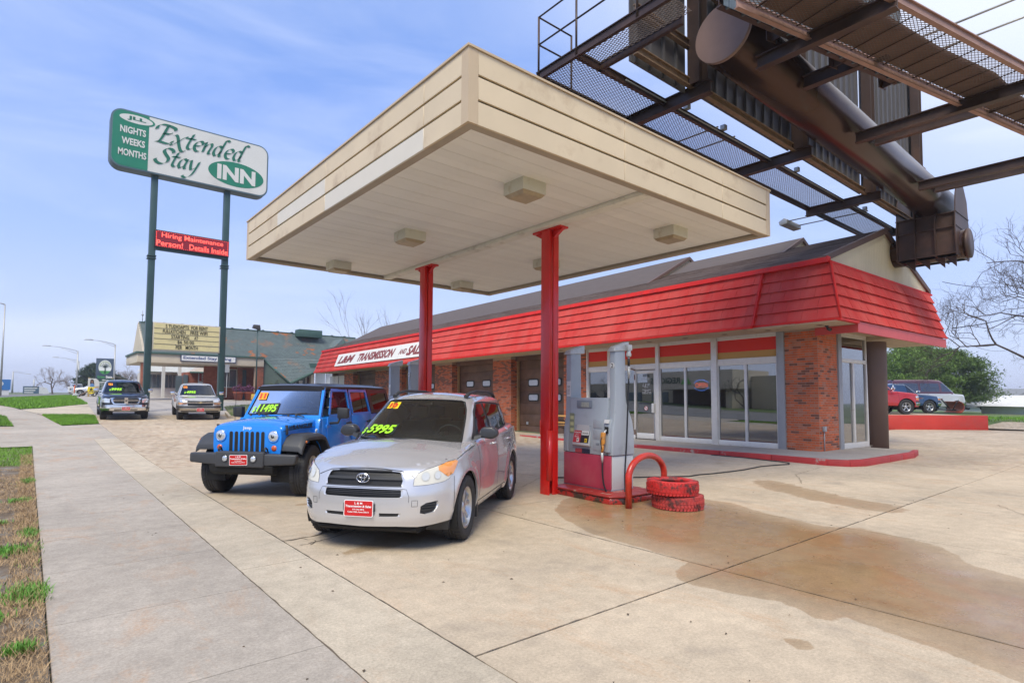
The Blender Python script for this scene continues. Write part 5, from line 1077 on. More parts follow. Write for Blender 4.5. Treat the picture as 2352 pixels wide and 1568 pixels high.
# ---- blue four-door off-roader
def blue_jeep():
    P_ = paint('blue_paint', (.008, .23, .80), .05, .25); M_TOP = mat('hardtop_black', (.018, .016, .018), .3, coat=.3); M_FL = mat('flare_black', (.045, .047, .052), .5, bump=.15, bscale=150)
    root = empty('off_road_wagon', label='bright blue boxy four door off-roader with 11495 on its windshield', cat='car')
    WB, RR = 2.947, .405; J = lambda nm, mb, m, par=root, bv=.012, **k: mb.build(nm, m, par, bevel=bv, **k)
    # tub
    tub = [(-.50, .50), (-.50, 1.235), (-3.62, 1.265), (-3.66, .78), (-3.60, .56), (-WB-.55, .56), (-WB-.48, .80), (-WB-.30, .96), (-WB+.30, .96), (-WB+.48, .80), (-WB+.56, .50)]
    J('body', MB().prism(tub, 'y', -.775, .775), P_, bv=.03)
    J('sill_guard', MB().box((-WB+.58, -.80, .44), (-.56, .80, .52)), M_BLKP)
    # engine bay sides, cowl and bonnet as lofted sections
    def loft(secs, nm, m, par=root, bv=0):
        mb = MB(); n = len(secs[0]); vs = [p for s_ in secs for p in s_]; k = len(secs)
        mb.add(vs, [(i*n+j, (i+1)*n+j, (i+1)*n+j+1, i*n+j+1) for i in range(k-1) for j in range(n-1)], 0, True); mb.add(secs[0], [list(range(n))[::-1]]); mb.add(secs[-1], [list(range(n))]); return mb.build(nm, m, par, angle=35)
    def hsec(x, w, z, crown, zb, r=.055):
        pts = [(x, w, zb)]; pts += [(x, w-r+r*math.cos(a), z-r+r*math.sin(a)) for a in np.linspace(0, math.pi/2, 6)]
        pts += [(x, y, z+crown*(1-(y/(w-r))**2)) for y in np.linspace(w-r, -(w-r), 13)[1:-1]]
        pts += [(x, -(w-r)-r*math.sin(a), z-r+r*math.cos(a)) for a in np.linspace(0, math.pi/2, 6)]+[(x, -w, zb)]
        return pts
    loft([hsec(.515, .585, 1.085, .035, .78), hsec(.49, .595, 1.118, .05, .78), hsec(.40, .605, 1.145, .055, .78), hsec(.1, .64, 1.175, .06, .80), hsec(-.25, .68, 1.20, .055, .82), hsec(-.47, .70, 1.215, .05, .85)], 'bonnet', P_)
    for s_ in (1, -1):
        MB().tube([(.50, s_*.604, 1.05), (.1, s_*.648, 1.075), (-.48, s_*.708, 1.09)], .004, 5).build('seam', M_SEAM, root)
        J('bonnet_catch', MB().box((.36, s_*.60, .99), (.41, s_*.635, 1.10)).box((.365, s_*.59, 1.09), (.405, s_*.63, 1.145)), M_BLKP, bv=.008)
        q = [(.50, 1.02), (-.50, 1.12), (-.50, .56), (-.40, .78), (-.22, .93), (.22, .93), (.38, .80), (.47, .66), (.50, .66)]
        J('inner_wing', MB().add([(x, s_*(.555 if i in (0, 1, 2) and x > 0 else (.775 if x < -.4 and 0 else .62)), z) for i, (x, z) in enumerate(q)], [list(range(9)) if s_ < 0 else list(range(9))[::-1]]), M_VOID, bv=0)
        J('cowl_side', MB().prism([(-.52, .50), (-.52, 1.23), (-.44, 1.22), (-.40, 1.08), (-.36, .90), (-.48, .62)], 'y', s_*.56, s_*.77), P_, bv=.02)
        # flares: front flat-topped, rear shorter
        for cx, fx0, fx1, yi in ((0, .545, -.60, .585), (-WB, .56, -.60, .765)):
            o = [(cx+fx0-.01, .745), (cx+fx0-.035, .83), (cx+.36, .965), (cx+.22, 1.005), (cx-.22, 1.005), (cx-.36, .965), (cx+fx1+.07, .75), (cx+fx1, .55)]
            i_ = [(cx+fx1+.06, .55), (cx+fx1+.125, .73), (cx-.335, .915), (cx-.20, .95), (cx+.20, .95), (cx+.335, .912), (cx+fx0-.09, .80), (cx+fx0-.07, .745)]
            mb = MB(); P2 = o+i_; n = len(P2); F = []
            y0, y1, y2 = yi, .875, .94
            ring = lambda y, dz, sh: [(cx+(x-cx)*sh, s_*y, z-dz) for x, z in P2]
            V_ = ring(y0, 0, 1)+ring(y1, .01, 1)+ring(y2, .055, .985); k8 = len(o)
            for t in (0, 1):
                for a in range(n): F.append((t*n+a, t*n+(a+1) % n, (t+1)*n+(a+1) % n, (t+1)*n+a))
            for a in range(k8-1): F.append((2*n+a, 2*n+a+1, 2*n+n-2-a, 2*n+n-1-a))
            if s_ > 0: F = [f[::-1] for f in F]
            mb.add(V_, F, 0); J('fender_flare', mb, M_FL, bv=.012)
        J('side_marker', MB().lathe([(0, .012), (.024, .010), (.028, 0)], (.36, 0, 0), axis='y', n=14) if 0 else MB().prism([(.34+.026*math.cos(a*.6283), .885+.020*math.sin(a*.6283)) for a in range(10)], 'y', s_*.925, s_*.952), M_AMB, bv=0)
        for cx in (0, -WB):
            pts = circ(cx, .42, .50, -20, 200, 16); n_ = len(pts); w_ = [(x, s_*.40, z) for x, z in pts]+[(x, s_*(.80 if cx == 0 else .76), z) for x, z in pts]
            MB().add(w_, [((i, i+1, n_+i+1, n_+i) if s_ < 0 else (i, n_+i, n_+i+1, i+1)) for i in range(n_-1)], 0, True).build('wheel_well', M_VOID, root)
        # doors with proud edges, hinges and handles
        for nm, x0, x1 in (('door', -.66, -1.60), ('door', -1.63, -2.50)):
            pr = [(x0, .56), (x0, 1.245), (x1, 1.255), (x1, .58)] if x0 > -1 else [(x0, .57), (x0, 1.255), (x1, 1.262), (x1, 1.0), (x1+.10, .80), (x1+.18, .57)]
            d = J(nm, MB().prism(pr, 'y', s_*.770, s_*.792), P_, bv=.012)
            zt = 1.745; yb, yt = .785, .672
            # window frame and glass, leaning inwards
            fy = lambda z: yb+(yt-yb)*(z-1.245)/(zt-1.245)
            if x0 > -1: outl = [(x0-.045, 1.24), (x1+.0, 1.25), (x1+.01, zt), (x0-.30, zt)]; inn = [(x0-.12, 1.285), (x1+.06, 1.29), (x1+.06, zt-.055), (x0-.335, zt-.055)]
            else: outl = [(x0, 1.25), (x1, 1.26), (x1+.06, zt), (x0-.01, zt)]; inn = [(x0-.06, 1.29), (x1+.06, 1.30), (x1+.11, zt-.055), (x0-.07, zt-.055)]
            mb = MB(); P3 = lambda x, z, o_: (x, s_*(fy(z)+o_), z); V_ = [P3(x, z, .006) for x, z in outl]+[P3(x, z, .006) for x, z in inn]+[P3(x, z, -.035) for x, z in inn]
            F = [(a, (a+1) % 4, 4+(a+1) % 4, 4+a) for a in range(4)]+[(4+a, 4+(a+1) % 4, 8+(a+1) % 4, 8+a) for a in range(4)]
            if s_ < 0: F = [f[::-1] for f in F]
            mb.add(V_, F); J('door_frame', mb, P_, d, bv=0)
            g_ = MB().add([P3(x, z, -.012) for x, z in inn], [(0, 1, 2, 3) if s_ > 0 else (3, 2, 1, 0)]); J('side_window', g_, G_DARK if x0 < -1 else G_CAR, d, bv=0)
            if x0 < -1: J('window_bar', MB().add([P3(x1+.32, 1.29, -.004), P3(x1+.30, 1.29, -.004), P3(x1+.32, zt-.05, -.004), P3(x1+.34, zt-.05, -.004)], [(0, 1, 2, 3)]), M_SEAM, d, bv=0)
            for z in (.72, 1.08): J('hinge', MB().box((x0+.0, s_*.785, z-.03), (x0+.07, s_*.812, z+.03)).box((x0-.09, s_*.788, z-.018), (x0, s_*.803, z+.018)), P_, d, bv=.006)
            J('handle', MB().box((x1+.05, s_*.79, 1.09), (x1+.23, s_*.83, 1.12)).box((x1+.05, s_*.79, 1.075), (x1+.10, s_*.82, 1.135)), M_BLKP, d, bv=.008)
        # rear quarter hard top
        fy = lambda z: .785-.113*(z-1.245)/.5
        P3 = lambda x, z, o_: (x, s_*(fy(z)+o_), z)
        outl = [(-2.52, 1.262), (-3.62, 1.27), (-3.52, 1.75), (-2.46, 1.75)]; inn = [(-2.66, 1.33), (-3.48, 1.33), (-3.42, 1.67), (-2.62, 1.67)]
        F = [(a, (a+1) % 4, 4+(a+1) % 4, 4+a) for a in range(4)]+[(4+a, 4+(a+1) % 4, 8+(a+1) % 4, 8+a) for a in range(4)]
        if s_ < 0: F = [f[::-1] for f in F]
        J('hardtop_side', MB().add([P3(x, z, .008) for x, z in outl]+[P3(x, z, .008) for x, z in inn]+[P3(x, z, -.02) for x, z in inn], F), M_TOP, bv=0)
        J('side_window', MB().add([P3(x, z, -.006) for x, z in inn], [(0, 1, 2, 3) if s_ > 0 else (3, 2, 1, 0)]), G_DARK, bv=0)
        # mirror
        J('mirror', MB().hexa([(-.83, s_*.93, 1.21), (-.72, s_*.93, 1.21), (-.74, s_*1.13, 1.22), (-.82, s_*1.13, 1.22), (-.83, s_*.93, 1.41), (-.71, s_*.93, 1.41), (-.73, s_*1.13, 1.40), (-.82, s_*1.13, 1.40)]), M_BLKP, bv=.025)
        J('mirror_arm', MB().tube([(-.74, s_*.79, 1.13), (-.77, s_*.93, 1.14), (-.77, s_*.97, 1.23)], .022, 8), M_BLKP, bv=0)
        wheel(root, 0, s_*.775, RR, .26, s_, .222, steer=rad(9), twin=False, holes=True); wheel(root, -WB, s_*.775, RR, .26, s_, .222, twin=False)
        for x in (-.06, -.30): J('bonnet_bump', MB().lathe([(.02, 0), (.018, .03), (0, .032)], (x-.08, s_*.35, 1.262), n=10), M_BLKP, bv=0)
    # grille panel
    gx = .52
    op = [(-.60, .80), (-.575, .64), (-.53, .60), (.53, .60), (.575, .64), (.60, .80), (.60, 1.0), (.585, 1.08), (.54, 1.125), (.3, 1.14), (-.3, 1.14), (-.54, 1.125), (-.585, 1.08), (-.60, 1.0)]
    gr = J('grille_panel', MB().prism(op, 'x', gx, gx+.045), P_, bv=.018)
    for k in range(7):
        y = (k-3)*.093; pts = [(y+a, .865+b_) for a, b_ in rrect(.062, .355, .030)]
        J('grille_slot', MB().prism(pts, 'x', gx+.035, gx+.0475), M_BLKP, gr, bv=0); pts = [(y+a, .865+b_) for a, b_ in rrect(.044, .335, .021)]; J('grille_slot', MB().prism(pts, 'x', gx+.04, gx+.0485), mat('slot_void', (.004, .004, .004), .6), gr, bv=0)
        mb = MB()
        for r in range(22):
            z = .72+r*.0138; mb.box((gx+.048, y-.018, z), (gx+.0495, y+.018, z+.004))
        mb.build('slot_mesh', M_BLKP, gr, kind='stuff')
    for s_ in (1, -1):
        J('headlight_ring', MB().lathe([(.098, 0), (.102, .014), (.088, .020), (.085, .012)], (gx+.043, s_*.462, .972), axis='x', n=32), P_, gr, bv=0)
        J('headlight', MB().lathe([(.090, 0), (.088, .012), (.075, .026), (.05, .036), (0, .042)], (gx+.042, s_*.462, .972), axis='x', n=32), mat('lamp_glass', (.66, .70, .74), .05, metal=.55, coat=1., noise=.25, nscale=18, stretch=(1, 3, 1)), gr, bv=0)
        J('headlight_core', MB().lathe([(.030, 0), (.028, .046), (0, .048)], (gx+.042, s_*.462, .972), axis='x', n=20), mat('lamp_core', (.18, .19, .2), .1, metal=.8), gr, bv=0)
        J('turn_signal', MB().lathe([(.046, 0), (.044, .012), (.02, .022), (0, .024)], (gx+.043, s_*.478, .785), axis='x', n=24), mat('deep_amber', (.55, .09, .01), .1, coat=1.), gr, bv=0)
    mb = MB(); fit_text(mb, 'Jeep', mat_frame((gx+.047, -.0, 1.094), (0, 1, 0), (0, 0, 1), (1, 0, 0)), .155, .062, bold=.02); mb.build('badge', mat('badge_white', (.75, .78, .8), .3), gr)
    # bumper
    bm_ = MB().prism([(.60, -.42), (.83, -.42), (.84, -.40), (.84, .40), (.83, .42), (.60, .42)], 'z', .50, .735); J('bumper', bm_, M_FL, bv=.035, seg=3)
    for s_ in (1, -1): J('bumper_end', MB().hexa([(.60, s_*.40, .52), (.81, s_*.40, .52), (.73, s_*.90, .55), (.60, s_*.90, .55), (.60, s_*.40, .71), (.81, s_*.40, .71), (.73, s_*.93, .70), (.60, s_*.93, .70)]) if s_ > 0 else MB().hexa([(.60, -.93, .55), (.73, -.93, .55), (.81, -.40, .52), (.60, -.40, .52), (.60, -.93, .70), (.73, -.93, .70), (.81, -.40, .71), (.60, -.40, .71)]), M_FL, bv=.03, seg=3)
    for s_ in (1, -1):
        J('fog_lamp', MB().lathe([(.062, 0), (.062, .012), (.048, .014), (.046, .004), (.0, .010)], (.842, s_*.245, .632), axis='x', n=24, m=0), [M_BLKP], bv=0); J('fog_lens', MB().lathe([(.044, .0), (.03, .014), (0, .018)], (.846, s_*.245, .632), axis='x', n=20), mat('lamp_glass'), bv=0)
        J('tow_hook', MB().tube([(.60, s_*.40, .70), (.66, s_*.40, .78), (.72, s_*.40, .80), (.76, s_*.40, .755), (.72, s_*.40, .73)], .014, 8), M_BLKP, bv=0)
    plate(root, mat_frame((.856, .0, .61), (0, 1, .03), (0, -.03, 1), (1, 0, 0)), .31, .16)
    J('air_dam', MB().prism([(.80, .52), (.74, .40), (.60, .36), (.50, .52)], 'y', -.55, .55), M_VOID, bv=.02)
    # under parts
    J('chassis', MB().box((-3.5, -.50, .42), (.60, .50, .66)).box((-3.45, -.6, .6), (.48, .56, .9)), M_VOID, bv=0)
    for x in (0, -WB): MB().tube([(x, -.70, .40), (x, .70, .40)], .05, 10).build('axle', M_VOID, root)
    # windshield frame
    base, tp = (-.50, 1.225), (-.80, 1.765)
    L3 = lambda t, y, o_=0.: (base[0]+(tp[0]-base[0])*t+o_*.874, y, base[1]+(tp[1]-base[1])*t+o_*.486)
    def ring(o_, ins): return [L3(0+ins*1.1, .735-ins*.55, o_), L3(1-ins*.9, .655-ins*.55, o_), L3(1-ins*.9, -.655+ins*.55, o_), L3(0+ins*1.1, -.735+ins*.55, o_)]
    V_ = ring(0, 0)+ring(0, .085)+ring(-.03, .085)+ring(-.05, 0); F = []
    for t in (0, 1): F += [(t*4+a, t*4+(a+1) % 4, t*4+4+(a+1) % 4, t*4+4+a) for a in range(4)]
    F += [(12+a, 12+(a+1) % 4, (a+1) % 4, a) for a in range(4)]
    J('windshield_frame', MB().add(V_, F), P_, bv=0)
    J('windshield', MB().add(ring(-.012, .08), [(0, 3, 2, 1)][::1]), glass('jeep_glass', (.42, .45, .45), -.05), bv=0)
    J('windshield_seal', MB().add(ring(-.006, .083)+ring(-.006, .12), [(a, (a+1) % 4, 4+(a+1) % 4, 4+a) for a in range(4)]), M_SEAM, bv=0)
    fn = lambda y, z, o=0.: np.array([L3((zz-base[1])/(tp[1]-base[1]), yy, o) for yy, zz in zip(np.atleast_1d(y), np.atleast_1d(z))])
    glass_numbers(root, fn, '11495', '11', -.36, 1.365, .46, .135, -.50, 1.60, .16, .13)
    for y0 in (-.22, .42):
        MB().tube([(-.43, y0+.05, 1.25), L3(.10, y0-.18, .03)], .011, 6).tube([L3(.085, y0-.42, .02), L3(.14, y0+.05, .02)], .009, 6).build('wiper', M_DKP, root)
    # roof
    sec = lambda x, w, z: [(x, w, z-.075), (x, w-.005, z-.03), (x, w-.05, z), (x, .3, z+.018), (x, 0, z+.022), (x, -.3, z+.018), (x, -w+.05, z), (x, -w+.005, z-.03), (x, -w, z-.075)]
    loft([sec(-.77, .655, 1.775), sec(-.86, .675, 1.80), sec(-1.6, .685, 1.815), sec(-2.6, .685, 1.82), sec(-3.4, .68, 1.81), sec(-3.54, .66, 1.79)], 'hardtop', M_TOP)
    for y in (-.42, -.14, .14, .42): MB().hexa([(-3.3, y-.05, 1.83), (-1.0, y-.05, 1.825), (-1.0, y+.05, 1.825), (-3.3, y+.05, 1.83), (-3.3, y-.04, 1.845), (-1.0, y-.04, 1.838), (-1.0, y+.04, 1.838), (-3.3, y+.04, 1.845)]).build('roof_rib', M_TOP, root)
    J('tailgate', MB().box((-3.70, -.72, .60), (-3.62, .72, 1.26)), P_); J('rear_glass', MB().hexa([(-3.62, -.70, 1.27), (-3.60, -.70, 1.27), (-3.60, .70, 1.27), (-3.62, .70, 1.27), (-3.54, -.62, 1.76), (-3.52, -.62, 1.76), (-3.52, .62, 1.76), (-3.54, .62, 1.76)]), G_DARK, bv=0)
    wheel(root, -3.85, .0, .40, .26, 1, .222, twin=False, z=1.0).rotation_euler = (0, 0, rad(90))
    # inside
    M_SEAT = mat('grey_cloth'); J('dashboard', MB().box((-.95, -.70, .95), (-.58, .70, 1.20)), mat('dash_grey'))
    for y in (.36, -.36):
        for x in (-1.45, -2.25): J('seat', MB().prism([(x, .80), (x-.15, 1.36), (x-.27, 1.36), (x-.18, .76), (x+.45, .78), (x+.45, .92)], 'y', y-.24, y+.24), M_SEAT, bv=.04); J('headrest', MB().box((x-.28, y-.13, 1.40), (x-.18, y+.13, 1.58)), M_SEAT, bv=.03)
    th = [2*math.pi*k/24 for k in range(25)]; MB().tube([(-.98-.03*math.sin(t), .36+.185*math.cos(t), 1.17+.17*math.sin(t)) for t in th], .013, 8).build('steering_wheel', M_DKP, root)
    J('rear_mirror', MB().box((-.90, -.11, 1.60), (-.87, .11, 1.66)), M_DKP)
    # lettering on the bonnet side, aerial, side badges
    mb = MB(); fit_text(mb, 'WRANGLER', mat_frame((.015, .668, 1.112), (-.996, .09, .035), (0, 0, 1), (.09, 1, 0)), .66, .07, bold=.05, shear=.25); mb.build('bonnet_decal', mat('decal_black', (.01, .012, .02), .5), root)
    mb = MB(); fit_text(mb, 'SPORT', mat_frame((-.49, .781, .86), (-1, 0, 0), (0, 0, 1), (0, 1, 0)), .11, .03, bold=.03); fit_text(mb, 'WRANGLER', mat_frame((-.53, .781, .78), (-1, 0, 0), (0, 0, 1), (0, 1, 0)), .15, .028, bold=.03); mb.build('side_badge', M_CHR, root)
    MB().lathe([(.036, 0), (.034, .008), (0, .010)], (-.36, .745, 1.02), axis='y', n=20).build('round_badge', mat('badge_white'), root)
    MB().tube([(-.20, -.69, 1.14), (-.24, -.70, 1.95)], .004, 5).build('aerial', M_DKP, root)
    for o in root.children_recursive:      # short nose: the bumper sits close to the front wheels
        if o.type == 'MESH' and not o.parent.name.startswith('wheel'):
            for v in o.data.vertices:
                if v.co.x > .2: v.co.x = .2+(v.co.x-.2)*.68
    return root
jeep = blue_jeep(); fw = Vector((-.765, -.644)); jeep.scale = (1.05,)*3; jeep.location = (3.11, 10.48, 0); jeep.rotation_euler = (0, 0, math.atan2(fw.y, fw.x))

# ---- pickups and vans in the distance: one shaped shell per kind, simple wheels
def pickup(name, label, col, W, L_f, WB, zhood, zbelt, zroof, cab, bed_end, chrome, price, year, face, metal=.4, wheelr=.40, glassm=None, group=None):
    P_ = paint(name+'_paint', col, metal, .28); root = empty(name, label=label, cat='pickup truck')
    h = W/2; wc = ((0, wheelr), (-WB, wheelr)); zt = zhood
    top = [('s0', zt-.16), ('s.5', zt-.14), (L_f-.25, zt-.06), (.2, zt), (cab[0], zbelt-.02), (cab[1], zbelt), (-WB, zbelt+.02), (bed_end+.2, zbelt+.02)]
    b = Belt([(L_f, 0), (L_f-.02, h*.45), (L_f-.07, h*.75), (L_f-.22, h*.93), (L_f-.5, h*.99), (-.3, h), (-WB, h), (bed_end+.3, h*.99), (bed_end+.06, h*.93), (bed_end, h*.75), (bed_end-.01, 0)],
             [(.3, L_f-.05), (.6, L_f), (.8, L_f-.02), (zt-.2, L_f-.05), (zt, L_f-.12)], [(.3, bed_end), (1.4, bed_end)], [(.35, h*.94), (.6, h), (zt-.15, h*.985), (zt, h*.95), (zt+.2, h*.93)], top, r=.06, wheels=wc, flare=.03, fr=wheelr+.09)
    sx, sy = b.at_x, b.at_y; arch = lambda cx: [(sx(x), z) for x, z in circ(cx, wheelr, wheelr+.065, -40, 220, 20)]
    zb = lambda u: np.interp(u, [0, sx(L_f-.5), sx(-.5), b.Lt], [.42, .42, .48, .52])
    dark = mat('grille_black'); regs = [('arch', arch(0), None, 0), ('arch', arch(-WB), None, 0)]
    if face == 'cross':
        regs += [('grille_surround', [(0, .78), (sy(h*.52), .79), (sy(h*.60), .93), (sy(h*.63), 1.10), (sy(h*.5), 1.155), (0, 1.17)], M_CHR, .02, 'join', .03), ('grille_opening', [(0, .825), (sy(h*.49), .835), (sy(h*.55), .93), (sy(h*.56), 1.07), (sy(h*.48), 1.10), (0, 1.115)], dark, -.01, 'join'),
                 ('headlight', [(sy(h*.67), .86), (sy(h*.88), .87), (sx(L_f-.42), .90), (sx(L_f-.42), 1.03), (sy(h*.86), 1.08), (sy(h*.67), 1.05)], mat('lamp_glass'), .005, 'pair'),
                 ('bumper', [(0, .47), (sy(h*.8), .49), (sx(L_f-.45), .54), (sx(L_f-.45), .68), (sy(h*.8), .755), (sy(h*.5), .765), (0, .74)], chrome, .035, 'join', .05), ('bumper_intake', [(0, .50), (sy(h*.48), .505), (sy(h*.50), .55), (0, .56)], dark, .038, 'join'), ('fog_lamp', [(sy(h*.64), .58), (sy(h*.80), .59), (sy(h*.80), .67), (sy(h*.64), .67)], mat('lamp_glass'), .04, 'pair')]
    else:
        regs += [('grille_opening', [(0, .74), (sy(h*.60), .76), (sy(h*.62), .86), (sy(h*.62), 1.04), (0, 1.05)], dark, -.005, 'join'),
                 ('headlight', [(sy(h*.64), .93), (sx(L_f-.38), .93), (sx(L_f-.38), 1.02), (sy(h*.64), 1.03)], mat('lamp_glass'), .006, 'pair'), ('turn_signal', [(sy(h*.64), .83), (sx(L_f-.38), .83), (sx(L_f-.38), .90), (sy(h*.64), .90)], mat('faded_amber'), .006, 'pair'),
                 ('bumper_pad', [(0, .66), (sx(L_f-.45), .66), (sx(L_f-.45), .735), (0, .735)], M_BLKP, .03, 'join', .03), ('bumper', [(0, .50), (sx(L_f-.45), .50), (sx(L_f-.45), .655), (0, .655)], chrome, .03, 'join', .03), ('bumper_valance', [(0, .43), (sy(h*.9), .43), (sy(h*.9), .495), (0, .495)], M_BLKP, .01, 'join')]
    belt_build(b, zb, regs, .055, P_, root, 'body', thick=.03)
    xg = b.P(np.array([0.]), np.array([.95]), 0)[0][0]
    if face == 'cross':
        mb = MB(); mb.box((xg-.02, -.075, .82), (xg+.035, .075, 1.12)).box((xg-.03, -h*.56, .955), (xg+.01, h*.56, .985)); mb.build('grille_bar', M_CHR, root); MB().prism([(-.04, 1.0), (-.055, .985), (-.02, .92), (.02, .92), (.055, .985), (.04, 1.0)], 'x', xg+.034, xg+.045).build('badge', mat('badge_dark', (.10, .08, .07), .4), root)
        for i in range(4): MB().box((xg-.045, -h*.54, .85+i*.065), (xg-.03, h*.54, .858+i*.065)).build('grille_slat', mat('slat_grey', (.16, .16, .16), .4, metal=.5), root)
    else:
        MB().prism([(-h*.98, .885), (-h*.98, .925), (h*.98, .925), (h*.98, .885)], 'x', xg-.03, xg+.03).build('grille_bar', M_CHR, root); MB().prism([(-.10, .89), (-.10, .925), (-.04, .925), (-.03, .945), (.05, .945), (.05, .925), (.11, .925), (.11, .895), (.05, .89), (.04, .87), (-.05, .87), (-.05, .89)], 'x', xg+.03, xg+.04).build('badge', mat('badge_gold', (.62, .50, .28), .3, metal=.5), root)
        for i in range(5): MB().box((xg-.035, -h*.58, .775+i*.055), (xg-.02, h*.58, .783+i*.055)).build('grille_slat', mat('slat_grey'), root)
    for pts in ([(cab[0]+.05, zbelt-.05), (cab[0]+.02, .56)], [(cab[0]-.98, zbelt-.05), (cab[0]-.98, .58)], [(cab[2]-.03, zbelt-.03), (cab[2]-.03, .58)]) + (([(cab[0]-1.65, zbelt-.05), (cab[0]-1.65, .58)],) if cab[0]-cab[2] > 1.9 else ()): belt_line(b, [(sx(x), z) for x, z in pts], .012, root)
    fh = cap_build(b, [(bed_end, zbelt), (cab[2], zbelt+.0), (cab[0], zbelt+.0), (.0, zt+.045), (L_f-.4, zt-.01), (L_f-.2, zt-.08)], [('bed_opening', [(bed_end+.12, 0), (cab[2]-.12, 0), (cab[2]-.12, h*.80), (bed_end+.12, h*.80)], M_VOID, -.35)], .12, P_, root, 'bonnet', p=3.)
    wf = cab[1]
    g = Belt([(cab[0]+.06, 0), (cab[0]+.03, h*.4), (cab[0]-.10, h*.75), (cab[0]-.28, h*.90), (cab[0]-.7, h*.93), (cab[2]+.5, h*.93), (cab[2]+.1, h*.88), (cab[2]+.01, h*.7), (cab[2], 0)],
             [(zbelt-.1, cab[0]+.10), (zbelt, cab[0]+.04), (zroof-.07, wf+.0), (zroof+.1, wf-.15)], [(zbelt, cab[2]), (zroof, cab[2]+.18)], [(zbelt-.1, h*.94), (zbelt, h*.93), (zroof-.1, h*.74), (zroof, h*.70)], [('s0', zroof-.045), (-.9, zroof-.03), (-2., zroof-.02), (-4, zroof-.05)], r=.07)
    gx, gy = g.at_x, g.at_y; Wd = lambda p: [(gx(x, z), z) for x, z in p]; z0, z1 = zbelt+.04, zroof-.13; A = lambda z: cab[0]-.36+(wf-.12-(cab[0]-.36))*(z-z0)/(z1-z0)
    wnd = [Wd([(A(z0), z0), (cab[0]-.95, z0+.02), (cab[0]-.95, z1), (A(z1), z1)])]
    if cab[0]-cab[2] > 1.9: wnd.append(Wd([(cab[0]-1.05, z0+.02), (cab[2]+.30, z0+.04), (cab[2]+.38, z1), (cab[0]-1.05, z1)]))
    ws = [(0, zbelt+.03), (gy(h*.84, zbelt+.03), zbelt+.02), (gy(h*.67, z1), z1+.02), (gy(h*.6), zroof-.10), (0, zroof-.09)]
    belt_build(g, zbelt-.06, [('windshield', ws, glassm or G_CAR, -.003, 'join')]+[('side_window', w_, G_DARK, -.002, 'pair') for w_ in wnd], .07, P_, root, 'cabin', thick=.02)
    belt_line(g, ws[1:4], .03, root, name='windshield_seal'); cap_build(g, [(cab[2]+.3, zroof-.02), (-1.8, zroof+.02), (wf-.2, zroof-.0)], [], .15, P_, root, 'roof', p=2.2)
    fn = lambda y, z, o=0.: g.P(np.array([gy(abs(a), c) for a, c in zip(np.atleast_1d(y), np.atleast_1d(z))]), np.atleast_1d(z), o)*np.stack([np.ones(len(np.atleast_1d(y))), np.sign(np.atleast_1d(y)+1e-9), np.ones(len(np.atleast_1d(y)))], -1)
    if price: glass_numbers(root, fn, price, year, -.34, zbelt+.17, .52, .13, -.56, zroof-.20, .17, .10)
    for y0, y1 in ((-.05, -.62), (.62, .02)): MB().tube([tuple(q) for q in fn(np.linspace(y0, y1, 5), np.linspace(zbelt+.05, zbelt+.09, 5), .02)], .012, 5).build('wiper', M_DKP, root)
    for s_ in (1, -1):
        y = s_*h; x = cab[0]-.42
        MB().hexa([(x-.04, y+s_*.06, zbelt+.04), (x+.07, y+s_*.06, zbelt+.04), (x+.05, y+s_*.28, zbelt+.06), (x-.04, y+s_*.28, zbelt+.06), (x-.04, y+s_*.06, zbelt+.22), (x+.07, y+s_*.06, zbelt+.22), (x+.05, y+s_*.28, zbelt+.21), (x-.04, y+s_*.28, zbelt+.21)]).build('mirror', M_CHR, root, bevel=.03); MB().tube([(x, y-s_*.05, zbelt+.03), (x+.01, y+s_*.10, zbelt+.08)], .025, 6).build('mirror_arm', M_DKP, root)
        wheel(root, 0, s_*(h-.14), wheelr, .27, s_, wheelr*.58, spokes=5, twin=False, hi=False); wheel(root, -WB, s_*(h-.14), wheelr, .27, s_, wheelr*.58, twin=False, hi=False)
        for cx in (0, -WB):
            pts = circ(cx, wheelr, wheelr+.06, -20, 200, 12); n_ = len(pts); MB().add([(x_, s_*h*.5, z) for x_, z in pts]+[(x_, s_*(h-.03), z) for x_, z in pts], [((i, i+1, n_+i+1, n_+i) if s_ < 0 else (i, n_+i, n_+i+1, i+1)) for i in range(n_-1)], 0, True).build('wheel_well', M_VOID, root)
        for x_ in (cab[0]-.88,)+((cab[0]-1.55,) if cab[0]-cab[2] > 1.9 else ()): MB().box((x_-.1, y-.01*s_, zbelt-.13), (x_+.1, y+.03*s_, zbelt-.09)).build('door_handle', M_CHR, root)
    if face == 'cross': 
        for s_ in (1, -1): MB().tube([(-.65, s_*(h-.02), .40), (-WB+.55, s_*(h-.02), .40)], .045, 8).build('side_step', M_BLKP, root)
    MB().box((bed_end+.1, -h*.6, .40), (L_f-.3, h*.6, .85)).box((-WB+.5, -h*.85, .5), (-.5, h*.85, .9)).build('underbody', M_VOID, root)
    MB().prism([(cab[0]-.1, zbelt-.05), (cab[0]-.5, zbelt), (cab[0]-.6, zbelt-.2), (cab[0]-.1, zbelt-.3)], 'y', -h*.8, h*.8).build('dashboard', mat('dash_grey'), root)
    for y in (.38, -.38): MB().prism([(cab[0]-1.15, .9), (cab[0]-1.3, zroof-.32), (cab[0]-1.42, zroof-.32), (cab[0]-1.3, .9)], 'y', y-.26, y+.26).build('seat', mat('grey_cloth'), root, bevel=.04)
    if price: plate(root, mat_frame((L_f+.055, 0, .585 if face == 'cross' else .545), (0, 1, 0), (0, 0, 1), (1, 0, 0)), .34, .17)
    return root
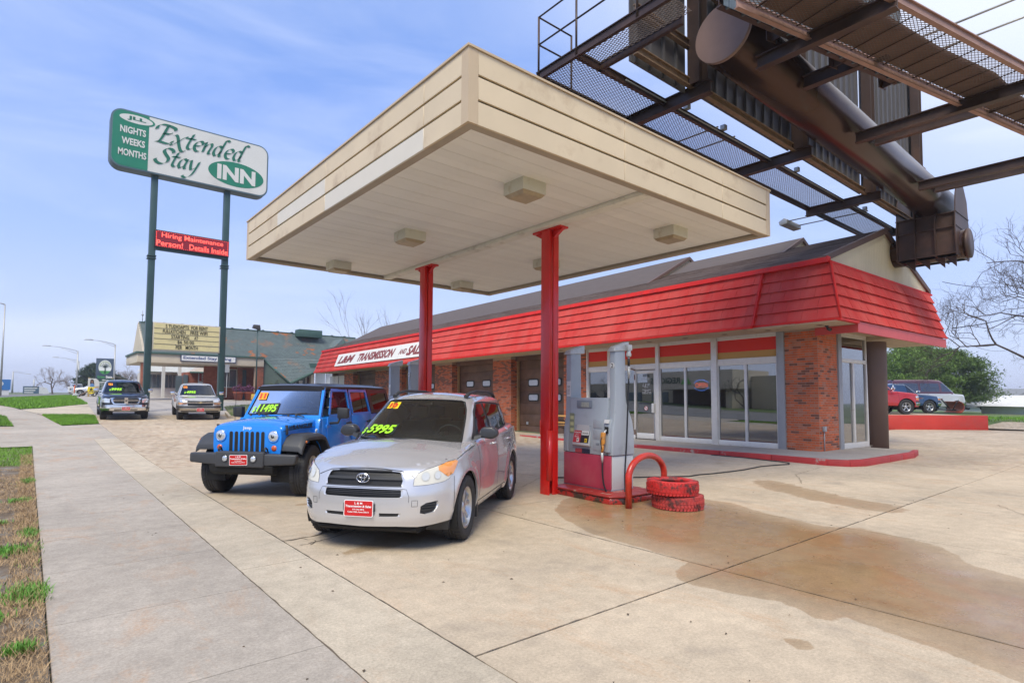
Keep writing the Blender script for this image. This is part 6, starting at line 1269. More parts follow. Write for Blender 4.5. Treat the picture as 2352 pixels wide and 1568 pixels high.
def place(o, x, y, ang, dz=0., sc=1.): o.location = (x, y, gzf(x, y)+dz); o.rotation_euler = (0, 0, rad(ang)); o.scale = (sc,)*3
dark = pickup('dark_pickup', 'dark navy crew cab pickup with chrome grille and 9995 on its windshield', (.012, .014, .022), 2.0, .98, 3.57, 1.24, 1.28, 1.91, (-.42, -1.20, -2.75), -4.75, M_CHR, '9995', '11', 'cross')
place(dark, 3.50, 34.7, -92)
dark.rotation_euler.x = rad(.0)
grey = pickup('grey_pickup', 'light pewter grey extended cab pickup with 4995 on its windshield', (.56, .54, .50), 1.98, .93, 3.64, 1.14, 1.20, 1.84, (-.48, -1.22, -2.35), -4.75, mat('bumper_pewter', (.42, .39, .34), .2, metal=.9), '4995', '02', 'bow')
place(grey, 6.66, 33.7, -96)
for o in (dark, grey):   # nose slightly down the slope
    f = Vector((math.cos(o.rotation_euler.z), math.sin(o.rotation_euler.z), 0)); o.rotation_mode = 'QUATERNION'; dz = gzf(o.location.x-f.x*3.6, o.location.y-f.y*3.6)-o.location.z
    X_ = Vector((f.x*3.6, f.y*3.6, -dz)).normalized(); Z_ = (Vector((0, 0, 1))-X_*X_.z).normalized(); Y_ = Z_.cross(X_); o.rotation_quaternion = Matrix((X_, Y_, Z_)).transposed().to_quaternion()
# ------------------------------------------------------------------ fuel pumps, guard hoop, tyres
M_PGREY = mat('pump_grey', (.36, .40, .44), .42, noise=.05, nscale=2, dirt=(.25, .27, .30), dscale=3, dth=(.55, .8))
M_PGR2 = mat('pump_light_grey', (.50, .52, .53), .4, noise=.04, nscale=3)
M_PDK = mat('pump_recess', (.20, .235, .28), .5)
M_PRED = mat('pump_faded_red', (.42, .045, .085), .45, noise=.10, nscale=2.5, dirt=(.45, .09, .12), dscale=1.5)
M_CAST = mat('cast_zinc', (.50, .51, .50), .45, metal=.3, noise=.15, nscale=12)
M_PEEL = mat('peeling_red', (.36, .022, .018), .4, noise=.2, nscale=4, coat=.3, dirt=(.05, .03, .022), dscale=4.5, dth=(.50, .55), bump=.8, bscale=14)
M_RUB = mat('hose_rubber', (.012, .012, .013), .35)
M_NOZ = mat('nozzle_orange', (.58, .24, .035), .45, noise=.15, nscale=20, dirt=(.30, .17, .07), dscale=14)
M_STK = mat('sticker_white', (.72, .72, .70), .5)
def fuel_pump(num, label):
    r = empty('fuel_pump', (7.51, 6.36, 0), label=label, cat='fuel pump', group='fuel pumps under the canopy')
    # local axes: x depth away from the street, y along the canopy, front face x = 0
    B = lambda nm, mb, m, par=r, bv=.01, **k: mb.build(nm, m, par, bevel=bv, **k)
    W, D = 1.13, .57
    B('plinth', MB().box((.0, .0, .11), (D, W, .16)), M_PDK)
    B('lower_panel', MB().box((-.012, .015, .15), (.02, W-.01, .715)), M_PRED, bv=.006)
    B('lower_cabinet', MB().box((.02, .0, .15), (D, W, .715)), M_PGR2, bv=.008)
    # end panels with hips that run up into the hose columns
    prof = [(.0, .72), (.0, 1.0), (.02, 1.18), (.05, 1.32), (.06, 1.50), (.07, 1.70), (.07, 2.50), (.34, 2.52), (.35, 1.75), (.37, 1.62), (.44, 1.48), (.53, 1.30), (.57, 1.12), (.585, .95), (.58, .72)]
    for y0, y1 in ((-.02, .105), (W-.105, W+.02)):
        e = B('hose_column', MB().prism(prof, 'y', y0, y1), M_PGREY, bv=.018, seg=3)
        yo = y0 if y0 < .5 else y1; s_ = -1 if y0 < .5 else 1
        B('column_cap', MB().hexa([(.03, y0-.02, 2.49), (.42, y0-.02, 2.52), (.42, y1+.02, 2.52), (.03, y1+.02, 2.49), (.06, y0, 2.57), (.44, y0-.0, 2.68), (.44, y1, 2.68), (.06, y1, 2.57)]), M_CAST, e, bv=.012)
        B('hose_outlet', MB().lathe([(.035, 0), (.035, -.08), (.045, -.09), (.045, -.14), (.028, -.15)], (.385, yo+s_*.035, 2.56), n=14).box((.33, yo-.01, 2.52), (.44, yo+s_*.07, 2.62)), M_CAST, e, bv=.005)
    B('head_cabinet', MB().box((.06, .105, .72), (.50, W-.105, 1.66)), M_PGREY, bv=.02)
    f = .0   # front door of the head, slightly proud, with a stepped face
    hd = B('head_door', MB().prism([(.0, .72), (.0, 1.34), (.035, 1.42), (.035, 1.69), (.12, 1.70), (.12, .72)], 'y', .12, W-.12), M_PGREY, bv=.012)
    Y = lambda t: W-t       # t measured from the left as seen from the street
    B('display_hood', MB().box((.018, Y(.66), 1.52), (.036, Y(.30), 1.65)), M_PDK, hd, bv=.006); B('display', MB().box((.012, Y(.60), 1.53), (.02, Y(.42), 1.62)), mat('lcd', (.36, .40, .36), .15, noise=.2, nscale=20), hd, bv=0)
    B('recess', MB().prism([(-.001, 1.20), (.032, 1.40), (.034, 1.40), (.034, 1.20)], 'y', Y(.68), Y(.28)), M_PDK, hd, bv=0); B('recess_panel', MB().hexa([(-.004, Y(.66), 1.02), (-.001, Y(.66), 1.02), (-.001, Y(.30), 1.02), (-.004, Y(.30), 1.02), (-.006, Y(.62), 1.22), (-.001, Y(.62), 1.22), (-.001, Y(.34), 1.22), (-.006, Y(.34), 1.22)]), M_PGR2, hd, bv=0)
    for z in (1.18, 1.0, .80): B('module', MB().box((-.006, Y(.92), z-.01), (.002, Y(.72), z+.15)), M_PGREY, hd, bv=.003)
    B('card_slot', MB().box((-.010, Y(.86), .88), (.0, Y(.78), .92)), M_PDK, hd, bv=0)
    B('instruction_card', MB().box((-.006, Y(.26), 1.06), (.0, Y(.15), 1.42)), mat('card_green', (.24, .27, .18), .6), hd, bv=0)
    for k in range(3): B('card_print', MB().box((-.009, Y(.25), 1.09+k*.11), (-.006, Y(.17), 1.15+k*.11)), mat('card_yellow', (.50, .52, .28), .6), hd, bv=0)
    # grade selector: red and black label shelf
    gs = B('grade_panel', MB().prism([(-.003, 1.13), (-.055, .90), (-.055, .86), (-.003, .84)], 'y', Y(.66), Y(.26)), M_PGR2, hd)
    u = Vector((.052, 0, .23)).normalized(); o_ = Vector((-.23, 0, .052)).normalized(); F = lambda t, z: mat_frame((-.003-(1.13-z)*.226-.004, Y(t), z), (0, -1, 0), u, o_)
    def lab(t0, t1, z0, z1, m, h=.0): mb = MB(); M = F((t0+t1)/2, (z0+z1)/2) @ Matrix.Translation((0, 0, h)); w, hh = (t1-t0)/2, (z1-z0)/2; mb.add([M @ Vector(p) for p in ((-w, -hh, 0), (w, -hh, 0), (w, hh, 0), (-w, hh, 0))], [(0, 1, 2, 3)]); mb.build('grade_label', m, gs)
    lab(.275, .45, .905, 1.12, mat('label_red', (.45, .03, .04), .5)); lab(.45, .645, .905, 1.12, mat('label_black', (.02, .02, .025), .4)); lab(.46, .635, 1.04, 1.115, M_STK, .002); lab(.36, .42, .92, .985, M_STK, .002); lab(.55, .61, .92, .985, mat('label_yellow', (.75, .52, .03), .5), .002)
    mb = MB(); fit_text(mb, 'Unleaded', F(.36, 1.085) @ Matrix.Translation((0, 0, .003)), .15, .025, bold=.02); fit_text(mb, 'plus', F(.36, 1.045) @ Matrix.Translation((0, 0, .003)), .07, .02); fit_text(mb, 'FULL', F(.36, 1.01) @ Matrix.Translation((0, 0, .003)), .10, .025, bold=.02); mb.build('grade_lettering', M_STK, gs)
    mb = MB(); fit_text(mb, '87', F(.39, .952) @ Matrix.Translation((0, 0, .004)), .04, .035, bold=.03); fit_text(mb, '87', F(.58, .952) @ Matrix.Translation((0, 0, .004)), .04, .035, bold=.03); fit_text(mb, 'UNLEADED', F(.548, 1.075) @ Matrix.Translation((0, 0, .004)), .14, .03, bold=.02); mb.build('grade_lettering', M_SEAM, gs)
    lab2 = MB().box((-.016, Y(.46), .73), (-.001, Y(.30), .80)).build('brand_strip', mat('strip_red', (.36, .05, .06), .5), hd); MB().box((-.016, Y(.64), .73), (-.001, Y(.46), .80)).build('brand_strip', mat('strip_navy', (.02, .025, .05), .5), hd)
    # nozzle in its holster
    ho = B('nozzle_holster', MB().prism([(-.05, .78), (-.02, 1.24), (.03, 1.34), (.05, 1.34), (.05, .78)], 'y', .02, .14), M_PGREY, bv=.015); B('holster_sign', MB().hexa([(-.045, .03, 1.27), (-.03, .03, 1.27), (-.03, .13, 1.27), (-.045, .13, 1.27), (-.035, .03, 1.33), (-.02, .03, 1.33), (-.02, .13, 1.33), (-.035, .13, 1.33)]), M_STK, ho, bv=0)
    B('holster_mouth', MB().box((-.052, .045, 1.10), (-.03, .115, 1.21)), M_VOID, ho, bv=0)
    nz_ = B('nozzle', MB().tube([(-.03, .08, 1.17), (-.075, .085, 1.13), (-.10, .10, 1.06)], [.014, .018, .03], 10), M_CAST, bv=0)
    MB().hexa([(-.15, .06, .90), (-.08, .06, .92), (-.08, .14, .92), (-.15, .14, .90), (-.14, .065, 1.12), (-.06, .065, 1.12), (-.06, .135, 1.12), (-.14, .135, 1.12)]).build('nozzle_body', M_NOZ, nz_, bevel=.022, seg=3)
    MB().tube([(-.12, .10, .92), (-.115, .105, .85), (-.12, .11, .78)], [.03, .026, .024], 10).build('nozzle_grip', M_NOZ, nz_); MB().tube([(-.13, .10, 1.05), (-.17, .10, .98), (-.15, .10, .88), (-.125, .10, .80)], .008, 6).build('nozzle_guard', M_RUB, nz_); MB().tube([(-.12, .11, .79), (-.115, .11, .68), (-.11, .11, .62)], [.024, .02, .018], 10).build('swivel', M_CAST, nz_)
    MB().tube(catm([(-.11, .11, .63), (-.12, .10, .45), (-.12, .07, .25), (-.09, .00, .09), (-.03, -.10, .035), (.08, -.17, .04), (.17, -.14, .16), (.22, -.10, .45), (.30, -.075, 1.0), (.36, -.06, 1.7), (.385, -.055, 2.05)]), .014, 8).build('hose', M_RUB, r)
    MB().tube([(.385, -.055, 2.04), (.385, -.055, 2.10), (.385, -.055, 2.11), (.385, -.055, 2.18), (.385, -.055, 2.19), (.385, -.055, 2.42)], [.016, .016, .026, .026, .017, .017], 10).build('breakaway', M_CAST, r)
    MB().tube([(.385, -.055, 2.25), (.385, -.055, 2.38)], .021, 10).build('breakaway', M_RUB, r)
    # number disc and warning sticker
    mb = MB().lathe([(.0, 0), (.055, 0)], n=20); M = mat_frame((.064, .043, 2.25), (0, -1, 0), (0, 0, 1), (-1, 0, 0)); mb.v = [tuple(M @ Vector(v)) for v in mb.v]; mb.build('number_disc', M_STK, r)
    mb = MB(); fit_text(mb, num, mat_frame((.060, .043, 2.25), (0, -1, 0), (0, 0, 1), (-1, 0, 0)), .05, .075, bold=.01); mb.build('number', M_SEAM, r)
    MB().box((.064, W-.10, 1.72), (.0695, W-.01, 2.0)).build('warning_sticker', M_STK, r); mb = MB(); fit_text(mb, 'WARNING', mat_frame((.062, W-.055, 1.90), (0, -1, 0), (0, 0, 1), (-1, 0, 0)), .07, .02, bold=.03)
    for k in range(5): mb.add([mat_frame((.062, W-.055, 1.86-k*.024), (0, -1, 0), (0, 0, 1), (-1, 0, 0)) @ Vector(p) for p in ((-.035, 0, 0), (.03, 0, 0), (.03, .006, 0), (-.035, .006, 0))], [(0, 1, 2, 3)])
    mb.build('sticker_print', M_SEAM, r)
    return r
def catm(p, n=6): return [tuple(q) for q in catmull(p, n)]
p2 = fuel_pump('2', 'grey and red fuel pump number 2 beside the tyre stack')
p4 = fuel_pump('4', 'fuel pump number 4 rising behind the silver car roof'); p4.location = (7.33, 12.95, 0)
def island(cx, cy, name):
    out = [(-.50, -.28), (-.46, .98), (-.36, 1.10), (.50, 1.12), (.62, 1.02), (.66, .2), (.64, -.26), (.52, -.42), (-.30, -.42)]
    o = MB().prism([(cx+a, cy+b) for a, b in out], 'z', -.02, .10).build('pump_island', M_PEEL, bevel=.03, seg=2, label=name, cat='pump island', group='pump islands'); 
    mb = MB().prism([(cx+a*1.03, cy+b*1.02) for a, b in out], 'z', .10, .135); mb.build('island_rim', mat('rim_red', (.30, .03, .025), .35, noise=.25, nscale=5, dirt=(.33, .25, .20), dscale=5, dth=(.58, .64)), o, bevel=.015); return o
island(7.62, 6.36, 'low peeling red island base under the near fuel pump'); island(7.44, 12.95, 'red island base under the far fuel pump')
M_HOOP = mat('hoop_red', (.46, .028, .014), .28, noise=.2, nscale=6, coat=.15, dirt=(.30, .025, .012), dscale=7, dth=(.5, .7), bump=.5, bscale=18)
pts = [(7.14, 5.71, -.02), (7.14, 5.71, .46)]+[(7.62-.48*math.cos(a), 5.725-.015*math.cos(a), .46+.32*math.sin(a)) for a in np.linspace(.12, math.pi-.12, 14)]+[(8.10, 5.74, .46), (8.10, 5.74, -.02)]
MB().tube(pts, .052, 16).build('guard_hoop', M_HOOP, label='bent red steel pipe hoop guarding the fuel pump', cat='guard rail')
def old_tyre(x, y, z, rz, tilt, label, seed):
    rs = random.Random(seed); R0, w = .40, .215
    m = mat('tyre_red_%d' % seed, (.50, .022, .020) if seed == 1 else (.42, .045, .040), .6, noise=.25, nscale=8, dirt=(.09, .025, .022), dscale=6, dth=(.50, .62))
    o = empty('painted_tyre', (x, y, z+w/2), rz=rz, label=label, cat='tyre', group='red painted tyre stack'); o.rotation_euler.x = tilt
    h = w/2
    MB().lathe([(.255, -h*.30), (.245, -h*.8), (.27, -h*.95), (.33, -h*1.02), (.375, -h*.92), (.388, -h*.7), (.392, -h*.3), (.392, h*.3), (.388, h*.7), (.375, h*.92), (.33, h*1.02), (.27, h*.95), (.245, h*.8), (.255, h*.30), (.33, h*.25), (.34, -.0), (.33, -h*.25), (.255, -h*.30)], n=64).build('carcass', m, o)
    tr = MB(); n = 46
    for k in range(n):
        for row, (z0, z1, sk) in enumerate(((-.098, -.058, .02), (-.050, -.006, -.022), (.002, .046, .022), (.054, .096, -.02))):
            a = 2*math.pi*(k+(.5 if row % 2 else 0))/n; a1 = a+2*math.pi/n*.66; r0, r1 = .386, .401-(.008 if row in (0, 3) else 0)
            vs = []
            for r_ in (r0, r1):
                for (aa, zz, s_) in ((a, z0, 0), (a1, z0, 0), (a1, z1, 1), (a, z1, 1)): t_ = aa+s_*sk*2; vs.append((r_*math.cos(t_), r_*math.sin(t_), zz))
            tr.add(vs, [(4, 5, 6, 7), (0, 1, 5, 4), (1, 2, 6, 5), (2, 3, 7, 6), (3, 0, 4, 7)])
    tr.build('tread_blocks', m, o, kind='stuff')
    return o
old_tyre(7.83, 5.30, .0, .4, 0, 'lower red painted tyre of the stack of two by the pump', 2); old_tyre(7.76, 5.345, .218, 1.3, rad(.8), 'upper red painted tyre lying on the other one', 1)
# ------------------------------------------------------------------ motel pole sign
M_POLE = mat('pole_green', (.035, .075, .075), .45, noise=.1, nscale=1.5, metal=.2); M_CABN = mat('cabinet_grey', (.11, .15, .18), .5, noise=.1)
M_FACE = mat('sign_face', (.66, .66, .62), .45, noise=.03, dirt=(.55, .54, .49), dscale=.5, dth=(.5, .8)); M_GRN = mat('sign_green', (.012, .20, .115), .45, noise=.08, nscale=1); M_GRL = mat('sign_green_letter', (.010, .14, .085), .5)
SY = 40.5
ps = empty('motel_sign', (7.2, SY, gzf(7.2, SY)), label='tall two pole motel sign with lit red message strip and letter board', cat='sign')
def wl(mb, nm, m, par=ps, **k):
    o = mb.build(nm, m, par, **k)
    if par is ps: o.location = -Vector(ps.location)
    return o
zg = gzf(7, SY)
for x in (5.17, 9.28):
    p = wl(MB().box((x-.02, SY-.02, zg-.4), (x+.17, SY+.42, 15.2)).box((x-.17, SY-.02, zg-.4), (x-.02, SY+.42, 15.2)) if 0 else MB().box((x-.17, SY, zg-.4), (x+.17, SY+.42, 15.2)), 'pole', M_POLE, bevel=.01)
    for z in (9.9, 10.05): wl(MB().box((x-.24, SY-.06, z), (x+.22, SY+.48, z+.07)), 'pole_collar', M_POLE, bevel=.01)
def rr_(x0, z0, x1, z1, r): return [((x0+x1)/2+a, (z0+z1)/2+b) for a, b in rrect(x1-x0, z1-z0, r, 6)]
x0, x1, z0, z1 = 2.80, 11.72, 15.05, 18.58
wl(MB().prism(rr_(x0, z0, x1, z1, .62), 'y', SY-.20, SY+.62), 'cabinet', M_CABN)
wl(MB().prism(rr_(x0+.02, z0+.02, x1-.02, z1-.02, .60), 'y', SY-.24, SY-.20), 'cabinet_rim', mat('rim_slate', (.10, .16, .19), .4)); fc = wl(MB().prism(rr_(x0+.10, z0+.10, x1-.10, z1-.10, .52), 'y', SY-.25, SY-.24), 'face', M_FACE)
gp = [p for p in rr_(x0+.10, z0+.10, x1-.10, z1-.10, .52) if p[0] < 4.6]; gp = sorted(gp, key=lambda p: math.atan2(p[1]-16.8, p[0]-3.9)); gp = [(4.72, z0+.10)]+[p for p in gp if p[1] > 0]+[(4.72, z1-.10)]
lft = rr_(x0+.10, z0+.10, x1-.10, z1-.10, .52); n_ = 7; lft = lft[n_:3*n_]      # left corners
wl(MB().prism([(4.72, z1-.10)]+lft+[(4.72, z0+.10)], 'y', SY-.258, SY-.25), 'green_panel', M_GRN)
ell = lambda cx, cz, a, b_, t=0, n=40: [(cx+a*math.cos(2*math.pi*k/n)*math.cos(t)-b_*math.sin(2*math.pi*k/n)*math.sin(t), cz+a*math.cos(2*math.pi*k/n)*math.sin(t)+b_*math.sin(2*math.pi*k/n)*math.cos(t)) for k in range(n)]
wl(MB().prism(ell(4.06, 18.10, .96, .33), 'y', SY-.262, SY-.258), 'oval', M_GRN); wl(MB().prism(ell(4.06, 18.10, .85, .25), 'y', SY-.268, SY-.262), 'oval', M_FACE)
wl(MB().prism(ell(9.72, 16.17, 1.70, .80), 'y', SY-.262, SY-.25), 'oval', M_GRN)
SF = lambda x, z, o=.275: mat_frame((x, SY-o, z), (1, 0, 0), (0, 0, 1), (0, -1, 0))
mb = MB(); fit_text(mb, 'JLL', SF(4.08, 18.10), .95, .27, bold=.04); wl(mb, 'lettering', M_GRL)
mb = MB(); fit_text(mb, 'NIGHTS', SF(3.92, 17.36), 1.30, .42, bold=.03); fit_text(mb, 'WEEKS', SF(3.95, 16.68), 1.18, .42, bold=.03); fit_text(mb, 'MONTHS', SF(3.92, 15.98), 1.42, .42, bold=.03); fit_text(mb, 'INN', SF(9.72, 16.15), 2.35, .98, bold=.045); wl(mb, 'lettering', M_FACE)
GL = {'E': [[(-.15, 1.1), (-.10, 1.4), (.15, 1.62), (.6, 1.66), (1.15, 1.55), (1.25, 1.35)], [(.62, 1.6), (.42, .5), (.28, .05)], [(.45, .86), (.9, .9), (1.0, 1.05)], [(.05, -.02), (.3, .04), (.85, .0), (1.15, .12), (1.25, .35)]],
      'x': [[(-.05, .85), (.12, .98), (.3, .8), (.55, .1), (.78, -.32), (1.0, -.38), (1.08, -.25)], [(1.0, .95), (.85, .98), (.1, .05), (-.1, .05)]],
      't': [[(.38, 1.45), (.15, .35), (.2, .03), (.4, .0), (.62, .2)], [(-.02, .95), (.62, 1.0)]], 'e': [[(.1, .45), (.5, .55), (.66, .8), (.48, 1.0), (.2, .85), (.04, .45), (.15, .07), (.4, -.02), (.7, .2)]],
      'n': [[(.02, .85), (.15, .98), (.05, .05)], [(.1, .5), (.35, .88), (.58, 1.0), (.64, .75), (.5, .15), (.6, .0), (.82, .15)]], 'd': [[(.62, .88), (.38, 1.0), (.12, .7), (.05, .25), (.22, -.02), (.5, .25), (.62, .5)], [(1.12, 1.62), (.95, 1.72), (.8, 1.55), (.56, .3), (.6, .0), (.85, .15)]],
      'S': [[(1.12, 1.3), (1.08, 1.5), (.8, 1.66), (.5, 1.6), (.35, 1.3), (.55, 1.0), (.85, .65), (.8, .25), (.45, .0), (.05, .05), (-.18, .3), (-.12, .42)]], 'a': [[(.62, .85), (.38, 1.0), (.12, .7), (.05, .25), (.22, -.02), (.5, .3)], [(.68, 1.0), (.55, .3), (.6, .0), (.85, .15)]],
      'y': [[(-.02, .85), (.12, .98), (.16, .45), (.28, .05), (.6, .35)], [(.82, 1.0), (.62, .1), (.4, -.5), (.05, -.85), (-.25, -.78), (-.28, -.68)]]}
ADV = {'E': 1.25, 'x': 1.05, 't': .62, 'e': .74, 'n': .86, 'd': .98, 'S': 1.15, 'a': .88, 'y': .9}
def brush(mb, word, M, s, shear=.22, nib=.15):
    x = 0
    for ch in word:
        for st in GL[ch]:
            q = catmull(st, 8); t = rad(28); v = np.array([math.cos(t), math.sin(t)])*nib*(1.15 if ch in 'ES' else 1); k = np.array([-math.sin(t), math.cos(t)])*.025
            for i in range(len(q)-1):
                a, b = q[i], q[i+1]
                for u_, w_ in ((v, 0),):
                    P = [a-v-k, b-v-k, b+v+k, a+v+k]; mb.add([M @ Vector(((x+p[0]+p[1]*shear)*s, p[1]*s, .0)) for p in P], [(0, 1, 2, 3)]); P = [a-v+k, a-v-k, b+v-k, b+v+k]
        x += ADV[ch]
mb = MB(); brush(mb, 'Extended', SF(5.05, 17.10), .70, nib=.125); brush(mb, 'Stay', SF(5.15, 15.78), .64, nib=.13); o = wl(mb, 'script_lettering', M_GRL)
# red message strip
wl(MB().box((5.25, SY-.22, 10.60), (9.42, SY-.02, 11.68)), 'led_cabinet', mat('led_dark', (.02, .012, .014), .5), bevel=.02); wl(MB().box((5.28, SY-.225, 10.66), (9.39, SY-.22, 11.62)), 'led_panel', mat('led_panel', (.03, .004, .006), .4, emit=(.5, .01, .03), estr=.22))
wl(MB().box((5.3, SY-.1, 10.46), (9.4, SY+.1, 10.60)), 'led_shelf', M_POLE)
M_LED = mat('led_red', (1, .05, .04), .5, emit=(1, .10, .07), estr=1.3); mb = MB(); fit_text(mb, 'Hiring Maintenance', SF(7.33, 11.36, .235), 3.45, .38, bold=.006); fit_text(mb, 'Person!', SF(6.05, 10.90, .235), 1.42, .34, bold=.006); fit_text(mb, 'Details Inside', SF(8.22, 10.90, .235), 2.2, .34, bold=.006)
for k in range(70): 
    x = 5.33+k*.0580
    if k % 2: mb.box((x, SY-.24, 11.585), (x+.04, SY-.235, 11.60)).box((x, SY-.24, 10.68), (x+.04, SY-.235, 10.695))
for k in range(8): mb.box((5.32, SY-.24, 10.70+k*.115), (5.34, SY-.235, 10.76+k*.115)).box((9.33, SY-.24, 10.70+k*.115), (9.35, SY-.235, 10.76+k*.115))
wl(mb, 'led_text', M_LED)
# letter board
wl(MB().box((5.36, SY-.05, 4.33), (9.10, SY+.25, 6.05)), 'board_cabinet', mat('board_frame', (.50, .46, .38), .6, noise=.15), bevel=.02); lbd = wl(MB().box((5.42, SY-.06, 4.40), (9.04, SY-.05, 5.98)), 'letter_board', mat('board_cream', (.66, .58, .30), .6, noise=.06, dirt=(.5, .44, .25), dscale=1.5, dth=(.6, .8)))
for k in range(1, 5): wl(MB().box((5.42, SY-.078, 4.40+k*.318), (9.04, SY-.06, 4.425+k*.318)), 'letter_rail', mat('rail_grey', (.22, .20, .16), .6))
mb = MB()
for s_, a, b_, r in (('S TUDIOAPTS', 6.02, 7.28, 4), ('FOR RENT', 7.42, 8.36, 4), ('FULLKITCHEN', 5.88, 7.10, 3), ('FREE WIFI', 7.38, 8.34, 3), ('STARTING', 6.34, 7.32, 2), ('AT', 7.60, 7.82, 2), ('$6 50.00', 6.68, 7.60, 1), ('PER', 6.60, 6.95, 0), ('MONTH', 7.14, 7.82, 0)): fit_text(mb, s_, SF((a+b_)/2, 4.565+r*.318, .082), b_-a, .225, bold=.012)
wl(mb, 'board_letters', mat('letter_black', (.012, .012, .012), .5))
wl(MB().tube([(9.62, SY+.1, 3.3), (9.62, SY+.1, 1.5), (9.2, SY+.1, 1.42), (8.9, SY, 1.40)], .025, 6).box((9.47, SY-.05, 3.1), (9.72, SY+.1, 3.6)), 'meter_box', M_GALU)
# ------------------------------------------------------------------ motel
hotel = empty('motel', (12, 58, 1.2), label='brick motel with green tiled roof, drive-through porch and cream fascia', cat='building')
def hb(mb, nm, m, par=hotel, **k):
    o = mb.build(nm, m, par, **k)
    if par is hotel: o.location = -Vector(hotel.location)
    return o
M_TILE = mat('green_tile', (.115, .15, .15), .75, noise=.22, nscale=2.5, dirt=(.30, .15, .08), dscale=.5, dth=(.56, .72)); M_TILR = mat('rusty_tile', (.34, .13, .055), .8, noise=.2)
M_HFAS = mat('cream_fascia', (.58, .50, .38), .7, noise=.08, nscale=.8, dirt=(.35, .27, .18), dscale=.9, dth=(.58, .75)); M_GTRM = mat('green_trim', (.045, .10, .085), .6, noise=.08); M_HBR = mat('motel_brick', (.30, .095, .055), .85, noise=.3, nscale=4)
M_HGL = mat('dull_window', (.10, .13, .15), .12, noise=.2, nscale=1); M_HWH = mat('motel_white', (.60, .58, .54), .7, noise=.08); M_DKG = mat('dark_green_wall', (.07, .10, .09), .8, noise=.1)
HY = 56.0
def tiles(parent, org, ux, uy, poly, cw, ch, nsing, lift_=.03, seed=2):
    """tiles laid in courses over polygon poly given in (u, v) of the slope plane"""
    rr = random.Random(seed); org, ux, uy = Vector(org), Vector(ux), Vector(uy); nn = ux.cross(uy).normalized()
    if nn.z < 0: nn = -nn
    vmax = max(p[1] for p in poly); umin, umax = min(p[0] for p in poly), max(p[0] for p in poly); L_ = []; v = 0; c = 0
    while v < vmax:
        u = umin-(cw/2 if c % 2 else 0)
        while u < umax: L_.append((u, v)); u += cw
        v += ch; c += 1
    C = np.array([(u+cw/2, v+ch/2) for u, v in L_]); ins = inpoly(C, poly); rest = MB(); pr = MB(); k = 0
    me = [MB().hexa([(0, 0, 0), (cw-.012, 0, 0), (cw-.012, ch, 0), (0, ch, 0), (0, 0, lift_), (cw-.012, 0, lift_), (cw-.012, ch, .004), (0, ch, .004)]).mesh('roof_tile', m_) for m_ in (M_TILE, M_TILR)]
    rusty = lambda u, v: mnoise.noise(Vector((u*.35, v*.5, 3)))+.5*mnoise.noise(Vector((u*2, v*2, 8))) > .42
    M0 = mat_frame(org, ux, uy, nn); 
    if parent is hotel: M0 = Matrix.Translation(-Vector(hotel.location)) @ M0
    for i, (u, v) in enumerate(L_):
        if not ins[i]: continue
        b = rusty(u, v)
        if k < nsing: o = link('roof_tile', me[b], parent); o.matrix_local = M0 @ Matrix.Translation((u, v, 0)); k += 1
        else: 
            P = [(u, v, 0), (u+cw-.012, v, 0), (u+cw-.012, v+ch, 0), (u, v+ch, 0), (u, v, lift_+rr.random()*.01), (u+cw-.012, v, lift_), (u+cw-.012, v+ch, .004), (u, v+ch, .004)]
            rest.add([M0 @ Vector(p) for p in P], [(4, 5, 6, 7), (0, 1, 5, 4), (1, 2, 6, 5), (3, 0, 4, 7)], int(b))
    if rest.v: o = rest.build('roof_tiles', [M_TILE, M_TILR], parent, kind='stuff')
# main slope: eave at z 5.1, ridge at 8.0 set back 3.2 m; it dips in a valley between porch and right gable
ridge_z, eave_z = 7.95, 5.12; dy = 3.4; sl = math.hypot(dy, ridge_z-eave_z); uy = Vector((0, dy/sl, (ridge_z-eave_z)/sl)); ux = Vector((1, 0, 0))
hb(MB().prism([(HY, eave_z-.05), (HY+dy, ridge_z-.05), (HY+2*dy+.5, eave_z-.4), (HY+2*dy, eave_z-.5)], 'x', 6.9, 27), 'roof', M_TILE)
tiles(hotel, (0, HY, eave_z), ux, uy, [(6.75, 0), (27, 0), (27, sl), (6.9, sl)], .30, .17, 300)
# lower apron of the roof reaching down to the point between the two wings
org = Vector((16.2, HY-.15, eave_z)); low = [(16.15, eave_z+.05), (18.2, 2.55), (22.4, 5.9), (24.0, 7.3), (24, eave_z+2.7)]
dn = Vector((0, -.9, -1)).normalized()
hb(MB().add([(16.15, HY, eave_z), (18.35, HY-1.6, 2.70), (23.9, HY, eave_z+.1), (23.9, HY+.2, eave_z+.1)], [(0, 1, 2)]), 'roof_apron', M_TILE)
a_ = Vector((16.15, HY, eave_z)); b_ = Vector((18.35, HY-1.6, 2.70)); c_ = Vector((23.9, HY, eave_z+.1)); uu = (c_-a_).normalized(); nn = (b_-a_).cross(c_-a_).normalized(); vv = nn.cross(uu); vv = vv if vv.z < 0 else -vv; vv = -vv
org = a_-vv*((a_-b_).dot(vv)); org = b_-uu*((b_-a_).dot(uu)); tri = [((p-org).dot(uu), (p-org).dot(vv)) for p in (a_, b_, c_)]
tiles(hotel, org, uu, vv, tri, .32, .17, 0, seed=5)
hb(MB().tube([(a_.x, a_.y-.05, a_.z+.05), tuple(b_)], .10, 6).tube([tuple(b_), (c_.x, c_.y-.1, c_.z+.1), (24.3, HY+.3, 7.2)], .14, 6), 'valley_board', M_GTRM)
hb(MB().box((6.8, HY+dy-.12, ridge_z-.03), (27, HY+dy+.12, ridge_z+.06)), 'ridge_cap', M_GTRM)
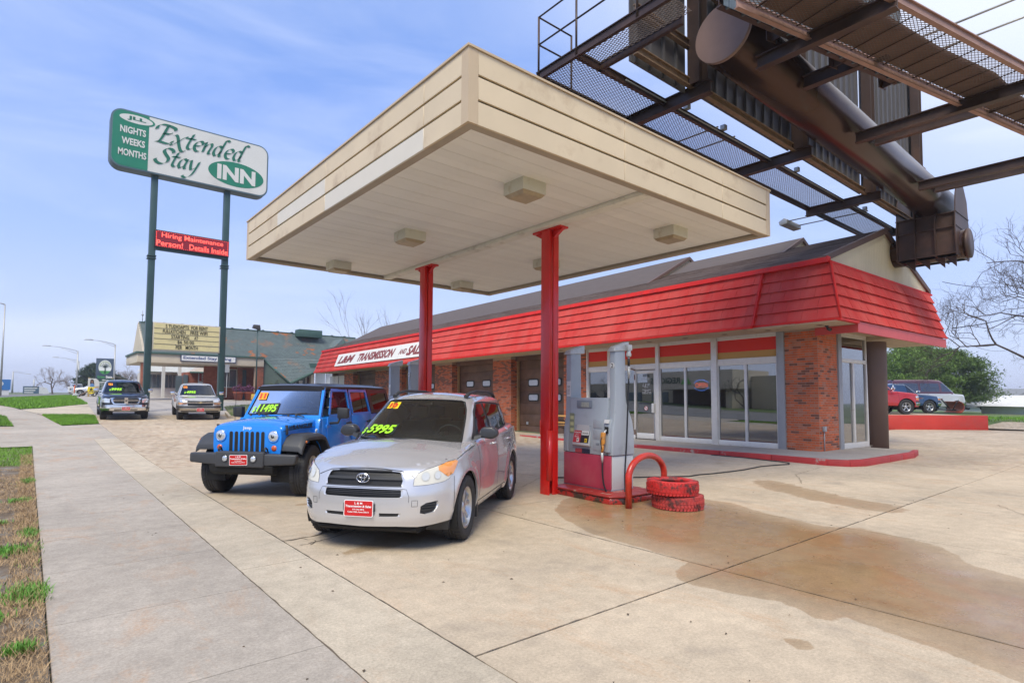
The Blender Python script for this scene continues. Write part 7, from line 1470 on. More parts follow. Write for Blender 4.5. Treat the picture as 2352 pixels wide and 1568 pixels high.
for k in range(14): hb(MB().box((7.2+k*1.42, HY+dy-.15, ridge_z+.05), (7.38+k*1.42, HY+dy+.15, ridge_z+.13)), 'ridge_tile', M_TILE)
hb(MB().add([(6.72, HY-.35, eave_z-.08), (6.72, HY+dy, ridge_z+.0), (6.72, HY+2*dy, eave_z-.4), (6.9, HY-.2, eave_z-.08), (6.9, HY+dy, ridge_z-.08), (6.9, HY+2*dy, eave_z-.4)], [(0, 1, 4, 3), (1, 2, 5, 4), (2, 1, 0)]), 'gable_end', M_HFAS)
hb(MB().box((6.35, HY-.45, 4.25), (16.3, HY-.05, 5.0)).box((6.35, HY-.05, 4.25), (6.7, HY+7, 5.0)), 'fascia', M_HFAS, bevel=.02); hb(MB().box((6.25, HY-.6, 5.0), (16.3, HY-.02, 5.14)).box((6.25, HY-.02, 5.0), (6.85, HY+7, 5.14)), 'gutter', M_GTRM)
hb(MB().box((6.7, HY-.05, 4.24), (16.2, HY+6.5, 4.3)), 'porch_ceiling', M_HFAS)
def hcol(x0, x1, y0=HY-.35, d=.5, zt=4.26):
    c = hb(MB().box((x0, y0, 1.0), (x1, y0+d, zt)), 'brick_column', M_MORT); mb = MB()
    wall_bricks(c, (x0, y0, 1.0), (1, 0, 0), (0, -1, 0), x1-x0, 0, zt-1.0, False, mb); o = mb.build('bricks', [M_HBR, M_BRICKB, M_HBR], c, kind='stuff')
hcol(6.62, 6.84); hcol(6.90, 7.06); hcol(14.72, 15.15, HY+2.2); hcol(15.60, 16.32)
w = hb(MB().box((11.9, HY+2.6, .9), (14.75, HY+2.7, 4.25)).box((15.1, HY+2.6, .9), (16.4, HY+2.7, 4.25)), 'wall', M_HBR)
f = hb(MB().box((13.35, HY+2.5, 2.28), (14.72, HY+2.6, 4.05)), 'window', M_HWH); MB().box((13.42, HY+2.48, 2.35), (14.02, HY+2.5, 3.98)).build('pane', M_HGL, f); MB().box((14.08, HY+2.48, 2.35), (14.66, HY+2.5, 3.98)).build('pane', M_HGL, f)
hb(MB().box((15.2, HY+2.4, 1.2), (15.55, HY+2.6, 4.0)), 'door', M_HGL)
hb(MB().add([(16.35, HY-.2, 1.1), (18.4, HY-1.5, 1.1), (18.4, HY-1.5, 2.75), (16.35, HY-.2, 4.9)], [(0, 1, 2, 3)]), 'side_wall', M_DKG)
g = hb(MB().add([(18.45, HY+.3, 1.0), (21.0, HY+.3, 1.0), (21.0, HY+.3, 4.6), (18.45, HY+.3, 2.8)], [(0, 1, 2, 3)]), 'clapboard_wall', mat('maroon_boards', (.11, .025, .03), .7, noise=.15))
for k in range(14): MB().box((18.47, HY+.26, 1.1+k*.24), (min(20.95, 18.9+k*.24+1.3), HY+.30, 1.12+k*.24)).build('board_edge', mat('maroon_boards'), g)
d = hb(MB().box((19.4, HY+.18, 1.1), (20.6, HY+.26, 3.75)), 'door', M_HWH); MB().box((19.55, HY+.16, 1.4), (20.4, HY+.18, 3.45)).build('pane', M_HGL, d); MB().box((19.8, HY+.15, 2.75), (20.15, HY+.16, 3.05)).build('notice', M_STK, d); MB().box((19.95, HY+.15, 2.2), (20.3, HY+.16, 2.6)).build('notice', M_STK, d)
hb(MB().box((20.75, HY-.4, 1.0), (21.1, HY+.1, 4.3)), 'post', M_HFAS); hb(MB().box((20.6, HY-.6, 4.25), (21.5, HY+.1, 4.75)), 'lintel', M_GTRM)
for k in range(3): hb(MB().box((21.4+k*1.05, HY, 1.1), (22.35+k*1.05, HY+.1, 4.0)), 'white_panel', mat('pale_board', (.62, .66, .66), .6))
hb(MB().box((20.3, HY+1.9, 7.55), (22.7, HY+3.1, 8.3)), 'roof_vent', M_GTRM, bevel=.02)
hb(MB().prism([(22.4, 5.6), (24.2, 7.45), (26.5, 5.6)], 'y', HY+.2, HY+2.5), 'cross_gable', M_TILE)
hb(MB().tube([(7.05, HY+dy, 8.0), (7.05, HY+dy, 9.0)], .03, 6).lathe([(0, .35), (.10, .3), (.10, .2), (0, .15)], (7.05, HY+dy, 8.35), n=10), 'finial', M_GALU)
# low wings beyond the porch
hb(MB().box((12.0, 66, 1.0), (14.7, 74, 3.9)), 'brick_wing', M_HBR); hb(MB().box((9.0, 72, 1.2), (12.0, 78, 4.0)), 'white_wing', M_HWH)
hb(MB().box((10.9, 66.2, 1.0), (12.0, 66.4, 1.9)), 'brick_wing', M_HWH)
hb(MB().hexa([(8.9, 70.4, 4.0), (14.9, 70.4, 4.0), (14.9, 78, 4.2), (8.9, 78, 4.2), (9.5, 71, 4.75), (14.6, 71, 4.75), (14.6, 78, 4.8), (9.5, 78, 4.8)]), 'wing_roof', mat('pale_roof', (.46, .47, .46), .7, noise=.1))
hb(MB().hexa([(12.0, 65.0, 3.85), (17, 65.0, 3.85), (17, 70.3, 3.9), (12.6, 70.3, 3.9), (13.2, 66, 4.5), (17, 66, 4.5), (17, 70.3, 4.55), (13.4, 70.3, 4.55)]), 'wing_roof', mat('tan_tiles', (.42, .36, .30), .8, noise=.2, nscale=2)); hb(MB().tube([(11.95, 64.95, 3.85), (17, 64.95, 3.85)], .1, 6), 'gutter', M_GTRM)
for k in range(7): hb(MB().box((9.3+k*.38, 71.9, 2.3), (9.6+k*.38, 71.98, 3.7)), 'window', M_HGL)
hb(MB().box((10.9, 66.05, 1.9), (11.5, 66.2, 3.5)), 'window', M_HGL); hb(MB().box((11.55, 65.9, 1.4), (11.95, 66.2, 3.6)), 'window', M_HGL)
for x in (9.9, 12.35-1.0): hb(MB().box((x, 67.5, 1.0), (x+.28, 67.8, 4.6)), 'porch_post', M_HWH)
bs = hb(MB().box((12.9, 65.9, 2.5), (14.2, 66.0, 4.0)), 'wall_board', M_STK); mb = MB(); M = lambda x, z: mat_frame((x, 65.88, z), (1, 0, 0), (0, 0, 1), (0, -1, 0))
for k, s_ in enumerate(('EFFICIENCY', 'APARTMENTS', 'MONTHLY', 'FOR RENT')): fit_text(mb, s_, M(13.68, 3.75-k*.26), .85, .16, bold=.03)
mb.build('lettering', mat('board_red', (.40, .06, .05), .6), bs); MB().box((12.98, 65.86, 3.0), (13.2, 65.9, 3.85)).build('red_block', mat('board_red'), bs)
# Extended Stay Living name board
es = empty('porch_sign', (11.65, HY-.5, 4.74), label='white board with blue lettering fixed to the motel porch fascia', cat='sign'); MB().box((-2.2, -.1, -.28), (2.2, .05, .28)).build('frame', mat('navy', (.03, .05, .12), .5), es); MB().box((-2.13, -.115, -.22), (2.13, -.1, .22)).build('board', M_STK, es)
mb = MB(); fit_text(mb, 'Extended Stay Living', mat_frame((-.1, -.12, 0), (1, 0, 0), (0, 0, 1), (0, -1, 0)), 3.8, .34, bold=.025); fit_text(mb, 'SM', mat_frame((2.0, -.12, .12), (1, 0, 0), (0, 0, 1), (0, -1, 0)), .12, .06); mb.build('lettering', mat('sign_blue', (.02, .05, .20), .5), es)
# planters, lamp, yellow base, shrub
M_TERR = mat('terracotta', (.28, .07, .04), .7, noise=.15)
def leafball(name, c, rx, rz, n, m, size, label=None, seed=1, parent=None, **k):
    rs = np.random.RandomState(seed); u = rs.randn(n, 3); u /= np.linalg.norm(u, axis=1)[:, None]; r = rs.rand(n)**.45; r *= 1+.35*np.sin(u[:, 0]*5+seed)*np.cos(u[:, 2]*4+seed*2); P = u*r[:, None]*np.array([rx, rx, rz])+np.array(c)
    a = rs.randn(n, 3); a /= np.linalg.norm(a, axis=1)[:, None]; b = np.cross(a, rs.randn(n, 3)); b /= np.linalg.norm(b, axis=1)[:, None]; s_ = size*(.6+.8*rs.rand(n))[:, None]
    v = np.stack([P-a*s_, P+b*s_*.6, P+a*s_, P-b*s_*.6], 1).reshape(-1, 3); return link(name, mesh_np(name, v, np.arange(4*n).reshape(-1, 4), m, smooth=False), parent, label=label, **k)
for x, y, l in ((14.05, HY-.9, 'left terracotta pot by the motel porch with purple leaves'), (14.95, HY-.9, 'right terracotta pot by the motel porch, next to the brick column')):
    p = empty('planter', (x, y, 1.15), label=l, cat='planter', group='terracotta pots by the motel porch'); MB().lathe([(.0, 0), (.30, 0), (.42, .62), (.47, .63), (.47, .72), (.40, .70), (0, .66)], n=20).build('pot', M_TERR, p); leafball('foliage', (0, 0, 1.0), .5, .5, 260, mat('purple_leaf', (.13, .035, .10), .7, noise=.3), .07, parent=p, seed=int(x))
leafball('shrub', (17.0, HY-1.8, 2.0), .75, .95, 900, mat('dull_leaf', (.07, .085, .04), .7, noise=.4), .07, 'loose brown green shrub against the dark motel wall', seed=9, cat='shrub')
lp = empty('lot_lamp', (15.45, HY-1.2, 1.15), label='green parking lot lamp post with boxy head on a yellow base', cat='lamp post'); MB().box((-.42, -.4, 0), (.42, .4, .55)).build('base', mat('yellow_paint', (.60, .40, .08), .6, noise=.15), lp, bevel=.04); MB().tube([(0, 0, .5), (0, 0, 6.5)], [.075, .05], 10).build('pole', M_POLE, lp); MB().hexa([(-.45, -.2, 6.55), (.22, -.2, 6.38), (.22, .2, 6.38), (-.45, .2, 6.55), (-.38, -.2, 6.85), (.15, -.2, 6.85), (.15, .2, 6.85), (-.38, .2, 6.85)]).build('lamp_head', mat('bronze', (.05, .045, .04), .5), lp, bevel=.02)
# ------------------------------------------------------------------ billboard structure overhead
M_STL = mat('brown_steel', (.055, .032, .025), .5, noise=.15, nscale=1.5, dirt=(.10, .055, .038), dscale=1.1, dth=(.5, .7), metal=.15)
M_TUBE = mat('tube_steel', (.062, .030, .019), .24, noise=.12, nscale=.8, dirt=(.06, .045, .04), dscale=2.2, dth=(.56, .66), metal=.6, stretch=(.5, 1, 1))
M_GALV = mat('galvanised', (.42, .42, .40), .45, metal=.5, noise=.12, nscale=5); M_MESH = mat('walk_mesh', (.16, .12, .10), .6, metal=.3); M_PNL = mat('panel_back', (.27, .33, .36), .5, noise=.12, nscale=.8, metal=.3); M_PNLD = mat('panel_face_back', (.085, .08, .085), .6, noise=.15, nscale=.8)
bb = empty('billboard_structure', (22.75, 7.45, 0), label='brown steel billboard frame with a huge tube overhead, above the shop roof', cat='billboard')
def wb(mb, nm, m, **k): o = mb.build(nm, m, bb, **k); o.location = -Vector(bb.location); return o
wb(MB().tube([(22.75, 7.45, -.2), (22.75, 7.45, 6.72)], .50, 28, cap=True), 'monopole', mat('pole_brown', (.13, .085, .075), .55, noise=.1, nscale=1.2))
wb(MB().tube([(22.72, 4.55, 6.68), (22.72, 8.0, 6.68)], .45, 28), 'cross_arm', M_TUBE); wb(MB().lathe([(.0, -.03), (.47, -.03), (.47, .05), (0, .05)], (22.72, 4.55, 6.68), 28, axis='y'), 'end_plate', M_STL)
T0, T1 = Vector((9.5, 5.4, 8.43)), Vector((22.9, 5.4, 8.12)); TL = lambda t: T0.lerp(T1, t)
wb(MB().tube([TL(0), TL(.30), TL(.302), TL(.62), TL(.622), TL(.83), TL(.832), TL(1)], [.53, .53, .535, .535, .53, .53, .535, .535], 40), 'torque_tube', M_TUBE); wb(MB().tube([TL(-.002), TL(.004)], .545, 40), 'tube_cap', mat('cap_dusty', (.26, .17, .14), .5, noise=.15, nscale=1.5))
wb(MB().tube([(22.0, 6.9, 7.35), (22.0, 6.88, 6.6), (21.9, 7.2, 6.3), (21.8, 7.6, 6.25)], .02, 6), 'cable', M_GALV)
# saddle that carries the tube on the arm
for y in (4.72, 5.25, 5.8, 6.3): wb(MB().prism([(22.0, 6.25), (23.5, 6.25), (23.62, 7.1), (23.4, 8.2), (22.9, 8.75), (22.35, 8.75), (22.05, 8.2), (21.9, 7.1)], 'y', y, y+.03), 'gusset', M_STL)
for z in (6.30, 7.15, 7.6): wb(MB().box((21.98, 4.7, z), (23.5, 6.35, z+.03)), 'gusset_flange', M_STL)
wb(MB().box((22.05, 4.74, 6.3), (23.45, 6.3, 7.6)), 'saddle_box', M_STL)
for y in (4.8, 5.1, 5.5, 5.9): wb(MB().prism([(y, 6.25), (y+.28, 6.25), (y, 5.92)], 'x', 22.3, 22.34), 'rib_plate', M_STL)
# H beams
def ibeam(a, b, h=.26, w=.16, nm='outrigger', m=None, up=Vector((0, 0, 1))):
    a, b = Vector(a), Vector(b); d = (b-a).normalized(); s_ = d.cross(up).normalized(); u = s_.cross(d).normalized(); L_ = (b-a).length; M = mat_frame(a, d, s_, u); t = .018
    return wb(MB().box((0, -w/2, h/2-t), (L_, w/2, h/2), M=M).box((0, -w/2, -h/2), (L_, w/2, -h/2+t), M=M).box((0, -.008, -h/2+t), (L_, .008, h/2-t), M=M), nm, m or M_STL)
XU = (9.92, 14.45, 19.2, 23.9)
for x in XU:
    ibeam((x, 8.05, 7.78), (x, 5.9, 7.78)); ibeam((x, 6.18, 7.9), (x, 6.18, 13.5), .32, .26, 'upright', up=Vector((1, 0, 0)))
# left walkway
def mesh_walk(P0, P1, wdir, width, z, cell=.13, strand=.055, th=.0045, nm='walk_grating', hgt=.007):
    P0, P1 = Vector(P0), Vector(P1); L_ = (P1-P0).length; d = (P1-P0).normalized(); wd = Vector(wdir).normalized(); mb = MB(); k = cell/strand
    for sg in (1, -1):
        off = -width*k if sg > 0 else 0; t = off
        while t < L_+(width*k if sg < 0 else 0):
            # strand from (t, 0) to (t+sg*width*k, width) clipped to 0..L
            u0, v0, u1, v1 = t, 0., t+sg*width*k, width
            if sg > 0:
                if u0 < 0: v0 += (-u0)/k; u0 = 0.
                if u1 > L_: v1 -= (u1-L_)/k; u1 = L_
            else:
                if u0 > L_: v0 += (u0-L_)/k; u0 = L_
                if u1 < 0: v1 -= (-u1)/k; u1 = 0.
            if v1-v0 > .03:
                a = P0+d*u0+wd*v0; b = P0+d*u1+wd*v1; e = (b-a).normalized(); n_ = Vector((-e.y, e.x, 0))*th
                mb.add([a-n_, a+n_, b+n_, b-n_, a-n_+Vector((0, 0, hgt)), a+n_+Vector((0, 0, hgt)), b+n_+Vector((0, 0, hgt)), b-n_+Vector((0, 0, hgt))], [(0, 3, 2, 1), (4, 5, 6, 7), (0, 1, 5, 4), (2, 3, 7, 6), (1, 2, 6, 5), (3, 0, 4, 7)])
            t += cell
    return wb(mb, nm, M_MESH, kind='stuff')
Z0 = 7.9
for a, b in zip((7.3, 9.98, 14.52, 19.28), (9.85, 14.38, 19.1, 23.8)): mesh_walk((a, 7.06, Z0), (b, 7.06, Z0), (0, 1, 0), .88, Z0)
for y in (6.98, 7.98): ibeam((7.25, y, Z0-.02), (24.4, y, Z0-.02), .15, .07, 'walk_edge')
ibeam((7.26, 4.1, Z0-.02), (7.26, 8.0, Z0-.02), .17, .07, 'walk_edge'); ibeam((7.92, 5.2, Z0-.02), (7.92, 7.0, Z0-.02), .15, .07, 'walk_edge')
mesh_walk((7.32, 5.0, Z0), (7.32, 6.94, Z0), (1, 0, 0), .56, Z0, nm='end_grating')
bar = lambda a, b, r=.022, nm='rail', m=None: wb(MB().tube([a, b], r, 4), nm, m or M_STL)
zt = 9.05
for p in ((7.25, 7.95), (7.25, 6.95), (8.15, 7.95), (7.25, 5.6)): bar((*p, Z0-.1), (*p, zt), .028, 'rail_post')
for z in (zt, 8.5):
    bar((7.25, 7.95, z), (7.25, 4.2, z)); bar((7.25, 7.95, z), (8.15, 7.95, z))
# left panels seen from behind: ribbed sheets between the uprights
def ribs(x0, x1, y, z0, z1, m, step=.42, face=-1, nm='sign_panel'):
    p = wb(MB().box((x0, y, z0), (x1, y+.03, z1)), nm, m); x = x0+.1
    while x < x1-.05: MB().box((x, y-(.06 if face < 0 else -.03), z0), (x+.05, y+(0 if face < 0 else .09), z1)).build('panel_rib', m, p); x += step
    return p
for a, b in ((8.1, 9.85), (9.98, 14.38), (14.52, 19.12), (19.28, 25.2)): ribs(a, b, 6.42, 7.93 if a > 9 else 7.82, 13.4, M_PNLD)
for z in (7.97, 8.75, 10.2): ibeam((8.1, 6.30, z), (25.2, 6.30, z), .16, .10, 'stringer', mat('stringer_rust', (.20, .13, .08), .7, noise=.25, nscale=6))
# floodlight booms over the left walkway
def boom(x, y0, y1, z, gap=.9, n=2, head=True):
    for k in range(n): bar((x+k*gap, y0, z), (x+k*gap, y1, z+.02), .022, 'lamp_arm', M_GALV)
    if head:
        h = wb(MB().prism([(y1-.02, z-.10), (y1+.26, z-.12), (y1+.30, z+.02), (y1+.10, z+.12), (y1-.02, z+.05)], 'x', x-.15, x+gap+.15), 'floodlight', M_GALV, bevel=.02)
boom(20.4, 6.9, 9.15, 7.98, .8); boom(11.9, 6.9, 8.1, 7.95, .75, head=False); boom(12.2, 4.0, .6, 8.3, .7, head=False)
for x in (10.6, 12.1, 15.9, 20.9): wb(MB().box((x, 6.85, 7.95), (x+.12, 6.97, 8.07)), 'junction_box', M_GALV, bevel=.01)
wb(MB().tube([(8.6, 6.92, 7.86), (12, 6.92, 7.87), (14.4, 6.90, 7.86), (19, 6.92, 7.87), (23.5, 6.92, 7.86)], .014, 6), 'conduit', M_GALV)
# right wing: walkway, panels and uprights swing away at an angle
RA = Vector((8.3, 4.42, 0)); RD = Vector((.9755, -.22, 0)); RN = Vector((-.22, -.9755, 0))
rp = lambda t, n, z: RA+RD*t+RN*n+Vector((0, 0, z))
mesh_walk(rp(.0, .05, Z0), rp(10.5, .05, Z0), RN, 1.15, Z0, cell=.12, strand=.05, nm='walk_grating')
for n_ in (0.02, 1.22): ibeam(rp(-.1, n_, Z0-.03), rp(10.8, n_, Z0-.03), .17, .08, 'walk_edge', mat('edge_pinkish', (.34, .20, .16), .6, noise=.15))
for k in range(22): a = rp(.3+k*.48, .06, Z0-.01); b = rp(.3+k*.48, 1.18, Z0-.01); bar(a, b, .012, 'grating_bar')
wb(MB().add([rp(.3, .10, Z0+.03), rp(4.4, .10, Z0+.03), rp(9.9, .10, Z0+.03), rp(10.3, .62, Z0+.04), rp(7.3, .66, Z0+.04), rp(5.9, .85, Z0+.04), rp(4.1, .80, Z0+.04), rp(2.2, .88, Z0+.04), rp(.3, .95, Z0+.03)], [tuple(range(9))]), 'grating_brown_sheet', mat('lit_grating_brown', (.20, .115, .085), .8, noise=.25, nscale=3))  # added sheet standing in for the front-lit brown of the grating
for x, y1, z in ((9.9, 2.75, 7.78), (14.55, 1.7, 7.78), (19.2, 1.2, 7.78)): ibeam((x, 4.95, z), (x, y1, z), .24, .16)
for x, y0, y1 in ((11.7, 4.9, 3.4), (15.65, 4.9, 2.4), (20.6, 4.9, 1.2)): ibeam((x, y0, 8.05), (x, y1, 8.05), .26, .16)
for t in (1.3, 3.0, 4.55): ibeam(rp(t, -.32, 7.92), rp(t, -.32, 13.5), .30, .24, 'upright', up=RN)
t = -.1
pn = wb(MB().add([rp(-.2, -.14, 7.9), rp(4.65, -.14, 7.9), rp(4.65, -.14, 13.4), rp(-.2, -.14, 13.4)], [(0, 1, 2, 3), (3, 2, 1, 0)]), 'sign_panel', M_PNL)
while t < 4.6:
    a, b = rp(t, -.20, 7.9), rp(t+.045, -.15, 7.9); M = mat_frame(rp(t, -.20, 7.9), RD, RN, Vector((0, 0, 1))); 
    q = MB().box((0, 0, 0), (.04, .06, 5.5), M=M).build('panel_rib', mat('rib_dark', (.10, .13, .15), .5, metal=.3), pn); q.location = Vector((0, 0, 0)); t += .36
for z in (8.0, 9.4): ibeam(rp(-.2, -.24, z), rp(4.65, -.24, z), .14, .10, 'stringer')
wb(MB().add([rp(-.22, .0, 9.0), rp(-.22, -.25, 9.0), rp(-.22, -.25, 13), rp(-.22, 0, 13)], [(0, 1, 2, 3)]), 'panel_end', mat('magenta_edge', (.35, .012, .05), .5))
# ------------------------------------------------------------------ trees and things further off
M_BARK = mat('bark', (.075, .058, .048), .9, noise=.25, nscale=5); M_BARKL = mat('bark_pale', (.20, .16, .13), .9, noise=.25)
def bare_tree(name, base, h, spread, seed, label, m=None, levels=6, r0=.2, lean_=(0, 0), group=None, trunk_h=.3, twig=1.0, bud=None):
    rr = random.Random(seed); root = empty(name, base, label=label, cat='tree', group=group); mt, mc = MB(), MB()
    def grow(p, d, L_, r, lv):
        n = 4; pts = [p]; q = p.copy(); dd = d.copy()
        for i in range(n): dd = (dd+Vector((rr.uniform(-1, 1), rr.uniform(-1, 1), rr.uniform(-.5, .7)))*.16).normalized(); q = q+dd*L_/n; pts.append(q.copy())
        (mt if lv >= levels-1 else mc).tube(pts, [r*(1-.10*i) for i in range(n+1)], 6 if lv > 3 else 3, cap=False)
        if lv <= 0: return
        for k in range(rr.choice((2, 3, 3)) if lv > 1 else 3):
            i = rr.choice((2, 3, 4, 4)); a = rr.uniform(0, 6.283); pp = pts[i]; side = dd.cross(Vector((math.cos(a), math.sin(a), rr.uniform(-.3, .3)))).normalized()
            nd = (dd*rr.uniform(.5, 1)+side*rr.uniform(.5, 1.1)*spread+Vector((0, 0, .12))).normalized(); grow(pp, nd, L_*rr.uniform(.62, .85), r*.62, lv-1)
    grow(Vector((0, 0, 0)), Vector((lean_[0], lean_[1], 1)).normalized(), h*trunk_h, r0, levels)
    mt.build('trunk', m or M_BARK, root); mc.build('branches', m or M_BARK, root)
    return root
bare_tree('bare_tree', (*at_px(2475, 0, 30)[:2], 0), 13.5, 1.05, 5, 'large bare spreading tree at the right edge of the lot', levels=8, r0=.20, lean_=(-.12, .1), trunk_h=.30)
bare_tree('bare_tree', (*at_px(2430, 0, 35)[:2], 0), 13, 1.1, 12, 'second bare tree behind the big one at the right edge', levels=8, r0=.15, lean_=(-.15, .2), trunk_h=.30)
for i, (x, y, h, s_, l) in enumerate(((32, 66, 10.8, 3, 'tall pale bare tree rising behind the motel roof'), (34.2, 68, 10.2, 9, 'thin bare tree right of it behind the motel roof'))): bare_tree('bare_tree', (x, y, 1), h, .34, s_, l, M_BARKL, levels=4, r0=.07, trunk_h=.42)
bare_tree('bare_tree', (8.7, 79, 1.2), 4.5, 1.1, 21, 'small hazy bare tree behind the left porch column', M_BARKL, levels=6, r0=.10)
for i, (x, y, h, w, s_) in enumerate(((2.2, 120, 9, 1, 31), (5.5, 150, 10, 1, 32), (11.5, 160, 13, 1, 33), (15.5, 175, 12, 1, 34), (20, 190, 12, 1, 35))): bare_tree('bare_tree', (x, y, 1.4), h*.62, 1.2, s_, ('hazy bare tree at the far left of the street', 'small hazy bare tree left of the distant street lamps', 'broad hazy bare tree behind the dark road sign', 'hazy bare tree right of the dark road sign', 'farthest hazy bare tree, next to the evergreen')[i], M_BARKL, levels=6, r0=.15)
def conifer(name, base, h, w, n, m, label, seed, size=.14, round_=True, group=None, lowc=.08):
    rs = np.random.RandomState(seed); root = empty(name, base, label=label, cat='tree', group=group); MB().tube([(0, 0, -.2), (0, 0, h*.4), (.1, 0, h*.92)], [h*.03, h*.022, .02], 8).build('trunk', M_BARK, root)
    nb = 70; mb = MB(); tips = []
    for k in range(nb):
        t = (k/nb); z = h*(lowc+(1-lowc)*t*.97); R_ = w*(math.sin(min(1, (1-t)*1.25+.0)*math.pi/2)**.8 if round_ else (1-t))*(.65+.5*rs.rand()); a = rs.rand()*6.283; e = Vector((math.cos(a)*R_, math.sin(a)*R_, z+R_*(.18 if round_ else -.1))); mb.tube([(0, 0, z), tuple(e)], [.05*h/8, .012], 4, cap=False); tips.append((Vector((0, 0, z)), e))
    mb.build('limbs', M_BARK, root)
    C = []
    per = n//nb
    for a, e in tips:
        u = .35+.65*rs.rand(per)**.7; base_ = np.array(a)[None]*(1-u[:, None])+np.array(e)[None]*u[:, None]; C.append(base_+rs.randn(per, 3)*np.array([w*.085, w*.085, h*.022])*(.6+u[:, None]))
    C = np.concatenate(C); n = len(C); d = rs.randn(n, 3); d[:, 2] = abs(d[:, 2])*.8; d /= np.linalg.norm(d, axis=1)[:, None]; b = np.cross(d, rs.randn(n, 3)); b /= np.linalg.norm(b, axis=1)[:, None]; s_ = size*(.6+.8*rs.rand(n))[:, None]
    v = np.stack([C-b*s_*.16, C+b*s_*.16, C+d*s_], 1); b2 = np.cross(b, d); v2 = np.stack([C-b2*s_*.16, C+b2*s_*.16, C+d*s_*.9], 1); v = np.concatenate([v, v2]).reshape(-1, 3)
    link('crown', mesh_np('crown', v, np.arange(len(v)).reshape(-1, 3), m, smooth=False), root); return root
M_PINE = mat('pine_needles', (.14, .23, .045), .8, noise=.5, nscale=1.4); M_SPR = mat('spruce_needles', (.035, .070, .050), .8, noise=.4, nscale=1.2); M_EVG = mat('evergreen_dark', (.045, .080, .040), .85, noise=.4, nscale=1)
conifer('pine_tree', (*at_px(2098, 0, 62)[:2], .8), 7.4, 4.3, 32000, M_PINE, 'broad green pine behind the parked red pickup', 3, size=.26); conifer('pine_tree', (*at_px(2178, 0, 60)[:2], .8), 6.0, 4.2, 27000, M_PINE, 'green pine just right of the first, with its crown to the ground', 7, size=.26)
conifer('spruce_tree', (*at_px(2226, 0, 74)[:2], .3), 3.9, 2.3, 16000, M_SPR, 'dark blue green spruce right of the pines', 9, size=.2, round_=False); conifer('spruce_tree', (*at_px(2258, 0, 74)[:2], .1), 3.3, 1.2, 12000, M_SPR, 'smaller dark spruce before the white houses', 10, size=.18, round_=False)
conifer('evergreen_tree', (*at_px(224, 0, 100)[:2], 1.4), 5.2, 3.2, 26000, M_EVG, 'dark evergreen behind the motel banner at left', 11, size=.4); conifer('evergreen_tree', (*at_px(266, 0, 100)[:2], 1.4), 3.2, 2.2, 12000, M_EVG, 'lower dark evergreen just right of the tall one', 12, size=.4)
leafball('fir_branch', (57.5, 3.4, 3.2), 2.6, 1.5, 3500, mat('fir_light', (.13, .15, .035), .8, noise=.4), .16, 'yellow green fir bough entering at the right edge', seed=14, cat='tree')
# right side: low red wall, raised lot, mound
rw = lambda x, y, z=0: (x, y, z)
MB().hexa([(36.6, 11.95, -.2), (41.6, 7.75, -.2), (41.85, 8.0, -.2), (36.8, 12.25, -.2), (36.6, 11.95, .80), (41.6, 7.75, .82), (41.85, 8.0, .82), (36.8, 12.25, .80)]).build('retaining_wall', mat('wall_red', (.50, .035, .022), .6, noise=.1, nscale=1, dirt=(.42, .05, .035), dscale=1.5), bevel=.02, label='low bright red wall in front of the raised parking lot', cat='wall')
MB().lathe([(.0, .72), (.10, .71), (.15, .66), (.16, .58), (.16, -.1), (0, -.1)], (36.1, 11.75, 0), n=18).build('bollard', mat('bollard_tan', (.52, .46, .20), .6, noise=.1), label='squat tan concrete bollard at the end of the red wall', cat='bollard')
def rz(x, y):
    x = np.asarray(x, float); y = np.asarray(y, float); s_ = (x*.64+y*.768); line = (x-41.7)*.64+(y-7.85)*.768
    return .78*np.clip((line)/.3, 0, 1)+0*x
sheet('raised_lot', [(36.8, 12.25), (41.85, 8.0), (47.5, 12.5), (75, 45), (50, 60), (34, 30)], .0, M_LOT, step=3, zf=lambda x, y: .76+0*x)
BANK = [(41.7, 7.9), (43.2, 6.2), (44, 2.5), (90, -14), (120, 20), (90, 55), (47.6, 12.6)]
bz_ = lambda x, y: np.clip(.30+.0*x, 0, 9)*0+np.minimum(polydist(np.column_stack([np.atleast_1d(x), np.atleast_1d(y)]), [(41.7, 7.9), (44, 2.5), (90, -14), (130, -20), (130, 60), (47.6, 12.6)])*.42, .85)*np.clip(1-((np.asarray(x)-41.7)*.77-(np.asarray(y)-7.9)*.64)/9, .3, 1)
sheet('bank', BANK, .0, mat('bank_turf', (.10, .165, .035), .9, noise=.4, nscale=2, bump=.6, bscale=8, dirt=(.16, .15, .06), dscale=.8), step=1.5, zf=bz_)
sheet('worn_bank', [(41.6, 7.7), (42.3, 6.2), (43.7, 4.6), (44.5, 5.4), (43.2, 7.4), (42.2, 8.2)], .03, M_LOT, step=.7, zf=lambda x, y: bz_(x, y))
p = scatter(BANK[:4]+[(75, 8), (49, 11.5)], 26000, 41); p = p[(p[:, 0] > 43.5)]; blades('grass', p, .13, .05, .8, M_G1, 'green grass slope beyond the red wall at the right', zf=bz_, seed=42)
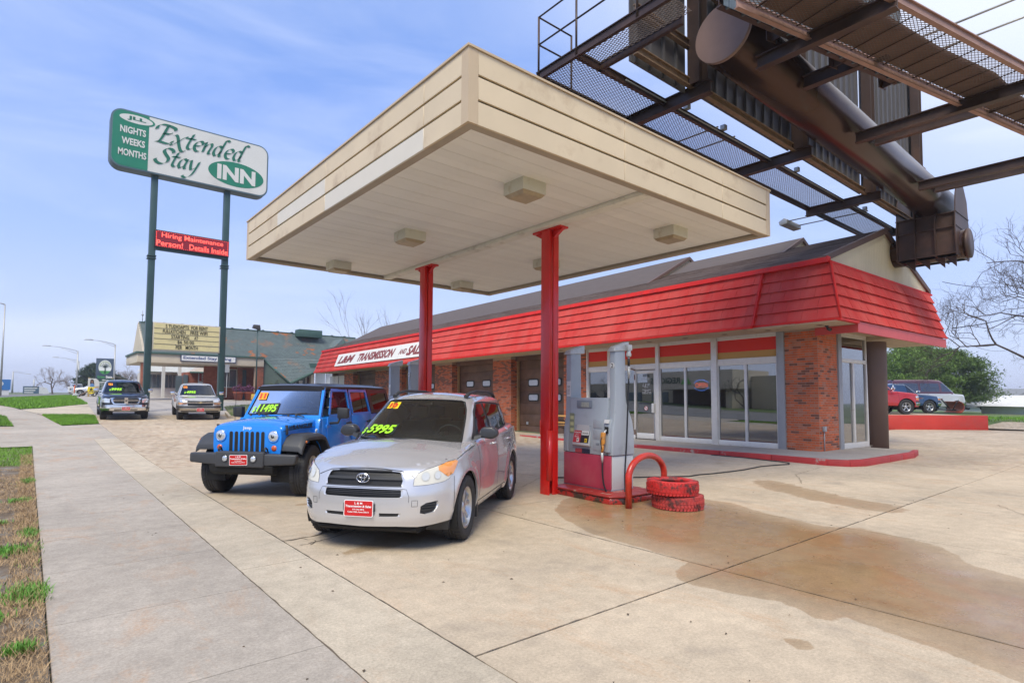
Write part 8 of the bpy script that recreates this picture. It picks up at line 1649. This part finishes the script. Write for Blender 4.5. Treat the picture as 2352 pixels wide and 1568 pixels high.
# vehicles on the raised lot
red = pickup('red_pickup', 'red crew cab pickup parked on the raised lot behind the red wall', (.42, .018, .022), 2.0, .95, 3.9, 1.22, 1.30, 1.98, (-.42, -1.15, -2.75), -5.0, M_CHR, None, None, 'bow', metal=.2, wheelr=.42)
def put(o, px_x, px_y, a, z=.76, s=1.): o.location = (px_x, px_y, z); o.rotation_euler = (0, 0, rad(a)); o.scale = (s,)*3
put(red, 42.6, 12.6, -40, s=1.12)
r2 = copy_tree(red); put(r2, 45.6, 16.0, -38, s=1.1); tag(r2, 'second red pickup mostly hidden behind the first red one')
blue = pickup('blue_pickup', 'dark blue pickup between the red pickup and the white van', (.02, .055, .13), 2.0, .95, 3.5, 1.12, 1.18, 1.82, (-.42, -1.15, -2.3), -4.7, M_CHR, None, None, 'bow', metal=.2, wheelr=.40)
put(blue, 47.3, 12.6, -38, s=1.1)
# van
def van():
    P_ = paint('van_paint', (.52, .54, .56), .2, .3); root = empty('passenger_van', label='white and maroon passenger van behind the pickups on the raised lot', cat='van')
    P2 = paint('van_maroon', (.10, .03, .045), .3, .3); b = Belt([(.85, 0), (.83, .5), (.74, .85), (.5, .97), (0, 1.0), (-3, 1.0), (-4.2, .98), (-4.45, .9), (-4.5, .6), (-4.5, 0)], [(.3, .82), (.7, .85), (1.2, .75)], [(.3, -4.5), (1.3, -4.48)], [(.4, .96), (.7, 1.0), (1.2, .97), (1.3, .96)], [('s0', 1.10), (.4, 1.16), (-.4, 1.22), (-4.5, 1.24)], r=.06, wheels=((0, .36), (-3.5, .36)), flare=.02, fr=.43)
    sx, sy = b.at_x, b.at_y; belt_build(b, .38, [('arch', [(sx(x), z) for x, z in circ(0, .36, .41, -40, 220, 18)], None, 0), ('arch', [(sx(x), z) for x, z in circ(-3.5, .36, .41, -40, 220, 18)], None, 0), ('grille_opening', [(0, .72), (sy(.5), .73), (sy(.5), .98), (0, .98)], M_BLKP, 0, 'join'), ('headlight', [(sy(.55), .74), (sy(.85), .76), (sy(.85), .95), (sy(.55), .96)], mat('lamp_glass'), .01, 'pair'), ('bumper', [(0, .42), (sx(.4), .44), (sx(.4), .60), (0, .60)], M_CHR, .03, 'join')], .08, P_, root, 'body')
    cap_build(b, [(-4.4, 1.24), (-.4, 1.25), (.2, 1.2), (.6, 1.14)], [], .2, P_, root, 'bonnet'); g = Belt([(.28, 0), (.2, .55), (0, .85), (-.35, .95), (-1.5, .97), (-4.2, .96), (-4.4, .85), (-4.45, 0)], [(1.1, .30), (1.22, .25), (2.0, -.62)], [(1.1, -4.45), (2.1, -4.3)], [(1.1, .97), (1.22, .96), (2.1, .80)], [('s0', 2.03), (-1, 2.10), (-4.4, 2.06)], r=.10)
    gx, gy = g.at_x, g.at_y; W_ = [[(gx(x, z), z) for x, z in ((a0, 1.32), (a1, 1.32), (a3, 1.86), (a2, 1.86))] for a0, a1, a2, a3 in ((-.10, -1.0, -.58, -1.0), (-1.15, -2.45, -1.15, -2.45), (-2.6, -3.95, -2.6, -3.9))]
    belt_build(g, 1.16, [('windshield', [(0, 1.27), (gy(.84, 1.27), 1.27), (gy(.7, 1.9), 1.9), (0, 1.92)], G_CAR, 0, 'join')]+[('side_window', w_, G_DARK, 0, 'pair') for w_ in W_], .08, P2, root, 'cabin'); cap_build(g, [(-4.2, 2.08), (-2, 2.14), (-.8, 2.08)], [], .25, P2, root, 'roof')
    for s_ in (1, -1):
        wheel(root, 0, s_*.86, .36, .22, s_, .2, twin=False, hi=False); wheel(root, -3.5, s_*.86, .36, .22, s_, .2, twin=False, hi=False)
    MB().box((-4.2, -.7, .35), (.5, .7, 1.0)).build('underbody', M_VOID, root); MB().box((-1.3, -.75, .9), (-1.1, .75, 1.6)).build('seat', mat('grey_cloth'), root)
    return root
v = van(); put(v, 53.6, 12.6, -34, s=1.15)
pl = empty('snow_plow', (50.2, 11.3, .78), rz=rad(-50), label='orange and black snow plow blade standing before the van', cat='snow plow')
MB().prism([(-.10+.28*math.cos(a), .40+.38*math.sin(a)) for a in np.linspace(-1.6, 1.6, 10)]+[(-.06+.28*math.cos(a), .40+.40*math.sin(a)) for a in np.linspace(1.6, -1.6, 10)], 'y', -1.0, 1.0).build('blade', mat('plow_orange', (.30, .05, .02), .5, noise=.3), pl); MB().tube([(0, -.4, .2), (-1.3, -.3, .25)], .05, 6).tube([(0, .4, .2), (-1.3, .3, .25)], .05, 6).tube([(-.2, 0, .3), (-.7, 0, .95)], .05, 6).tube([(-1.3, -.3, .25), (-.9, -.3, .9)], .04, 6).tube([(-.3, -.5, .15), (-.1, -.9, .9)], .03, 5).build('push_frame', M_BLKP, pl)
# simple small cars far off
def small_car(name, label, col, L_=4.5, W=1.8, Hh=1.45, suv=False):
    P_ = paint(name+'_paint', col, .2, .3); root = empty(name, label=label, cat='car'); h = W/2; hb_ = .92 if not suv else 1.02
    b = Belt([(.85, 0), (.8, h*.6), (.6, h*.93), (.1, h), (-2.6, h), (-3.2, h*.97), (-L_+.95, h*.8), (-L_+.85, 0)], [(.3, .8), (.6, .85), (1, .7)], [(.3, -L_+.85), (1, -L_+.95)], [(.3, h*.95), (.6, h), (1, h*.95)], [('s0', hb_-.22), (0, hb_-.05), (-.6, hb_), (-3.5, hb_+.03)], r=.07, wheels=((0, .32), (-2.7, .32)))
    sx, sy = b.at_x, b.at_y; belt_build(b, .24, [('arch', [(sx(x), z) for x, z in circ(c, .32, .37, -40, 220, 14)], None, 0) for c in (0, -2.7)]+[('grille_opening', [(0, .48), (sy(.4), .5), (sy(.4), .64), (0, .64)], M_BLKP, 0, 'join'), ('headlight', [(sy(.5), .56), (sy(.8), .60), (sy(.8), .74), (sy(.5), .68)], mat('lamp_glass'), .01, 'pair')], .10, P_, root, 'body'); cap_build(b, [(-3.6, hb_+.05), (-.5, hb_+.05), (.3, hb_-.04), (.6, hb_-.16)], [], .2, P_, root, 'bonnet')
    g = Belt([(-.1, 0), (-.15, h*.6), (-.4, h*.85), (-1.2, h*.9), (-2.8, h*.88), (-3.4, h*.7), (-3.5, 0)], [(hb_-.1, -.05), (Hh, -1.05 if not suv else -.95)], [(hb_-.1, -3.5), (Hh, -2.75 if not suv else -3.3)], [(hb_-.1, h*.9), (Hh, h*.68)], [('s0', Hh-.03), (-1.8, Hh), (-3, Hh-.03)], r=.07); gx, gy = g.at_x, g.at_y; z0, z1 = hb_+.05, Hh-.10
    belt_build(g, hb_-.08, [('windshield', [(0, z0), (gy(h*.78, z0), z0), (gy(h*.62, z1), z1), (0, z1)], G_DARK, 0, 'join'), ('side_window', [(gx(-.75, z0), z0), (gx(-3.1, z0), z0), (gx(-2.75, z1), z1), (gx(-1.2, z1), z1)], G_DARK, 0, 'pair')], .10, P_, root, 'cabin'); cap_build(g, [(-3, Hh), (-1.8, Hh+.03), (-1.2, Hh)], [], .25, P_, root, 'roof')
    for s_ in (1, -1):
        for c in (0, -2.7): wheel(root, c, s_*(h-.12), .32, .2, s_, .19, twin=False, hi=False)
    MB().box((-3.2, -.6, .25), (.5, .6, .7)).build('underbody', M_VOID, root); return root
w1 = small_car('white_car', 'white saloon car crossing behind the lawn and motel banner', (.62, .62, .62)); put(w1, 4.2, 84, 170, 1.32, 1.1)
w2 = copy_tree(w1); put(w2, 5.2, 81, 175, 1.32, 1.1); tag(w2, 'white car partly hidden behind the wooden banner post')
w3 = small_car('oncoming_suv', 'oncoming white SUV with lit headlights on the distant street', (.6, .6, .6), suv=True, Hh=1.75); put(w3, 5.3, 118, -95, 1.40); MB().lathe([(.0, .87), (.09, .87)], (0, .62, .64), axis='x', n=10).lathe([(.0, .87), (.09, .87)], (0, -.62, .64), axis='x', n=10).build('lamp_glow', mat('head_lamp_lit', (1, 1, .9), .4, emit=(1, .97, .85), estr=4), w3)
w4 = small_car('white_crossover', 'white crossover parked behind the pine at the right', (.6, .6, .6), suv=True, Hh=1.7); put(w4, *at_px(2238, 0, 62)[:2], -25, .60, 1.0)
w5 = small_car('dark_sedan', 'dark blue sedan parked beyond the grass bank at the far right', (.02, .03, .05)); put(w5, *at_px(2440, 0, 50)[:2], -25, .10, 1.0)
# distant houses, right
def house(x, y, w, d, h, rh, az, label, wallc, roofc, z=0, wins=3):
    r = empty('house', (x, y, z), rz=rad(az), label=label, cat='house'); mw = mat('house_%s' % wallc, {'white': (.60, .61, .60), 'grey': (.32, .33, .33), 'tan': (.40, .35, .27)}[wallc], .8, noise=.05)
    MB().box((-w/2, -d/2, -1), (w/2, d/2, h)).build('wall', mw, r); MB().prism([(-d/2-.4, h-.05), (0, h+rh), (d/2+.4, h-.05)], 'x', -w/2-.4, w/2+.4).build('roof', mat('roof_%s' % roofc, {'grey': (.20, .21, .22), 'white': (.66, .66, .66), 'brown': (.15, .12, .10)}[roofc], .85, noise=.1), r)
    for k in range(wins): MB().box((-w/2+w*(k+.5)/wins-.5, -d/2-.04, h*.35), (-w/2+w*(k+.5)/wins+.5, -d/2+.02, h*.8)).build('window', M_HGL, r)
    return r
house(90, 15, 12, 8, 1.7, 1.1, 70, 'low white house beyond the spruces at the right', 'white', 'grey', -.6); house(96, 21, 16, 9, 2.2, 1.5, 70, 'grey roofed house with white fascia above the white garage', 'grey', 'grey', -.6); house(78, 10, 8, 6, 1.7, 1.1, 60, 'small white garage at the far right edge', 'white', 'white', -.6); house(72, 40, 14, 8, 3.5, 1.8, 40, 'tan building glimpsed left of the pine', 'tan', 'brown', 0)
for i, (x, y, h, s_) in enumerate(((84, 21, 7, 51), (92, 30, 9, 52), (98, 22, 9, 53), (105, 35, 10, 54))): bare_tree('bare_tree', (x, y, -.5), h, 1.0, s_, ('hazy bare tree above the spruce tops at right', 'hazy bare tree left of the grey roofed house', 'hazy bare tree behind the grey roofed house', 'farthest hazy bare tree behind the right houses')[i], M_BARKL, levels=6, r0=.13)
# telephone wires
for i, (a, b, s_, r) in enumerate((((25.4, 5.9, 6.0), (46, 5, 9.5), 'upper service wire from the shop gable', .011), ((25.6, 5.7, 4.3), (60, 6, 10.5), 'thick twisted service wire from the eave', .017), ((25.8, 5.8, 4.05), (60, 9, 6.2), 'thin lower wire right of the shop eave', .008))):
    a, b = Vector(a), Vector(b); MB().tube([a.lerp(b, t)-Vector((0, 0, 1.0*4*t*(1-t)*.6)) for t in np.linspace(0, 1, 14)], r, 5).build('service_wire', M_SEAM, label=s_, cat='wire')
# left distance: street lamps
def street_lamp(px, ytop, ybase, dist, arm, label, grp='street lamps along the road'):
    c = CAM; f0 = Vector((math.sin(c['yaw']), math.cos(c['yaw']))); r0 = Vector((math.cos(c['yaw']), -math.sin(c['yaw']))); d = (f0+r0*((px-c['cx'])/c['f'])); d = d*dist; x, y = d.x, d.y; g = gzf(x, y); top = c['h']+(902-ytop)/c['f']*dist
    o = empty('street_lamp', (x, y, g), label=label, cat='street lamp', group=grp); H_ = top-g; MB().tube([(0, 0, -.3), (0, 0, H_)], [.12*dist/90+.02, .07*dist/90+.01], 8).build('pole', M_GALV, o)
    m_ = MB().tube([(0, 0, H_-.1)]+[(-arm*t, 0, H_+arm*.17*math.sin(t*1.5)) for t in np.linspace(.1, 1, 7)], [.05, .05, .05, .045, .045, .04, .035, .03], 6); m_.tube([(0, 0, H_-arm*.13)]+[(-arm*t, 0, H_-arm*.13+arm*.30*math.sin(t*1.5)*(.9)) for t in (.3, .6)], .03, 5)
    m_.build('arm', M_GALV, o); MB().hexa([(-arm-1.0, -.15, H_+arm*.17-.03), (-arm+.1, -.15, H_+arm*.17-.05), (-arm+.1, .15, H_+arm*.17-.05), (-arm-1.0, .15, H_+arm*.17-.03), (-arm-.9, -.12, H_+arm*.17+.10), (-arm, -.12, H_+arm*.17+.12), (-arm, .12, H_+arm*.17+.12), (-arm-.9, .12, H_+arm*.17+.10)]).build('lamp_head', M_GALV, o, bevel=.02); return o
for a in ((262, 791, 905, 78, 2.5, 'street lamp right of the green bank sign, its arm to the left'), (176.5, 807, 905, 92, 3.5, 'tall street lamp left of the green bank sign'), (180, 830, 905, 120, 3.4, 'street lamp just behind the tall one left of the sign'), (3.0, 700, 912, 60, .6, 'tall lamp pole cut by the left edge of the view'), (30, 855, 905, 150, -3.5, 'distant street lamp at far left with its arm to the right'), (79, 872, 905, 200, -4.0, 'small distant street lamp beside the dark road sign')): street_lamp(*a)
def facing(o):      # turn a sign's local -Y towards the road in front
    o.rotation_euler.z = math.atan2(-o.location.x, o.location.y)*1.0
# green bank pole sign
x, y, zt = at_px(240.5, 824, 85); zb_ = at_px(240.5, 871, 85)[2]; gs_ = empty('bank_sign', (x, y, gzf(x, y)), label='dark bank pole sign with a white tree emblem above green lettering', cat='sign'); w_ = 57/2352*36/20.12*85/36*1.0*1.0; w_ = 34/1314*85; hh = (zt-zb_); g0 = gzf(x, y)
MB().box((-w_/2, -.2, zb_-g0), (w_/2, .2, zt-g0)).build('sign_cabinet', mat('slate_blue', (.045, .07, .11), .5), gs_, bevel=.05); MB().box((-.25, -.15, -.3), (.25, .15, zb_-g0+.1)).build('pole', M_CABN, gs_)
cz_ = zb_-g0+hh*.57; MB().prism(ell(0, cz_, w_*.36, hh*.34), 'y', -.24, -.2).build('emblem', mat('emblem_white', (.72, .74, .70), .5), gs_); mb = MB()
mb.tube([(0, -.27, cz_-hh*.30), (.02, -.27, cz_-hh*.05), (0, -.27, cz_)], [.09, .05, .04], 6)
for a in np.linspace(.3, 2.85, 7): mb.tube([(0, -.27, cz_-.1), (math.cos(a)*w_*.14, -.27, cz_+math.sin(a)*hh*.12), (math.cos(a)*w_*.27, -.27, cz_+math.sin(a)*hh*.22)], [.05, .035, .02], 5)
mb.build('emblem_tree', mat('emblem_dark', (.03, .06, .05), .5), gs_); mb = MB()
for a in np.linspace(.0, 3.14, 11): mb.add([(math.cos(a)*w_*.29+.09*math.cos(t), -.285, cz_+.1+math.sin(a)*hh*.24+.06*math.sin(t)) for t in np.linspace(0, 6.283, 7)[:-1]], [tuple(range(6))])
mb.build('emblem_leaves', mat('leaf_mix', (.25, .30, .06), .5), gs_); MB().prism([(w_*.36*math.cos(t), cz_+hh*.34*math.sin(t)) for t in np.linspace(-2.6, -.54, 9)], 'y', -.262, -.24).build('emblem_ground', mat('leaf_green', (.05, .28, .06), .5), gs_)
FS = lambda x, z, o=.26: mat_frame((x, -o, z), (1, 0, 0), (0, 0, 1), (0, -1, 0))
mb = MB(); fit_text(mb, 'Green', FS(-w_*.20, zb_-g0+hh*.10), w_*.42, hh*.13, bold=.03); mb.build('lettering', mat('leaf_green'), gs_); mb = MB(); fit_text(mb, 'State', FS(w_*.24, zb_-g0+hh*.10), w_*.36, hh*.13, bold=.03); mb.build('lettering', M_STK, gs_); facing(gs_)
# motel banner on timber posts
x, y, _ = at_px(212, 868, 62); bn_ = empty('motel_banner', (x, y, gzf(x, y)), label='printed motel banner with a person in blue, on braced timber posts', cat='sign'); S_ = 62/1314.; zz = lambda py: at_px(0, py, 62)[2]-gzf(x, y); X_ = lambda px: (px-212)*S_
MB().prism([(X_(204.5), zz(870)), (X_(204.5), zz(891)), (X_(205), zz(897)), (X_(226), zz(898)), (X_(226), zz(880)), (X_(224), zz(874)), (X_(219), zz(870))], 'y', -.03, 0).build('picture_panel', mat('banner_pale', (.58, .57, .54), .6), bn_)
MB().box((X_(224), -.02, zz(897)), (X_(253), .02, zz(870))).build('text_panel', mat('banner_green', (.015, .06, .045), .5), bn_)
MB().prism([(X_(208), zz(895)), (X_(209), zz(884)), (X_(212), zz(881)), (X_(216), zz(884)), (X_(218), zz(895))], 'y', -.05, -.03).build('printed_jacket', mat('print_blue', (.10, .22, .45), .6), bn_); MB().prism([(X_(a), zz(b)) for a, b in ((208.5, 883), (209, 874), (212, 871.5), (215, 874), (216.5, 884), (213, 881))], 'y', -.052, -.031).build('printed_hair', mat('print_dark', (.035, .02, .015), .6), bn_); MB().prism([(X_(a), zz(b)) for a, b in ((211, 880), (211, 875), (213, 875), (213.3, 880))], 'y', -.06, -.052).build('printed_face', mat('print_skin', (.28, .14, .08), .6), bn_)
MB().prism([(X_(a), zz(b)) for a, b in ((215, 896), (217, 889), (225, 887), (225, 896))], 'y', -.05, -.03).build('printed_box', mat('print_tan', (.40, .30, .22), .6), bn_)
mb = MB(); fit_text(mb, 'NEWLY', FS(X_(236.5), zz(873.5), .03), 12*S_, 3*S_, bold=.03); fit_text(mb, 'REMODELED', FS(X_(237), zz(878.5), .03), 22*S_, 3.4*S_, bold=.03); fit_text(mb, 'STUDIO APARTMENTS', FS(X_(236), zz(883), .03), 22*S_, 1.7*S_); fit_text(mb, 'EXTENDED STAY HOTEL', FS(X_(236), zz(886), .03), 22*S_, 1.7*S_); fit_text(mb, 'GREAT RATES', FS(X_(237), zz(889.5), .03), 15*S_, 1.8*S_); fit_text(mb, 'WEEKLY - MONTHLY', FS(X_(236), zz(892.5), .03), 18*S_, 1.4*S_); mb.build('lettering', M_STK, bn_)
for px in (206.5, 250): MB().box((X_(px)-.09, .02, -.3), (X_(px)+.09, .2, zz(868))).build('post', mat('timber', (.34, .25, .11), .8, noise=.15), bn_)
MB().tube([(X_(187), 0, .0), (X_(206), .1, zz(899))], .09, 5).tube([(X_(218), .0, .3), (X_(206), .1, zz(901))], .09, 5).build('brace', mat('timber_dark', (.13, .085, .055), .85, noise=.2), bn_)
MB().tube([(X_(188), -.1, .1), (X_(182), -.2, .12), (X_(178), -.1, .1)], [.2, .28, .15], 8).build('sandbag', mat('sandbag', (.42, .44, .44), .8, noise=.2), bn_); facing(bn_)
# yellow crossing sign under it
x, y, _ = at_px(211, 905, 60); cs = empty('crossing_sign', (x, y, gzf(x, y)), label='yellow pedestrian crossing sign below the motel banner', cat='sign'); MB().box((-.32, -.02, .55), (.32, .0, 1.05)).build('plate', mat('sign_yellow', (.80, .62, .02), .5), cs); MB().prism([(-.32, .0+.48), (.32, .48), (0, .30)], 'y', -.02, 0).build('arrow_plate', mat('sign_yellow'), cs)
MB().tube([(0, -.04, .95), (-.02, -.04, .80), (-.12, -.04, .62)], .03, 5).tube([(-.02, -.04, .80), (.10, -.04, .62)], .03, 5).tube([(-.14, -.04, .78), (0, -.04, .88), (.12, -.04, .80)], .025, 5).build('walker_symbol', M_SEAM, cs); facing(cs); MB().box((-.03, .0, -.3), (.03, .05, 1.0)).build('post', M_GALV, cs)
x, y, zt = at_px(172.5, 886, 64); mk = MB().tube([(x, y, gzf(x, y)-.2), (x, y, zt)], .06, 6).build('marker_post', mat('marker_orange', (.62, .12, .03), .6), label='thin orange marker post at the end of the lawn', cat='post')
x, y, zt = at_px(165, 889, 80); sp_ = empty('speed_sign', (x, y, gzf(x, y)), label='small white traffic sign left of the marker post', cat='sign'); MB().box((-.35, -.02, zt-gzf(x, y)-.75), (.35, 0, zt-gzf(x, y))).build('plate', M_STK, sp_); mb = MB(); fit_text(mb, '35', FS(0, zt-gzf(x, y)-.38, .03), .4, .3, bold=.03); mb.build('digits', M_SEAM, sp_); MB().box((-.04, 0, -.3), (.04, .05, zt-gzf(x, y))).build('post', M_GALV, sp_)
# blue sign and pale wall at the left edge, dark road sign, far signs
x, y, zt = at_px(7, 874, 70); zb_ = at_px(7, 898, 70)[2]; bs_ = empty('blue_sign', (x, y, gzf(x, y)), label='blue sign board with a white letter cut by the left edge', cat='sign'); g0 = gzf(x, y); MB().box((-1.2, -.1, zb_-g0), (.75, .1, zt-g0)).build('board', mat('blue_board', (.03, .16, .42), .5), bs_); mb = MB(); fit_text(mb, 'D', FS(-.12, (zt+zb_)/2-g0+.12, .12), .42, .5, bold=.04); mb.build('letter', M_STK, bs_); MB().box((-.9, -.05, -.3), (.62, .05, zb_-g0)).build('base', mat('far_white', (.6, .6, .6), .7), bs_); facing(bs_)
x, y, zt = at_px(73, 889, 120); g0 = gzf(x, y); ds = empty('road_sign', (x, y, g0), label='dark road direction sign on posts in the hazy distance', cat='sign'); MB().box((-1.3, -.05, zt-g0-1.7), (1.3, .05, zt-g0)).build('board', mat('dark_slate', (.05, .10, .15), .6), ds); MB().box((-1.1, 0, -.3), (-1.0, .1, 1)).box((1.0, 0, -.3), (1.1, .1, 1)).build('post', M_GALV, ds)
for k in range(3): MB().box((-1.1, -.07, zt-g0-.5-k*.45), (1.0-.3*k, -.05, zt-g0-.32-k*.45)).build('print_line', M_STK, ds)
facing(ds)
for px, py, d_, w_, h_, l in ((97, 890, 130, 1.6, 2.0, 'pale round topped far sign right of the road sign'), (105, 902, 110, 1.2, 1.5, 'small white triangular far sign by the road')):
    x, y, zt = at_px(px, py, d_); g0 = gzf(x, y); o = empty('far_sign', (x, y, g0), label=l, cat='sign'); MB().prism([(-w_, zt-g0-h_), (w_, zt-g0-h_), (w_*.6, zt-g0-.3), (0, zt-g0), (-w_*.6, zt-g0-.3)] if d_ == 130 else [(-w_, zt-g0-h_), (w_, zt-g0-h_), (0, zt-g0)], 'y', -.05, .05).build('board', mat('far_white'), o); MB().box((-.05, 0, -.3), (.05, .05, zt-g0-h_+.1)).build('post', M_GALV, o)
# bank building seen under the porch
b_ = empty('bank_building', (14.6, 97, 1.2), label='beige bank building seen under the motel porch', cat='building'); m_ = mat('bank_beige', (.50, .46, .37), .8, noise=.06)
MB().box((-2.4, 0, -.5), (4, 8, 3.0)).build('wall', m_, b_); MB().box((-1.9, -.1, 2.9), (1.6, 8, 3.9)).build('parapet', mat('bank_grey', (.30, .33, .33), .7), b_); MB().prism([(-.8, 3.9), (0, 4.6), (4, 4.9), (4, 3.9)], 'y', 0, 6).build('roof', mat('dark_slate'), b_)
MB().prism(ell(-1.55, 3.4, .38, .38), 'y', -.16, -.1).build('emblem', mat('leaf_green'), b_); mb = MB(); fit_text(mb, 'Green', FS(-.65, 3.42, .13), .95, .38, bold=.03); mb.build('lettering', mat('leaf_green'), b_); mb = MB(); fit_text(mb, 'State', FS(.45, 3.42, .13), .9, .38, bold=.03); mb.build('lettering', M_STK, b_)
for k in range(2): MB().box((-1.5+k*1.3, -.05, .6), (-.8+k*1.3, .05, 2.2)).build('window', M_HGL, b_)
sheet('verge_far', [(9.5, 78), (16, 76), (18, 84), (9, 86)], .03, M_TURF, step=3)
# across the street, behind the camera: seen only in the shop glass
rg = empty('branch_bank', label='long beige bank building across the street, mirrored in the shop windows', cat='building'); rg.matrix_world = SM @ Matrix.Translation((-44, 36, 0)) @ Matrix.Rotation(rad(90), 4, 'Z')
# local: x along the facade (towards -Y of the shop), y depth away, facade faces -y turned to the shop
m_ = mat('bank_wall', (.44, .39, .30), .8, noise=.05); MB().box((-45, 2, -.5), (-8, 12, 4.5)).build('wall', m_, rg); MB().box((4, 5, -.5), (45, 12, 4.2)).build('wall', m_, rg); MB().box((-8, -2, 3.0), (4, 6, 5.2)).build('canopy_block', mat('bank_band', (.50, .45, .36), .8), rg); MB().box((-7.5, 3, -.5), (3.8, 6, 3.0)).build('drive_bay', mat('bay_brown', (.10, .06, .05), .8), rg); MB().box((-7.6, -1.5, -.5), (-6.8, 3, 3.0)).build('bay_pier', m_, rg)
for k in range(8): MB().box((6+k*4.6, 4.9, 1.0), (8.8+k*4.6, 5.02, 2.8)).build('window', M_HGL, rg)
mb = MB(); fit_text(mb, 'REGIONS', mat_frame((1.2, -2.08, 4.1), (1, 0, 0), (0, 0, 1), (0, -1, 0)), 4.4, .75, bold=.03); mb.build('lettering', mat('sign_dark_green', (.05, .09, .06), .5), rg); MB().prism([(-2.6, 3.6), (-1.1, 3.6), (-1.85, 4.8)], 'y', -2.1, -2.05).build('green_triangle', mat('tri_green', (.12, .42, .06), .5), rg)
for i, (a, b) in enumerate(((-41, 26), (-40, 17), (-40, 46), (-41, 4), (-42, 58))): q = loc(a, b, 0); bare_tree('bare_tree', tuple(q), 6.5, 1.0, 70+i, ('bare tree across the street before the bank windows', 'young bare tree across the street near the bank canopy', 'bare tree at the far end of the bank across the street', 'bare tree across the street opposite the fuel canopy', 'bare tree at the near end of the bank across the street')[i], M_BARK, levels=5, r0=.12)
# ------------------------------------------------------------------ air
def haze(dens):
    hm = bpy.data.materials.new('haze'); hm.use_nodes = True; nt = hm.node_tree; nt.nodes.clear(); o = N(nt, 'ShaderNodeOutputMaterial'); v = N(nt, 'ShaderNodeVolumePrincipled'); v.inputs['Color'].default_value = (.86, .90, 1, 1); v.inputs['Density'].default_value = dens; v.inputs['Anisotropy'].default_value = .2
    nt.links.new(v.outputs[0], o.inputs['Volume']); MB().box((-700, -300, -2.5), (1200, 1500, 21)).build('haze', hm, kind='stuff')
HAZE = .0007
if HAZE: haze(HAZE)
